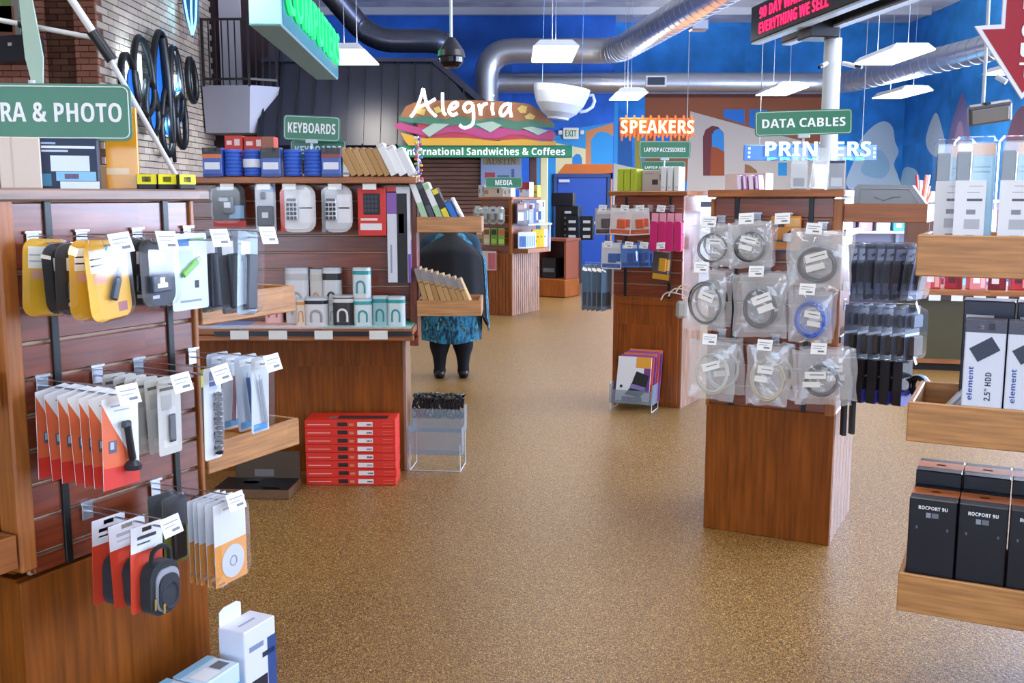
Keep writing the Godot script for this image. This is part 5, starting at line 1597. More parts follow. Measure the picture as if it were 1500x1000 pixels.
func floor_goods() -> void:
	# stack of red keyboard boxes
	for k in 8:
		var y := 0.001 + k * 0.0465
		var o := carton("red_keyboard_box", "%s flat red keyboard box counted up from the floor" % ["lowest", "second", "third", "fourth", "fifth", "sixth", "seventh", "topmost"][k], "keyboard box", lo(fr(-0.9, 5.59, rng.randf_range(-1.2, 1.2)), 0, y, 0), Vector3(0.505, 0.0455, 0.2), "dc2b1c", [["f", 0.03, 0.4, 0.28, 0.5, "f2b0a4"], ["f", 0.36, 0.25, 0.47, 0.75, "2a1614"], ["f", 0.49, 0.3, 0.54, 0.6, "c98a5a"], ["f", 0.58, 0.22, 0.75, 0.78, "e9e4e2"], ["f", 0.68, 0.36, 0.74, 0.56, "4a3f44"], ["f", 0.86, 0.2, 0.97, 0.28, "f0614e"], ["f", 0.86, 0.6, 0.97, 0.68, "f0614e"]], "stack of red keyboard boxes")
		if k == 7:
			part(o, "top_print", inked(Vector3(0.505, 0.0455, 0.2), [["t", 0.35, 0.2, 0.9, 0.6, "3a2a2a"], ["t", 0.25, 0.2, 0.34, 0.5, "8a6a5a"]]), M.paper)
	# boxes standing on the floor before the camera gondola
	var F := fr(-1.2696, 2.4929, 63.0)
	for k in 2:
		carton("memory_box", ["near blue and white printed box on the floor by the camera gondola", "middle blue and white printed box on the floor by the camera gondola"][k], "box", lo(F, 0.3 + k * 0.165, 0.001, 0.17, 4), Vector3(0.155, 0.21, 0.12), "cfe4f2", [["f", 0.0, 0.0, 1.0, 0.72, "3fa0d8"], ["f", 0.1, 0.5, 0.9, 0.66, "9fd4ee"], ["f", 0.55, 0.1, 0.85, 0.45, "e8c9b0"], ["f", 0.3, 0.1, 0.5, 0.4, "1f2a48"], ["t", 0.1, 0.1, 0.55, 0.6, "eef2f4"], ["t", 0.6, 0.2, 0.9, 0.55, "6a6a70"], ["t", 0.0, 0.75, 1.0, 1.0, "8fc4dc"], ["r", 0.0, 0.0, 1.0, 0.7, "55aede"]], "printed boxes on the floor")
	var wb := carton("memory_box", "tall white box with a navy edge and hang tab on the floor", "box", lo(F, 0.655, 0.001, 0.16, 2), Vector3(0.15, 0.285, 0.1), "e6e8f0", [["f", 0.72, 0.0, 1.0, 0.8, "2c4a86"], ["f", 0.2, 0.05, 0.7, 0.4, "1a1c22"], ["f", 0.15, 0.74, 0.6, 0.8, "8a96b8"], ["f", 0.55, 0.6, 0.95, 0.66, "1f2540"], ["t", 0.2, 0.4, 0.7, 0.5, "aab0c8"], ["r", 0.0, 0.0, 1.0, 0.8, "3a5590"]], "printed boxes on the floor")
	var hm := MB.new()
	poly(hm, [-0.05, 0.0, 0.05, 0.0, 0.05, 0.045, 0.03, 0.055, -0.03, 0.055, -0.05, 0.045], -0.001, 0.001, "e6e8f0")
	part(wb, "hang_tab", hm, M.paper).position = Vector3(-0.02, 0.285, -0.048)
	# low dark keyboard box
	var o := carton("dark_box", "flat black and brown keyboard box lying open on the floor under the wooden tray", "box", lo(fr(-1.39, 5.35, -4.0), 0, 0.001, 0), Vector3(0.42, 0.05, 0.24), "6a4d30", [["t", 0.02, 0.02, 0.98, 0.98, "17171a"], ["t", 0.62, 0.06, 0.86, 0.22, "cfd0d2"], ["t", 0.3, 0.5, 0.5, 0.9, "3d4046"]])
	o = carton("dark_box", "upright brown carton behind the flat black keyboard box", "box", lo(fr(-1.36, 5.475, -2.0), 0, 0.001, 0), Vector3(0.36, 0.2, 0.03), "4c3a28", [["f", 0.3, 0.3, 0.6, 0.5, "6e6a66"]])
	# two clear bins of black cables
	var B := fr(-0.445, 5.86, -6.0)
	o = thing("cable_bin", "clear two tier acrylic bin full of black cables on the floor", "bin", B)
	bin_row("lower_pocket", o, 0.03, 0.1)
	bin_row("upper_pocket", o, -0.08, 0.21)
	for s in [-1, 1]:
		part(o, "wire_leg", stick(Vector3(s * 0.15, 0.003, 0.08), Vector3(s * 0.15, 0.16, 0.08), 0.003, "c9ced2"), M.satin)
		part(o, "wire_leg", stick(Vector3(s * 0.15, 0.003, -0.12), Vector3(s * 0.15, 0.25, -0.12), 0.003, "c9ced2"), M.satin)
		part(o, "wire_foot", stick(Vector3(s * 0.15, 0.003, 0.08), Vector3(s * 0.15, 0.003, -0.12), 0.003, "c9ced2"), M.satin)
	part(o, "wire_foot", stick(Vector3(-0.15, 0.003, 0.08), Vector3(0.15, 0.003, 0.08), 0.003, "c9ced2"), M.satin)
	var cg := RandomNumberGenerator.new()
	cg.seed = 33
	for k in 14:
		var x := -0.14 + k * 0.0215
		var cm := MB.new()
		var p := []
		for q in 15:
			var an := TAU * q / 14.0 * 1.15
			p.append(Vector3(0.012 * sin(q * 1.9 + k) , 0.06 + 0.055 * sin(an) + cg.randf() * 0.008, 0.04 * cos(an)))
		cm.tube(p, 0.005, C("15161a"), 6)
		cm.tube([p[0], p[0] + Vector3(0.008, 0.045, 0.02)], 0.007, C("1d1e23"), 6)
		solo("black_cable", cm, M.satin, "%s coiled black cable in the top pocket of the clear floor bin" % (["first", "second", "third", "fourth", "fifth", "sixth", "seventh", "eighth", "ninth", "tenth", "eleventh", "twelfth", "thirteenth", "fourteenth"][k]), "cable", lo(B, x, 0.215 + 0.06, -0.08) * Transform3D(Basis.from_scale(Vector3(1.3, 1.35, 1.1)), Vector3.ZERO), "black cables in the floor bin")
	# literature stand with brochures
	var L := fr(0.93, 7.55, -22.0)
	o = thing("brochure_stand", "pale acrylic brochure stand on thin wire legs on the floor", "stand", L)
	part(o, "tray_floor", bx(Vector3(0, 0.06, 0), Vector3(0.33, 0.006, 0.2), "ffffff"), M.frost)
	part(o, "front_lip", bx(Vector3(0, 0.11, 0.1), Vector3(0.33, 0.1, 0.006), "ffffff"), M.frost)
	for s in [-1, 1]:
		part(o, "side_wall", bx(Vector3(s * 0.165, 0.13, 0), Vector3(0.006, 0.15, 0.2), "ffffff"), M.frost)
		for e in [-1, 1]:
			part(o, "wire_leg", stick(Vector3(s * 0.16, 0.003, e * 0.1), Vector3(s * 0.16, 0.16, e * 0.095), 0.003, "d3d7da"), M.satin)
		part(o, "wire_foot", stick(Vector3(s * 0.16, 0.003, -0.1), Vector3(s * 0.16, 0.003, 0.1), 0.003, "d3d7da"), M.satin)
	for k in 5:
		var w: String = "ecebe6" if k == 0 else ["7a3a86", "c8402e"][k % 2]
		var b := carton("brochure", ["front white brochure picturing a black laptop", "second brochure in purple and orange in the floor stand", "third red brochure in the floor stand", "fourth purple brochure in the floor stand", "rearmost red brochure in the floor stand"][k], "brochure", lo(L, 0.03 * k * 0.5 - 0.01, 0.066 + 0.0, 0.04 - k * 0.022, 0, -16, 0), Vector3(0.26, 0.34 + k * 0.012, 0.012), w, [["f", 0.55, 0.75, 1.0, 1.0, "e8a32c"], ["f", 0.8, 0.2, 1.0, 0.75, "7a3a86"], ["f", 0.2, 0.0, 0.8, 0.1, "5a3a6a"]] if k == 0 else [["f", 0.0, 0.93, 1.0, 1.0, ["e07a3a", "9a4a9c"][k % 2]], ["f", 0.6, 0.8, 0.9, 0.93, "f0b03a"]], "brochures in the floor stand")
		if k == 0:
			var m := MB.new()
			poly(m, [-0.02, 0.1, 0.1, 0.08, 0.12, 0.2, 0.02, 0.23], 0.0068, 0.0074, "17171c")
			poly(m, [-0.06, 0.05, 0.06, 0.03, 0.1, 0.08, -0.02, 0.1], 0.0068, 0.0074, "2a2a31")
			poly(m, [-0.02, 0.1, 0.1, 0.08, 0.1, 0.11, -0.015, 0.135], 0.0075, 0.0078, "8a7ab0")
			poly(m, [-0.1, 0.1, -0.08, 0.1, -0.08, 0.12, -0.1, 0.12], 0.0068, 0.0074, "1d1d22")
			part(b, "laptop_print", m, M.paper)

# ---- the data cable gondola ----
func cable_gondola() -> void:
	var G := fr(0.935, 4.764, -27.0)
	var o := thing("display_gondola", "tall narrow slatwall gondola hung with bagged data cables", "gondola", G)
	part(o, "base_panel", bx(Vector3(0.297, 0.31, -0.012), Vector3(0.594, 0.62, 0.024), "ffffff", 0.003), M.panel)
	part(o, "base_body", bx(Vector3(0.297, 0.31, -0.31), Vector3(0.58, 0.62, 0.57), "ffffff"), M.panel)
	for k in 6:
		part(o, "side_plank", bx(Vector3(0.589, 0.31, -0.075 - k * 0.095), Vector3(0.012, 0.62, 0.092), "ffffff", 0.002), M.side_wood)
	slats(o, 0.015, 0.552, steps(0.62, 1.6, 10), 0.0, M.slat)
	part(o, "end_post", bx(Vector3(0.573, 1.1, -0.01), Vector3(0.045, 0.98, 0.05), "ffffff", 0.005), M.edge)
	part(o, "end_post", bx(Vector3(0.006, 1.1, -0.01), Vector3(0.018, 0.98, 0.04), "ffffff", 0.004), M.edge)
	part(o, "core", bx(Vector3(0.28, 1.1, -0.32), Vector3(0.54, 0.96, 0.5), "ffffff"), M.slat)
	part(o, "top_board", bx(Vector3(0.293, 1.615, -0.28), Vector3(0.61, 0.034, 0.64), "ffffff", 0.004), M.edge_h)
	upright(o, 0.12, 0.62, 1.6, 0.0)
	upright(o, 0.455, 0.62, 1.6, 0.0)
	var S := lo(G, 0.594, 0, 0, 90)      # the right side face
	for k in 4:
		part(o, "side_rail", bx(Vector3(0.598, 0.72 + k * 0.24, -0.3), Vector3(0.008, 0.03, 0.54), "3a2c26", 0.002), M.satin)
	var bags := [
		[0.05, 1.475, 0.185, 0.19, "2b2b2e", 3, 0.003, 0.36, 0.026, "bag with a thin dark cable, top left of the rack"],
		[0.215, 1.49, 0.195, 0.205, "1a1a1c", 2, 0.0065, 0.33, 0.028, "bag with a black ring of cable, top middle of the rack"],
		[0.51, 1.45, 0.27, 0.26, "2b2c30", 4, 0.0055, 0.3, 0.04, "widest bag, grey coil with two labels at the top right of the rack"],
		[0.02, 1.27, 0.2, 0.28, "17181a", 2, 0.0055, 0.38, 0.026, "bag with a long oval black cable at the rack's left edge"],
		[0.268, 1.26, 0.235, 0.285, "22252b", 6, 0.006, 0.31, 0.04, "bag with a thick dark coil in the middle of the rack"],
		[0.492, 1.19, 0.19, 0.225, "2c62c8", 6, 0.0055, 0.36, 0.034, "bag with a bright blue network cable"],
		[0.068, 0.945, 0.22, 0.275, "d2d2c2", 3, 0.0045, 0.36, 0.034, "bag with a pale clear cable, bottom left of the rack"],
		[0.318, 0.935, 0.185, 0.27, "c9bfa6", 3, 0.0055, 0.4, 0.028, "bag with a beige cable, bottom middle of the rack"],
		[0.55, 0.935, 0.25, 0.245, "1d2028", 4, 0.0055, 0.28, 0.038, "bag with a black coil, bottom right of the rack"]]
	for k in bags.size():
		var b: Array = bags[k]
		hook(G, b[0], b[1] + 0.03, 0.2, "the " + b[9].get_slice(",", 0).replace(" at the rack's left edge", "").replace(" in the middle of the rack", ""))
		cable_bag("clear " + b[9], lo(G, b[0], b[1], 0.15, rng.randf_range(-8, 8), 0, rng.randf_range(-4, 4)), b[2], b[3], b[4], b[5], b[6], b[7], b[8], k * 7 + 3)
		cable_bag("hidden twin behind the " + b[9].get_slice(",", 0).replace(" and a paper band", ""), lo(G, b[0] + 0.012, b[1] + 0.005, 0.07, rng.randf_range(-10, 10), 0, rng.randf_range(-5, 5)), b[2], b[3] * 0.97, b[4], b[5], b[6], b[7], b[8], k * 7 + 5)
	var m := MB.new()
	m.lathe(Vector3(0.01, -0.08, 0.012), [Vector2(0.001, -0.02), Vector2(0.02, -0.016), Vector2(0.018, 0.016), Vector2(0.001, 0.02)], C("d9dbe0"), 12)
	m.tube(smooth([0.01, -0.06, 0.03, -0.05, 0.04, -0.08, 0.02, -0.11]), 0.004, C("1c1c20"), 6)
	pack("adapter_card", "orange card with a small adapter between the cable bags in the top row", "adapter", lo(G, 0.355, 1.5, 0.05), 0.135, 0.165, "d98a24", [["f", 0.05, 0.7, 0.45, 0.85, "3a2c1c"], ["f", 0.5, 0.72, 0.95, 0.95, "e0b070"], ["f", 0.0, 0.0, 1.0, 0.08, "3c3a66"], ["f", 0.1, 0.3, 0.5, 0.36, "5a4020"]], Vector3(0.12, 0.13, 0.03), -0.07, m)
	hook(G, 0.355, 1.52, 0.12, "the orange adapter card")
	# packs hanging on the right side, seen edge on
	hook(S, 0.1, 1.4, 0.34, "the dark clear packs on the data rack side")
	hook(S, 0.1, 1.13, 0.3, "the clear boxed packs on the data rack side")
	hook(S, 0.1, 0.9, 0.3, "the blue bottomed packs on the data rack side")
	var first: Node3D = null
	for k in 8:
		var T := lo(S, 0.1, 1.38, 0.05 + k * 0.04, rng.randf_range(-8, 8) - 24.0, -4.0 + k * 1.6, rng.randf_range(-3, 3))
		var lb: String = "%s dark clear cable pack on the upper side hook of the data rack" % ORD[k].replace("front", "first")
		if first:
			dup(first, T, lb)
		else:
			m = MB.new()
			m.box(Vector3(0, -0.13, 0.015), Vector3(0.07, 0.12, 0.02), C("1e212b"), 0.006)
			m.tube(smooth([-0.03, -0.04, 0.02, -0.03, 0.03, -0.06, -0.02, -0.08, 0.02, -0.2]), 0.005, C("2a2f40"), 6)
			first = pack("side_cable_pack", lb, "cable pack", T, 0.15, 0.25, "30374e", [["f", 0.1, 0.7, 0.9, 0.9, "8f9cc0"], ["f", 0.1, 0.1, 0.6, 0.3, "6a78a4"]], Vector3(0.155, 0.25, 0.032), -0.11, m, "dark cable packs on the data rack side")
	first = null
	for k in 6:
		var T := lo(S, 0.1, 1.105, 0.05 + k * 0.05, rng.randf_range(-5, 5) - 24.0, 0, 0)
		var lb: String = "%s tall clear boxed cable on the middle side hook of the data rack" % ORD[k].replace("front", "first")
		if first:
			dup(first, T, lb)
		else:
			m = MB.new()
			m.box(Vector3(0, -0.16, 0.02), Vector3(0.09, 0.09, 0.025), C("2a2622"), 0.006)
			m.box(Vector3(0, -0.05, 0.018), Vector3(0.09, 0.06, 0.02), C("4a5668"), 0.006)
			first = pack("side_cable_pack", lb, "cable pack", T, 0.13, 0.24, "46506a", [["f", 0.0, 0.45, 1.0, 0.5, "c9d2e2"]], Vector3(0.135, 0.24, 0.042), -0.105, m, "clear boxed cables on the data rack side")
	first = null
	for k in 5:
		var T := lo(S, 0.1, 0.875, 0.05 + k * 0.055, -22.0 + rng.randf_range(-4, 4), 0, 0)
		var lb: String = "%s blue bottomed dark pack on the lower side hook of the data rack" % ORD[k].replace("front", "first")
		if first:
			dup(first, T, lb)
		else:
			first = carton("side_cable_box", lb, "cable pack", T * Transform3D(Basis.IDENTITY, Vector3(0, -0.2, 0)), Vector3(0.1, 0.2, 0.045), "23222a", [["f", 0.0, 0.0, 1.0, 0.32, "3a3f96"], ["r", 0.0, 0.0, 1.0, 0.32, "3a3f96"], ["f", 0.2, 0.6, 0.8, 0.64, "8a8a94"], ["r", 0.2, 0.6, 0.8, 0.64, "8a8a94"]], "blue bottomed packs on the data rack side", "gloss")
			continue
		get_child(get_child_count() - 1).transform = T * Transform3D(Basis.IDENTITY, Vector3(0, -0.2, 0))
	m = MB.new()
	m.lathe(Vector3(0, 0.0, 0), [Vector2(0.03, -0.018), Vector2(0.05, -0.012), Vector2(0.05, 0.012), Vector2(0.03, 0.018)], C("17181c"), 20)
	o = thing("cable_roll", "round black and pale blue cable roll hanging low on the side of the data rack", "cable", lo(S, 0.12, 0.76, 0.34, 60, 90, 0))
	part(o, "roll", m, M.satin)
	m = MB.new()
	m.lathe(Vector3.ZERO, [Vector2(0.052, -0.014), Vector2(0.056, 0.0), Vector2(0.052, 0.014)], C("8fb6d4"), 20)
	part(o, "wrap", m, M.gloss)
	for k in 2:
		carton("slim_card_pack", ["slim black upright card pack by the lower right corner of the bags", "second slim black card pack beside it, nearer the wire"][k], "card pack", lo(S, 0.04 + k * 0.05, 0.52, 0.035 + k * 0.03, 40), Vector3(0.028, 0.26, 0.02), "18181b", [["f", 0.35, 0.15, 0.6, 0.75, "b9bbbe"]], "slim black packs")
	# tray at the right end with the grey case
	tray("wooden end tray of the data rack carrying a grey ribbed case", lo(G, 0.6, 1.49, 0.03), 0.34, 0.08, 0.42, "edge_h")
	o = thing("ribbed_case", "grey metal case with one pointed end lying in the end tray", "case", lo(G, 0.62, 1.509, -0.06))
	m = MB.new()
	poly(m, [0.02, 0.0, 0.25, 0.0, 0.305, 0.06, 0.245, 0.14, 0.02, 0.145, 0.005, 0.13, 0.005, 0.015], -0.1, 0.0, "8c9096")
	part(o, "shell", m, M.satin)
	m = MB.new()
	var ring := [0.03, 0.02, 0.235, 0.02, 0.28, 0.062, 0.232, 0.125, 0.03, 0.128]
	var rp := []
	for k in range(0, ring.size(), 2):
		rp.append(Vector3(ring[k], ring[k + 1], 0.002))
	m.tube(rp, 0.003, C("a9adb3"), 5, true)
	m.tube([Vector3(0.09, 0.09, 0.002), Vector3(0.13, 0.075, 0.002), Vector3(0.17, 0.09, 0.002), Vector3(0.2, 0.09, 0.002)], 0.002, C("6d7178"), 5)
	part(o, "embossing", m, M.satin)
	# top: sign and acrylic holders
	green_sign("green data cables sign standing above the data rack", fr(1.4, 4.95, 4.0, 1.952), 0.475, 0.118, "DATA CABLES", 0.245, 0.86, 0.36).rotation_degrees.z = 2.0
	for k in 3:
		o = thing("flyer_holder", ["clear flyer holder with a dark photo under the data cables sign", "middle clear flyer holder under the data cables sign", "clear flyer holder with a navy flyer under the data cables sign"][k], "flyer holder", lo(G, [0.35, 0.43, 0.52][k], 1.633, [-0.22, -0.27, -0.22][k], [12, -10, 8][k]), "flyer holders")
		m = MB.new()
		m.t = Transform3D(Basis.from_euler(Vector3(deg_to_rad(-12), 0, 0)), Vector3.ZERO)
		m.box(Vector3(0, 0.1, 0.0), Vector3(0.075, 0.2, 0.002), Color.WHITE)
		m.box(Vector3(0, 0.06, 0.012), Vector3(0.075, 0.12, 0.002), Color.WHITE)
		m.box(Vector3(0, 0.002, 0.006), Vector3(0.075, 0.004, 0.04), Color.WHITE)
		part(o, "holder", m, M.acrylic)
		m = MB.new()
		m.t = Transform3D(Basis.from_euler(Vector3(deg_to_rad(-12), 0, 0)), Vector3(0, 0, 0.006))
		m.box(Vector3(0, 0.07, 0), Vector3(0.066, 0.13, 0.001), C(["e2e0de", "e6e8ec", "2a2f58"][k]))
		m.box(Vector3(0, 0.035, 0.001), Vector3(0.05, 0.04, 0.001), C(["3a2f30", "8c6a6a", "d8dce6"][k]))
		part(o, "flyer", m, M.paper)

# ---- trays of drives at the right edge ----
func drive_gondola() -> void:
	var G := fr(1.198, 3.0, -27.0)
	var o := thing("display_gondola", "wooden gondola at the right edge carrying three trays of drives", "gondola", G)
	part(o, "end_panel", bx(Vector3(0.48, 0.8, -0.25), Vector3(0.03, 1.6, 0.52), "ffffff", 0.004), M.panel)
	part(o, "core", bx(Vector3(0.8, 0.8, -0.25), Vector3(0.6, 1.6, 0.48), "ffffff"), M.panel)
	part(o, "top_board", bx(Vector3(0.8, 1.615, -0.25), Vector3(0.7, 0.03, 0.54), "ffffff", 0.004), M.edge_h)
	for a in [[0.325, "lowest", "of black drive boxes"], [0.865, "middle", "of white drive boxes"], [1.367, "top", "of clear cased drives"]]:
		tray("%s wooden tray %s at the right edge" % [a[1], a[2]], lo(G, 0.0, a[0], 0.0), 0.452, 0.122, 0.4)
		part(o, "tray_bracket", bx(Vector3(0.45, a[0] - 0.011, -0.2), Vector3(0.04, 0.02, 0.3), "2a2c30"), M.satin)
	# lowest tray: black boxes with an orange stripe
	for r in 2:
		for k in 3:
			var b := carton("drive_box", "%s black drive box with an orange stripe in the %s row of the lowest tray" % [["left", "middle", "right"][k], ["front", "rear"][r]], "drive box", lo(G, 0.087 + k * 0.1395, 0.341, -0.105 - r * 0.172, 0), Vector3(0.136, 0.345 + r * 0.045, 0.165), "090a0f", [["t", 0.0, 0.28, 1.0, 0.76, "e07c22"], ["t", 0.4, 0.48, 0.6, 0.58, "e0a060"], ["f", 0.16, 0.72, 0.2, 0.745, "5a6070"], ["f", 0.8, 0.72, 0.84, 0.745, "5a6070"], ["f", 0.16, 0.2, 0.2, 0.225, "3c4250"], ["f", 0.8, 0.2, 0.84, 0.225, "3c4250"], ["f", 0.36, 0.83, 0.46, 0.875, "8b8f96"], ["f", 0.48, 0.83, 0.62, 0.875, "6a6e76"]], "black drive boxes", "satin")
			if r == 0:
				words(b, "lettering", "ROCPORT 9U", Transform3D(Basis.IDENTITY, Vector3(0, 0.317, 0.0835)), 0.082, 0.011, M.white_paint, 0.0006)
	# middle tray: white boxes
	for k in 3:
		var b := carton("drive_box", "%s white box picturing a slate drive in the middle tray" % ["first", "second", "third"][k], "drive box", lo(G, 0.2 + k * 0.114, 0.882, -0.06, 0, 0, 0), Vector3(0.109, 0.36, 0.075), "d7dbe4", [["f", 0.0, 0.9, 1.0, 1.0, "4c4a58"], ["f", 0.3, 0.93, 0.45, 0.96, "b9bcc6"], ["f", 0.55, 0.92, 0.72, 0.98, "8a8c98"], ["t", 0.0, 0.0, 1.0, 1.0, "7a7884"]], "white drive boxes", "satin")
		var m := MB.new()
		m.t = Transform3D(Basis(Vector3.BACK, deg_to_rad(33)), Vector3(0.0, 0.275, 0.038))
		m.box(Vector3.ZERO, Vector3(0.07, 0.046, 0.001), C("363b4e"))
		part(b, "drive_print", m, M.paper)
		words(b, "lettering", "element", Transform3D(Basis(Vector3.BACK, deg_to_rad(90)), Vector3(-0.034, 0.172, 0.0385)), 0.1, 0.015, sm("print_blue", "3a4fa0", 0.5), 0.0006)
		words(b, "lettering", ["2.5\" HDD", "2.5\" SSD", "2.5\" HDD"][k], Transform3D(Basis(Vector3.BACK, deg_to_rad(90)), Vector3(0.014, 0.165, 0.0385)), 0.085, 0.017, sm("print_slate", "30343f", 0.5), 0.0006)
	carton("drive_box", "white box lying slanted against the others in the middle tray", "drive box", lo(G, 0.085, 0.895, -0.19, 0, 0, -38), Vector3(0.05, 0.2, 0.12), "ccd3dc", [["f", 0.15, 0.1, 0.25, 0.8, "8f98a4"], ["f", 0.4, 0.1, 0.47, 0.7, "a0a8b4"], ["f", 0.65, 0.1, 0.7, 0.7, "a0a8b4"]], "white drive boxes", "satin")
	for k in 2:
		carton("drive_box", ["tall dark box with white text rows behind the white drive boxes", "second tall dark box at the picture edge behind the white ones"][k], "drive box", lo(G, 0.2 + k * 0.15, 0.882, -0.26), Vector3(0.145, 0.4, 0.1), "23263a", [["t", 0.0, 0.0, 1.0, 1.0, "e3e6ea"], ["f", 0.06, 0.86, 0.6, 0.89, "c9ccd4"], ["f", 0.06, 0.8, 0.5, 0.82, "8f94a8"], ["f", 0.06, 0.74, 0.56, 0.76, "8f94a8"], ["f", 0.06, 0.66, 0.45, 0.68, "8f94a8"], ["f", 0.06, 0.58, 0.5, 0.6, "8f94a8"], ["f", 0.06, 0.5, 0.4, 0.52, "8f94a8"]], "dark text boxes", "satin")
	# top tray: clear cases with a printed label
	for k in 4:
		o = thing("clear_case", ["narrow clear cased drive at the far end of the top tray", "first full clear cased drive with a white label in the top tray", "second clear cased drive with a white label in the top tray", "clear cased drive cut by the picture edge in the top tray"][k], "drive case", lo(G, [0.075, 0.14, 0.26, 0.38][k], 1.384, [-0.2, -0.09, -0.09, -0.09][k], [4, 0, -2, 0][k]) * Transform3D(Basis.from_scale(Vector3(1.06, 1.3, 1.0)), Vector3.ZERO), "clear cased drives")
		part(o, "clear_shell", bx(Vector3(0, 0.15, 0), Vector3(0.112, 0.3, 0.085), "ffffff", 0.012), M.clear)
		var m := MB.new()
		m.box(Vector3(-0.028, 0.15, 0.0), Vector3(0.036, 0.235, 0.05), C("1a1c24"), 0.003)
		part(o, "drive", m, M.satin)
		part(o, "inner_card", bx(Vector3(0.022, 0.15, 0.012), Vector3(0.058, 0.27, 0.03), "9cc6dc", 0.003), M.paper)
		part(o, "inner_card_print", inked(Vector3(0.058, 0.27, 0.03), [["f", 0.0, 0.9, 1.0, 1.0, "d9b4a0"], ["f", 0.1, 0.8, 0.8, 0.81, "5f8aa6"], ["f", 0.1, 0.76, 0.8, 0.77, "5f8aa6"]]), M.paper).position = Vector3(0.022, 0.015, 0.012)
		part(o, "paper_label", bx(Vector3(-0.006, 0.135, 0.0435), Vector3(0.078, 0.135, 0.001), "e8eaee"), M.paper)
		part(o, "label_print", inked(Vector3(0.078, 0.135, 0.001), [["f", 0.4, 0.66, 0.9, 0.7, "5a5e66"], ["f", 0.4, 0.8, 0.8, 0.81, "9a9ea6"], ["f", 0.45, 0.9, 0.9, 0.91, "9a9ea6"], ["f", 0.4, 0.44, 0.7, 0.52, "8a8e98"], ["f", 0.35, 0.2, 0.85, 0.36, "b4b8be"], ["f", 0.4, 0.06, 0.7, 0.1, "9a9ea6"]]), M.paper).position = Vector3(-0.006, 0.0675, 0.0435)
func laptop_gondola() -> void:
	var G := fr(0.79, 7.85, -30.0)
	var o := thing("display_gondola", "cherry gondola under the laptop accessories sign with a framed base panel", "gondola", G)
	part(o, "base_panel", bx(Vector3(0.28, 0.42, -0.2), Vector3(0.56, 0.84, 0.4), "ffffff", 0.004), M.panel_warm)
	for a in [[Vector3(0.03, 0.42, 0.006), Vector3(0.03, 0.78, 0.012)], [Vector3(0.53, 0.42, 0.006), Vector3(0.03, 0.78, 0.012)], [Vector3(0.28, 0.045, 0.006), Vector3(0.47, 0.03, 0.012)], [Vector3(0.28, 0.795, 0.006), Vector3(0.47, 0.03, 0.012)]]:
		part(o, "panel_frame", bx(a[0], a[1], "ffffff", 0.003), M.panel_warm)
	part(o, "side_panel", bx(Vector3(0.566, 0.42, -0.2), Vector3(0.012, 0.84, 0.4), "ffffff"), M.side_wood)
	slats(o, 0.0, 0.56, steps(0.84, 1.61, 8), 0.0, M.slat)
	part(o, "core", bx(Vector3(0.28, 1.22, -0.22), Vector3(0.54, 0.76, 0.36), "ffffff"), M.slat)
	part(o, "top_board", bx(Vector3(0.28, 1.625, -0.19), Vector3(0.64, 0.034, 0.46), "ffffff", 0.004), M.edge_h)
	upright(o, 0.1, 0.84, 1.6, 0.0)
	upright(o, 0.46, 0.84, 1.6, 0.0)
	# hanging goods: [s, y, z, w, h, colour, print, label]
	var goods := [
		[-0.02, 1.5, 0.14, 0.16, 0.2, "b9b4b2", "4d4446", "grey card pack with a dark cable, top left on the laptop rack"],
		[0.13, 1.5, 0.16, 0.17, 0.2, "e9e4de", "e2643a", "white and orange mouse pack on the laptop rack, front"],
		[0.25, 1.5, 0.12, 0.17, 0.2, "ece6e0", "e2643a", "white and orange mouse pack on the laptop rack, behind"],
		[0.05, 1.24, 0.15, 0.16, 0.2, "dfe6ea", "3a6ab0", "white pack with a small blue mark, middle left on the laptop rack"],
		[0.2, 1.24, 0.16, 0.15, 0.18, "4f86d8", "2f58a0", "blue card pack, front of three on the laptop rack"],
		[0.27, 1.24, 0.12, 0.15, 0.18, "5a90dc", "2f58a0", "blue card pack, second of three on the laptop rack"],
		[0.33, 1.24, 0.08, 0.15, 0.18, "6498e0", "2f58a0", "blue card pack, third of three on the laptop rack"],
		[0.46, 1.24, 0.13, 0.15, 0.28, "3c3a36", "e0a524", "black and yellow gadget card, middle right on the laptop rack"]]
	for g in goods:
		var m := MB.new()
		m.box(Vector3(0.01, -g[4] * 0.5, 0.01), Vector3(g[3] * 0.4, g[4] * 0.35, 0.02), C(g[6]), 0.005)
		pack("accessory_pack", g[7], "accessory", lo(G, g[0], g[1], g[2], rng.randf_range(-8, 8), 0, rng.randf_range(-5, 5)), g[3], g[4], g[5], [["f", 0.1, 0.78, 0.9, 0.92, "f0efea"], ["f", 0.05, 0.05, 0.95, 0.2, g[6]], ["f", 0.55, 0.3, 0.95, 0.6, g[6]]], Vector3(g[3] * 0.9, g[4] * 0.8, 0.03), -g[4] * 0.45, m, "accessory packs on the laptop rack")
	for k in 4:
		hook(G, [0.0, 0.18, 0.3, 0.47][k], 1.53, 0.2, ["the grey card pack of the laptop rack", "the orange mouse packs of the laptop rack", "the rear mouse packs of the laptop rack", "the pink cases of the laptop rack"][k])
		hook(G, [0.05, 0.22, 0.34, 0.47][k], 1.26, 0.2, ["the white and blue mark pack of the laptop rack", "the front blue packs of the laptop rack", "the rear blue packs of the laptop rack", "the black and yellow card of the laptop rack"][k])
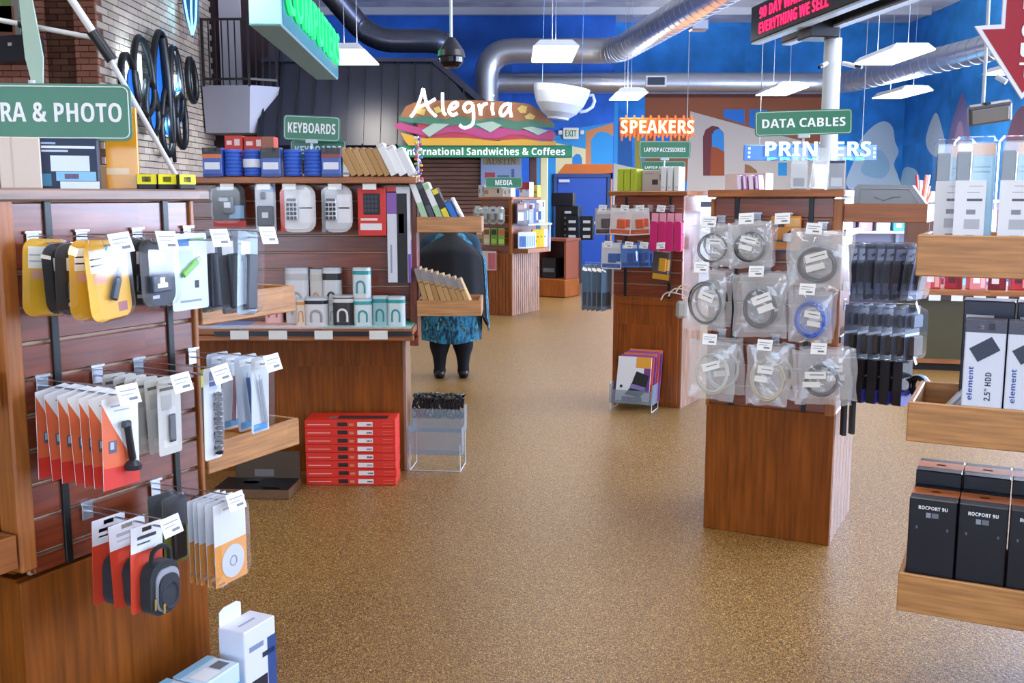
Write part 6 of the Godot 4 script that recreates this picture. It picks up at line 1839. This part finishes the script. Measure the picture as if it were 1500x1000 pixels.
	for k in 4:
		o = thing("pink_case", "%s magenta fabric case in the row on the laptop rack" % ["first", "second", "third", "fourth"][k], "case", lo(G, 0.4 + k * 0.058, 1.47, 0.16 - k * 0.008, 0, 0, rng.randf_range(-2, 2)), "magenta cases")
		var m := MB.new()
		m.t = Transform3D(Basis.IDENTITY, Vector3(0, -0.16, 0))
		m.ext(rrect(0.054, 0.22, 0.02), -0.02, 0.02, C("d42a72"))
		part(o, "case_body", m, M.fabric)
		part(o, "header_card", bx(Vector3(0, -0.02, 0), Vector3(0.052, 0.06, 0.002), "f0a8b8"), M.paper)
	# clear blue packs on the left side, seen edge on
	var first: Node3D = null
	for k in 5:
		var T := lo(G, -0.06 - k * 0.042, 1.06, 0.0, 90 + rng.randf_range(-6, 6))
		var lb: String = "%s clear blue pack hanging beside the laptop gondola base" % ORD[k].replace("front", "first")
		if first:
			dup(first, T, lb)
		else:
			first = pack("blue_clear_pack", lb, "pack", T, 0.16, 0.36, "6d93ac", [["f", 0.1, 0.1, 0.9, 0.4, "3a4a58"]], Vector3(0.165, 0.36, 0.036), -0.165, null, "clear blue packs")
	hook(lo(G, 0.0, 0, 0, -90), 0.0, 1.09, 0.24, "the clear blue packs beside the laptop gondola", false)
	# wire hooks with pale goods at the right corner
	o = thing("wire_hook_cluster", "pale bent wire hooks with a small grey pouch at the laptop gondola corner", "hook", lo(G, 0.58, 0.86, -0.02, 30))
	for k in 3:
		var m := MB.new()
		m.tube(smooth([0.0, 0.0, -0.06, 0.02, -0.12, 0.03, -0.16, 0.01, -0.18, -0.03]), 0.006, C("c9b8a4"), 6)
		part(o, "wire_hook", m, M.satin).position = Vector3(0.0 + k * 0.05, k * 0.03, k * 0.03)
	part(o, "pouch", bx(Vector3(-0.02, -0.1, 0.02), Vector3(0.1, 0.13, 0.06), "a9a294", 0.02), M.fabric)
	# goods on top
	for k in 3:
		carton("lime_book", "%s lime green boxed manual above the laptop goods" % ["first", "second", "third"][k], "box", lo(G, 0.02 + k * 0.055, 1.643, -0.12), Vector3(0.05, 0.17, 0.13), "b7c82c", [["f", 0.2, 0.2, 0.3, 0.8, "c9d84a"]], "lime manuals")
	carton("router_box", "pale grey box with a dark device picture above the laptop goods", "box", lo(G, 0.28, 1.643, -0.2), Vector3(0.24, 0.16, 0.1), "c3b6ad", [["f", 0.35, 0.3, 0.55, 0.55, "3c3638"], ["f", 0.6, 0.5, 0.85, 0.8, "8d8480"], ["f", 0.1, 0.8, 0.4, 0.85, "9c918a"]])
	for k in 3:
		carton("white_binder", "%s slim white box above the laptop goods" % ["first", "second", "third"][k], "box", lo(G, 0.38 + k * 0.052, 1.643, -0.1), Vector3(0.04, 0.18, 0.13), "eceeea", [["f", 0.2, 0.1, 0.8, 0.2, "d6d8d2"]], "slim white boxes")
	carton("photo_box", "pinkish cream box between the laptop and data racks", "box", lo(G, 0.86, 1.5, -0.62), Vector3(0.32, 0.28, 0.2), "d6bcae", [["f", 0.3, 0.7, 0.8, 0.74, "a08a7c"], ["f", 0.7, 0.1, 1.0, 0.4, "7a5a4c"]])
	o = thing("wire_table", "pale table with wire basket between the laptop and data racks", "table", lo(G, 0.86, 0, -0.62))
	part(o, "table_top", bx(Vector3(0, 1.485, 0), Vector3(0.4, 0.025, 0.3), "b9bdd2", 0.004), M.satin)
	for s in [[-1, -1], [1, -1], [-1, 1], [1, 1]]:
		part(o, "leg", bx(Vector3(s[0] * 0.17, 0.736, s[1] * 0.12), Vector3(0.03, 1.472, 0.03), "8f94aa", 0.004), M.satin)
	part(o, "basket", bx(Vector3(0, 1.25, 0.13), Vector3(0.3, 0.12, 0.04), "8790b4", 0.004), M.satin)
	green_sign("green laptop accessories sign above the laptop goods", fr(1.19, 8.0, 3.0, 1.962), 0.405, 0.135, "LAPTOP ACCESSORIES", 0.25, 0.8, 0.24)
	green_sign("second darker green sign below the laptop accessories sign", fr(1.2, 8.15, 3.0, 1.83), 0.36, 0.1, "LAPTOP ACCESSORIES", 0.14, 0.8, 0.2)

func media_gondola() -> void:
	var G := fr(-0.42, 13.86, -30.0)
	var o := thing("display_gondola", "ribbed wooden gondola under the media sign near the cafe", "gondola", G)
	part(o, "base_body", bx(Vector3(0.24, 0.42, -0.37), Vector3(0.47, 0.84, 0.72), "ffffff"), M.panel_warm)
	for k in 9:
		part(o, "base_rib", bx(Vector3(0.03 + k * 0.0545, 0.42, -0.002), Vector3(0.048, 0.84, 0.02), "ffffff", 0.004), M.panel_warm)
	for k in 14:
		part(o, "side_rib", bx(Vector3(0.478, 0.42, -0.04 - k * 0.0545), Vector3(0.02, 0.84, 0.048), "ffffff", 0.004), M.side_wood)
	slats(o, 0.0, 0.44, steps(0.84, 1.56, 7), 0.0, M.slat)
	part(o, "core", bx(Vector3(0.24, 1.2, -0.37), Vector3(0.45, 0.72, 0.68), "ffffff"), M.slat)
	part(o, "end_post", bx(Vector3(0.465, 1.2, -0.01), Vector3(0.05, 0.74, 0.05), "ffffff", 0.004), M.edge)
	part(o, "top_board", bx(Vector3(0.24, 1.58, -0.37), Vector3(0.54, 0.034, 0.8), "ffffff", 0.004), M.edge_h)
	part(o, "side_shelf", bx(Vector3(0.6, 0.88, -0.32), Vector3(0.25, 0.06, 0.62), "ffffff", 0.004), M.edge_h)
	part(o, "side_shelf", bx(Vector3(0.6, 1.23, -0.36), Vector3(0.25, 0.025, 0.68), "aab2cc", 0.003), M.satin)
	part(o, "shelf_upright", bx(Vector3(0.7, 1.05, -0.66), Vector3(0.03, 0.4, 0.03), "aab2cc", 0.003), M.satin)
	var S := lo(G, 0.6, 0, 0, 90)
	for k in 4:
		var m := MB.new()
		m.lathe(Vector3(0, -0.12, 0.02), [Vector2(0.001, -0.05), Vector2(0.05, -0.04), Vector2(0.05, 0.04), Vector2(0.001, 0.05)], C("9a9892"), 12)
		pack("headset_pack", "%s rounded grey blister pack in the top row of the media rack" % ["first", "second", "third", "fourth"][k], "pack", lo(G, 0.02 + k * 0.115, 1.46, 0.1, rng.randf_range(-8, 8)), 0.13, 0.24, "c9c8c0", [["f", 0.2, 0.1, 0.8, 0.3, "8f9092"], ["f", 0.3, 0.7, 0.7, 0.85, "5f6f90" if k == 2 else "b3b2aa"]], Vector3(0.13, 0.23, 0.05), -0.1, m, "grey blister packs on the media rack", 0.05)
		pack("disc_card", "%s green and orange card pack in the second row of the media rack" % ["first", "second", "third", "fourth"][k], "pack", lo(G, 0.02 + k * 0.115, 1.17, 0.08), 0.1, 0.23, ["b98a6a", "c9b48c", "6f9a3c", "7fae44"][k], [["f", 0.1, 0.6, 0.9, 0.9, ["d9c8b0", "8a4a34", "3a3a34", "d0604a"][k]], ["f", 0.1, 0.1, 0.9, 0.35, ["7a5a4a", "d8d0b8", "9ac050", "b9d86a"][k]]], Vector3.ZERO, 0, null, "small card packs on the media rack")
	pack("pink_card", "white and pink card pack low on the media rack", "pack", lo(G, 0.18, 0.86, 0.1), 0.24, 0.26, "d9c6bc", [["f", 0.45, 0.05, 0.95, 0.9, "d06a74"], ["f", 0.55, 0.1, 0.6, 0.9, "e6c0c0"]], Vector3.ZERO, 0, null)
	for k in 9:
		carton("magazine", "%s magazine standing on the upper side shelf of the media rack" % ORD[k].replace("front", "first"), "magazine", lo(S, 0.06 + k * 0.066, 1.244, -0.02, -50 if k in [3, 4, 7, 8] else -10), Vector3(0.16, 0.27 + 0.02 * (k % 3), 0.02), ["3a2a26", "4a3a34", "2a2628", "c9ccd8", "6a7ab0", "2a2a2e", "1f2024", "dfe6e2", "e6e8e4"][k], [["f", 0.1, 0.7, 0.9, 0.92, ["8a4a3a", "d8d4cc", "7a3a5a"][k % 3]], ["f", 0.15, 0.15, 0.85, 0.55, ["d8dce6", "4a5a9a", "8ac0b0"][k % 3]]], "magazines on the media rack")
	for k in 5:
		carton("blue_pouch", "%s blue and white disc pouch on the lower side shelf of the media rack" % ORD[k].replace("front", "first"), "pouch", lo(S, 0.05 + k * 0.058, 0.912, 0.02, -42), Vector3(0.13, 0.22, 0.03), "cfd8e4", [["f", 0.1, 0.1, 0.85, 0.75, "3f6aa8"], ["f", 0.3, 0.3, 0.5, 0.6, "e6eaf0"]], "blue pouches on the media rack")
	for k in 3:
		carton("yellow_bag", ["first yellow bag of discs on the lower side shelf", "second yellow bag of discs on the lower side shelf", "white bag of discs at the end of the lower side shelf"][k], "pouch", lo(S, 0.37 + k * 0.1, 0.912, 0.05, -45), Vector3(0.12, 0.25, 0.05), ["e8bd1c", "ecc52a", "e6e9ee"][k], [["f", 0.3, 0.3, 0.5, 0.4, "4a3a14"], ["f", 0.55, 0.55, 0.75, 0.62, "6a5a2a"]], "disc bags on the media rack")
	# goods above
	for a in [[0.1, 0.34, 0.13, "d9c3b0", "cream box with small pictures above the media rack"], [0.33, 0.12, 0.12, "eae6e2", "white box above the media rack, beside the cream one"], [-0.08, 0.1, 0.16, "c3c9d4", "pale clear tub at the left above the media rack"], [0.47, 0.16, 0.2, "c9ccd8", "grey blue box with a red lid above the media rack corner"]]:
		carton("media_box", a[4], "box", lo(G, a[0], 1.598, -0.2 if a[0] < 0.4 else -0.42), Vector3(a[1], a[2], 0.12), a[3], [["f", 0.1, 0.3, 0.3, 0.7, "a9826c"], ["f", 0.7, 0.4, 0.8, 0.8, "4a4044"]] + ([["f", 0.0, 0.5, 1.0, 1.0, "b02a3c"]] if a[0] > 0.4 else []))
	carton("media_box", "olive yellow box above the media rack corner", "box", lo(G, 0.49, 1.598, -0.62), Vector3(0.14, 0.16, 0.1), "b9a83a", [["f", 0.1, 0.3, 0.9, 0.5, "7a7a34"]])
	green_sign("small green media sign standing above the media rack", lo(G, 0.3, 1.79, -0.1, 30), 0.5, 0.14, "MEDIA", 0.13, 0.46, 0.5)
	# dark wood cabinet and tall black drawer rack behind
	o = thing("low_cabinet", "reddish wooden cabinet with an open dark shelf beside the media rack", "cabinet", fr(0.72, 16.4, -30.0))
	part(o, "body", bx(Vector3(0, 0.15, 0), Vector3(0.6, 0.3, 0.5), "ffffff", 0.02), M.panel_warm)
	part(o, "back_panel", bx(Vector3(0, 0.6, -0.22), Vector3(0.6, 0.6, 0.04), "4a2420", 0.004), M.satin)
	for s in [-1, 1]:
		part(o, "side_panel", bx(Vector3(s * 0.28, 0.6, 0), Vector3(0.04, 0.6, 0.48), "8a4a34", 0.004), M.satin)
	part(o, "top_panel", bx(Vector3(0, 0.92, 0), Vector3(0.62, 0.04, 0.52), "8a4a34", 0.004), M.satin)
	carton("black_device", "small black device inside the open wooden cabinet", "device", lo(fr(0.72, 16.4, -30.0), -0.05, 0.302, 0.05), Vector3(0.25, 0.32, 0.25), "17181d", [["f", 0.1, 0.3, 0.9, 0.5, "5a6068"]])
	o = thing("drawer_rack", "tall black rack of drawers with white labels before the blue exit door", "rack", fr(1.03, 18.5, -12.0))
	part(o, "frame", bx(Vector3(0, 0.72, -0.05), Vector3(0.42, 1.42, 0.5), "16171b", 0.008), M.satin)
	part(o, "upper_frame", bx(Vector3(-0.1, 1.55, -0.05), Vector3(0.4, 0.24, 0.3), "1b1c22", 0.01), M.satin)
	for k in 13:
		var d := part(o, "drawer", bx(Vector3(0.06, 0.1 + k * 0.102, 0.205), Vector3(0.29, 0.092, 0.02), "1b1c21", 0.004), M.satin)
		part(d, "label_card", bx(Vector3(0.02, 0.1 + k * 0.102, 0.218), Vector3(0.12, 0.04, 0.003), "dfe2e6"), M.paper)
	for s in [0, 1]:
		var q := part(o, "bin", bx(Vector3(0.12 + s * 0.26, 1.05, 0.3), Vector3(0.24, 0.42, 0.12), "17181d", 0.01), M.satin)
		for k in 3:
			part(q, "label_card", bx(Vector3(0.12 + s * 0.26, 0.9 + k * 0.13, 0.362), Vector3(0.13, 0.05, 0.003), "dfe2e6"), M.paper)

func far_goods() -> void:
	# counter with red packs behind the drive trays
	var G := fr(3.9, 9.3, -14.0)
	var o := thing("display_counter", "low olive counter with a wooden shelf of red packs behind the drive trays", "counter", G)
	part(o, "front_panel", bx(Vector3(0.9, 0.385, -0.25), Vector3(2.4, 0.65, 0.5), "463f1f", 0.004), M.satin)
	part(o, "kick_plate", bx(Vector3(0.9, 0.03, -0.26), Vector3(2.36, 0.06, 0.5), "1f1a17"), M.matte)
	part(o, "base_trim", bx(Vector3(0.9, 0.085, 0.004), Vector3(2.4, 0.04, 0.012), "ffffff", 0.002), M.edge_h)
	part(o, "shelf", bx(Vector3(0.9, 0.735, -0.2), Vector3(2.5, 0.05, 0.62), "ffffff", 0.004), M.edge_h)
	part(o, "price_rail", bx(Vector3(0.9, 0.695, 0.1), Vector3(2.4, 0.06, 0.01), "3a2a22", 0.002), M.satin)
	part(o, "rail_back", bx(Vector3(0.9, 0.7, 0.05), Vector3(2.4, 0.04, 0.09), "ffffff"), M.edge_h)
	for k in 12:
		part(o, "price_tag", bx(Vector3(-0.2 + k * 0.19, 0.695, 0.107), Vector3(0.1, 0.07, 0.003), "e9e9e6"), M.paper)
	var reds := ["c22a30", "cf4a4a", "b02434", "d07a78", "7a1c2a", "c43038"]
	for k in 12:
		carton("red_pack", "%s red goods pack along the far wooden shelf, counted from the data rack" % ORD[k].replace("front", "first"), "pack", lo(G, -0.2 + k * 0.185, 0.761, -0.02 - 0.03 * (k % 3), rng.randf_range(-14, 14)), Vector3(0.15, 0.15 + 0.02 * (k % 2), 0.1), reds[k % 6], [["f", 0.2, 0.35, 0.6, 0.75, ["e9d8d4", "f0e6e2", "5a2a34"][k % 3]], ["f", 0.65, 0.1, 0.9, 0.9, ["8a2030", "e8b0a8"][k % 2]]], "red packs on the far shelf", "gloss")
	# white shelving beyond the data rack
	G = fr(3.55, 11.6, -8.0)
	o = thing("white_shelving", "white metal shelving of bright boxes beyond the data rack", "shelving", G)
	for k in 4:
		part(o, "shelf_board", bx(Vector3(0.9, 0.5 + k * 0.35, -0.2), Vector3(2.6, 0.03, 0.4), "e6eaf0", 0.004), M.satin)
	for s in [-0.38, 0.9, 2.18]:
		part(o, "shelf_post", bx(Vector3(s, 0.8, -0.38), Vector3(0.04, 1.6, 0.04), "d3d8e0", 0.004), M.satin)
	part(o, "base_panel", bx(Vector3(0.9, 0.24, -0.2), Vector3(2.6, 0.48, 0.4), "4a4658", 0.004), M.satin)
	part(o, "shelf_back", bx(Vector3(0.9, 1.0, -0.41), Vector3(2.6, 1.1, 0.02), "b9b4c8"), M.satin)
	var cc := ["8a7688", "d7b9c4", "e3e6ea", "63b6d8", "2f8f6a", "2a4a8c", "38a4dc", "c9ced8", "e9ecf0", "d0505a", "7fc4e0", "e6dfe2", "4a6aa8"]
	for r in 3:
		for k in 13:
			carton("shelf_box", "%s bright box on the %s white shelf beyond the data rack" % [(ORD + ["thirteenth"])[k].replace("front", "first"), ["lowest", "middle", "upper"][r]], "box", lo(G, -0.28 + k * 0.19, 0.516 + r * 0.35, -0.16 + 0.02 * (k % 2)), Vector3(0.15, 0.16 + 0.04 * ((k * 3 + r) % 3), 0.2), cc[(k + r * 5) % 13], [["f", 0.1, 0.55, 0.9, 0.85, cc[(k * 2 + r + 3) % 13]], ["f", 0.2, 0.15, 0.6, 0.35, "e9ecf0"]], "boxes on the white shelving", "satin")
	# a long white counter with printers far behind
	G = fr(3.4, 16.0, 0.0)
	o = thing("printer_counter", "long white counter with printers before the mural wall", "counter", G)
	part(o, "counter_top", bx(Vector3(1.6, 1.3, -0.3), Vector3(4.4, 0.06, 0.7), "eef1f4", 0.006), M.satin)
	part(o, "counter_front", bx(Vector3(1.6, 0.64, -0.3), Vector3(4.3, 1.26, 0.6), "dfe4ec", 0.006), M.satin)
	for k in 7:
		var p := thing("printer", "%s white desktop printer on the long far counter" % ORD[k].replace("front", "first"), "printer", lo(G, -0.3 + k * 0.62, 1.331, -0.3), "printers on the far counter")
		part(p, "body", bx(Vector3(0, 0.16, 0), Vector3(0.5, 0.32, 0.42), ["eef0f2", "dfe6ee", "e9ebee"][k % 3], 0.03), M.satin)
		part(p, "paper_slot", bx(Vector3(0, 0.15, 0.2), Vector3(0.34, 0.08, 0.04), ["2f3440", "8ab0d0", "49505c"][k % 3], 0.006), M.satin)
		part(p, "lid", bx(Vector3(0, 0.335, -0.02), Vector3(0.48, 0.03, 0.38), "f4f5f6", 0.01), M.satin)
	# pale pink slim books above the data rack's left neighbour
	for k in 4:
		carton("pink_book", "%s slim pink and white manual leaning behind the data rack" % ["first", "second", "third", "fourth"][k], "manual", lo(fr(0.935, 4.764, -27.0), 0.03 + k * 0.03, 1.633, -0.42, 0, 0, 6), Vector3(0.022, 0.075, 0.1), ["e6d0e4", "c990c8", "eedbe9", "b982bc"][k], [["f", 0.3, 0.1, 0.7, 0.9, "f2e6f0"]], "pink manuals")
	# candy striped tubes behind the clear drive cases
	o = thing("striped_bouquet", "bunch of red and white striped tubes behind the clear drive cases", "tubes", lo(fr(3.9, 9.3, -14.0), -0.12, 1.412, -0.3))
	part(o, "pot", bx(Vector3(0, 0.04, 0), Vector3(0.12, 0.1, 0.12), "6a2430", 0.01), M.satin)
	for k in 12:
		var a := k * 2.4
		part(o, "tube", stick(Vector3(0.03 * cos(a), 0.08, 0.03 * sin(a)), Vector3(0.09 * cos(a), 0.24 + 0.05 * (k % 4), 0.07 * sin(a)), 0.012, ["e4e6ea", "d03a40", "e88a70"][k % 3]), M.satin)
	carton("display_riser", "tall brown box on the far counter carrying the striped tubes", "box", lo(fr(3.9, 9.3, -14.0), -0.12, 0.761, -0.3), Vector3(0.24, 0.65, 0.2), "6a4630", [["f", 0.1, 0.2, 0.9, 0.5, "8a5c3c"]])
# smooth blend of tapered capsules, meshed as surface nets: bones are [a, b, radius a, radius b, colour]
func body_mesh(m: MB, bones: Array, cell: float, k: float) -> void:
	var lo_ := Vector3.INF
	var hi_ := -Vector3.INF
	for b in bones:
		for e in 2:
			var r: float = b[2 + e] + cell * 3 + k
			lo_ = lo_.min(b[e] - Vector3(r, r, r)); hi_ = hi_.max(b[e] + Vector3(r, r, r))
	var n := Vector3i(((hi_ - lo_) / cell).ceil()) + Vector3i.ONE
	var f := PackedFloat32Array()
	f.resize(n.x * n.y * n.z)
	f.fill(10.0)
	var who := PackedInt32Array()
	who.resize(f.size())
	var best := f.duplicate()
	for bi in bones.size():
		var b: Array = bones[bi]
		var a: Vector3 = b[0]
		var d: Vector3 = b[1] - a
		var dd := maxf(d.length_squared(), 0.000001)
		var mr: float = maxf(b[2], b[3]) + cell * 2 + k
		var p0 := Vector3i((a.min(b[1]) - Vector3(mr, mr, mr) - lo_) / cell)
		var p1 := Vector3i((a.max(b[1]) + Vector3(mr, mr, mr) - lo_) / cell)
		for z in range(maxi(p0.z, 0), mini(p1.z + 1, n.z)):
			for y in range(maxi(p0.y, 0), mini(p1.y + 1, n.y)):
				for x in range(maxi(p0.x, 0), mini(p1.x + 1, n.x)):
					var q := lo_ + Vector3(x, y, z) * cell - a
					var t := clampf(q.dot(d) / dd, 0, 1)
					var s: float = (q - d * t).length() - lerpf(b[2], b[3], t)
					var id := (z * n.y + y) * n.x + x
					if s < best[id]:
						best[id] = s
						who[id] = bi
					var h := maxf(k - absf(f[id] - s), 0.0) / k
					f[id] = minf(f[id], s) - h * h * k * 0.25
	var vid := {}
	var vp := []
	var vn := []
	var vc := []
	var st := [1, n.x, n.x * n.y]
	for z in n.z - 1:
		for y in n.y - 1:
			for x in n.x - 1:
				var id := (z * n.y + y) * n.x + x
				var c := []
				var neg := 0
				for q in 8:
					var val := f[id + (q & 1) * st[0] + ((q >> 1) & 1) * st[1] + (q >> 2) * st[2]]
					c.append(val)
					if val < 0.0: neg += 1
				if neg == 0 or neg == 8:
					continue
				var sum := Vector3.ZERO
				var cnt := 0
				for e in [[0, 1], [2, 3], [4, 5], [6, 7], [0, 2], [1, 3], [4, 6], [5, 7], [0, 4], [1, 5], [2, 6], [3, 7]]:
					var va: float = c[e[0]]
					var vb: float = c[e[1]]
					if (va < 0.0) != (vb < 0.0):
						var t := va / (va - vb)
						var pa := Vector3(e[0] & 1, (e[0] >> 1) & 1, e[0] >> 2)
						var pb := Vector3(e[1] & 1, (e[1] >> 1) & 1, e[1] >> 2)
						sum += pa.lerp(pb, t)
						cnt += 1
				vid[id] = vp.size()
				vp.append(lo_ + (Vector3(x, y, z) + sum / cnt) * cell)
				vn.append(Vector3(c[1] + c[3] + c[5] + c[7] - c[0] - c[2] - c[4] - c[6], c[2] + c[3] + c[6] + c[7] - c[0] - c[1] - c[4] - c[5], c[4] + c[5] + c[6] + c[7] - c[0] - c[1] - c[2] - c[3]).normalized())
				vc.append(bones[who[id]][4])
	for id in vid:
		for ax in 3:
			var u: int = st[(ax + 1) % 3]
			var w: int = st[(ax + 2) % 3]
			var o: int = id
			if (f[o] < 0.0) == (f[o + st[ax]] < 0.0):
				continue
			if not (vid.has(o - u) and vid.has(o - w) and vid.has(o - u - w)):
				continue
			var q := [vid[o], vid[o - u], vid[o - u - w], vid[o - w]]
			m.tri(vp[q[0]], vp[q[1]], vp[q[2]], vn[q[0]], vn[q[1]], vn[q[2]], vc[q[0]])
			m.tri(vp[q[0]], vp[q[2]], vp[q[3]], vn[q[0]], vn[q[2]], vn[q[3]], vc[q[0]])

func shopper() -> void:
	var P := fr(-0.54, 8.9, 6.0)
	var o := thing("person", "person seen from behind in a black shawl, teal tunic and black leggings", "person", P)
	var skin := C("b98a6c")
	var leg := C("15151a")
	var top := C("1d3a4a")
	var b := []
	for s in [-1.0, 1.0]:
		b.append([Vector3(s * 0.1, 0.74, 0.0), Vector3(s * 0.105, 0.43, -0.01), 0.125, 0.085, leg])
		b.append([Vector3(s * 0.105, 0.43, -0.01), Vector3(s * 0.105, 0.3, 0.012), 0.08, 0.078, leg])
		b.append([Vector3(s * 0.105, 0.3, 0.012), Vector3(s * 0.105, 0.075, 0.0), 0.078, 0.046, leg])
		b.append([Vector3(s * 0.105, 0.05, 0.01), Vector3(s * 0.12, 0.035, -0.14), 0.04, 0.032, leg])
		b.append([Vector3(s * 0.19, 1.2, 0.0), Vector3(s * 0.25, 0.98, 0.02), 0.07, 0.056, top])
		b.append([Vector3(s * 0.25, 0.98, 0.02), Vector3(s * 0.2, 0.93, -0.2), 0.052, 0.036, top])
		b.append([Vector3(s * 0.2, 0.93, -0.2), Vector3(s * 0.185, 0.935, -0.26), 0.034, 0.03, skin])
	b.append([Vector3(0, 0.78, 0.0), Vector3(0, 0.95, -0.01), 0.2, 0.19, top])
	b.append([Vector3(0, 0.95, -0.01), Vector3(0, 1.14, -0.02), 0.19, 0.165, top])
	b.append([Vector3(-0.12, 1.2, -0.01), Vector3(0.12, 1.2, -0.01), 0.09, 0.09, top])
	b.append([Vector3(0, 1.24, -0.02), Vector3(0, 1.36, -0.05), 0.06, 0.055, skin])
	var m := MB.new()
	body_mesh(m, b, 0.016, 0.05)
	# head, facing away and bent a little towards the shelf
	var h := []
	var hc := Vector3(0, 1.45, -0.075)
	h.append([hc + Vector3(0, 0.02, 0.015), hc + Vector3(0, 0.03, -0.015), 0.083, 0.08, skin])
	h.append([hc + Vector3(0, -0.05, -0.045), hc + Vector3(0, -0.02, -0.03), 0.05, 0.062, skin])
	h.append([hc + Vector3(0, 0.008, -0.09), hc + Vector3(0, -0.018, -0.108), 0.01, 0.014, skin])
	h.append([hc + Vector3(-0.016, -0.047, -0.092), hc + Vector3(0.016, -0.047, -0.092), 0.008, 0.008, C("8d5148")])
	h.append([Vector3(0, 1.36, -0.05), hc + Vector3(0, -0.05, 0), 0.053, 0.05, skin])
	for s in [-1.0, 1.0]:
		h.append([hc + Vector3(s * 0.085, 0.01, 0.0), hc + Vector3(s * 0.083, -0.03, -0.005), 0.016, 0.011, skin])
		h.append([hc + Vector3(s * 0.03, 0.016, -0.088), hc + Vector3(s * 0.031, 0.016, -0.089), 0.009, 0.009, C("2a2422")])
	body_mesh(m, h, 0.006, 0.014)
	# hands with five fingers each, resting before the waist
	for s in [-1.0, 1.0]:
		var w := Vector3(s * 0.185, 0.935, -0.26)
		var hb := [[w, w + Vector3(s * -0.01, 0.0, -0.06), 0.028, 0.03, skin], [w + Vector3(s * 0.018, 0, -0.03), w + Vector3(s * 0.016, 0, -0.07), 0.02, 0.018, skin], [w + Vector3(s * -0.024, 0.002, -0.03), w + Vector3(s * -0.03, 0.0, -0.07), 0.018, 0.016, skin]]
		for q in 4:
			var r := w + Vector3(s * (0.024 - q * 0.019), 0.0, -0.078 + absf(q - 1.5) * 0.004)
			var l: float = [0.026, 0.031, 0.033, 0.029][q]
			hb.append([r, r + Vector3(0, -0.006, -l), 0.0088, 0.0082, skin])
			hb.append([r + Vector3(0, -0.006, -l), r + Vector3(0, -0.022, -l * 1.65), 0.0082, 0.0075, skin])
			hb.append([r + Vector3(0, -0.022, -l * 1.65), r + Vector3(0, -0.04, -l * 1.85), 0.0075, 0.0065, skin])
		hb.append([w + Vector3(s * -0.026, -0.004, -0.02), w + Vector3(s * -0.05, -0.012, -0.05), 0.012, 0.01, skin])
		hb.append([w + Vector3(s * -0.05, -0.012, -0.05), w + Vector3(s * -0.052, -0.022, -0.078), 0.01, 0.008, skin])
		body_mesh(m, hb, 0.0045, 0.006)
	part(o, "body", m, M.matte)
	# hair: dark, to the collar
	m = MB.new()
	body_mesh(m, [[hc + Vector3(0, 0.035, 0.03), hc + Vector3(0, 0.05, -0.02), 0.088, 0.078, C("2a1d18")], [hc + Vector3(0, 0.0, 0.04), hc + Vector3(0, -0.09, 0.045), 0.08, 0.06, C("2a1d18")], [hc + Vector3(-0.06, 0.01, 0.01), hc + Vector3(-0.055, -0.08, 0.02), 0.04, 0.035, C("2a1d18")], [hc + Vector3(0.06, 0.01, 0.01), hc + Vector3(0.055, -0.08, 0.02), 0.04, 0.035, C("2a1d18")]], 0.012, 0.03)
	part(o, "hair", m, M.satin)
	# tunic to the knees
	m = MB.new()
	var prof := [[0.34, 0.262], [0.45, 0.268], [0.6, 0.272], [0.78, 0.268], [0.95, 0.25], [1.1, 0.235], [1.2, 0.21], [1.27, 0.14], [1.3, 0.075]]
	m.grid(48, 24, func(u: float, v: float) -> Vector3:
		var an := u * TAU
		var q := v * (prof.size() - 1)
		var i := mini(int(q), prof.size() - 2)
		var y := lerpf(prof[i][0], prof[i + 1][0], q - i)
		var r := lerpf(prof[i][1], prof[i + 1][1], q - i)
		r *= 1.0 + 0.035 * sin(an * 9.0 + 2.0 * sin(y * 5.0)) * (1.0 - v)
		return Vector3(cos(an) * r, y + 0.012 * sin(an * 3.0) * (1.0 - v), sin(an) * r * 0.8), Color.WHITE)
	part(o, "tunic", m, M.tunic_cloth)
	# shawl over the shoulders, open at the front, long points at the sides
	m = MB.new()
	m.grid(44, 22, func(u: float, v: float) -> Vector3:
		var an := deg_to_rad(lerpf(-235.0, 55.0, u))      # back is at -90 turned to +Z below
		var side := pow(absf(cos(an)), 3.0)
		var drop := 0.56 + 0.34 * side * (1.0 if cos(an) > 0.0 else 0.55)
		var y := 1.335 - drop * v
		var r := lerpf(0.07, 0.3, smoothstep(0.0, 0.32, v)) + 0.035 * v
		r *= 1.0 + 0.03 * sin(an * 11.0) * v
		y -= 0.02 * smoothstep(0.0, 0.3, v)
		return Vector3(cos(an) * r, y, -sin(an) * r * 0.86), Color.WHITE)
	part(o, "shawl", m, M.shawl_cloth)
	# teal border along the open edge on the right
	m = MB.new()
	m.grid(6, 22, func(u: float, v: float) -> Vector3:
		var an := deg_to_rad(lerpf(-28.0, 4.0, u))
		var side := pow(absf(cos(an)), 3.0)
		var y := 1.335 - (0.56 + 0.34 * side) * lerpf(0.12, 0.97, v)
		var vv := lerpf(0.12, 0.97, v)
		var r := lerpf(0.07, 0.3, smoothstep(0.0, 0.32, vv)) + 0.035 * vv
		r *= 1.0 + 0.03 * sin(an * 11.0) * vv
		y -= 0.02 * smoothstep(0.0, 0.3, vv)
		return Vector3(cos(an) * (r + 0.006), y, -sin(an) * (r + 0.006) * 0.86), Color.WHITE)
	part(o, "shawl_border", m, M.tunic_cloth)
	for s in [-1.0, 1.0]:
		m = MB.new()
		body_mesh(m, [[Vector3(s * 0.105, 0.042, 0.03), Vector3(s * 0.12, 0.034, -0.15), 0.046, 0.04, C("101013")], [Vector3(s * 0.105, 0.03, 0.02), Vector3(s * 0.122, 0.026, -0.16), 0.03, 0.03, C("101013")]], 0.011, 0.02)
		part(o, "shoe", m, M.satin)
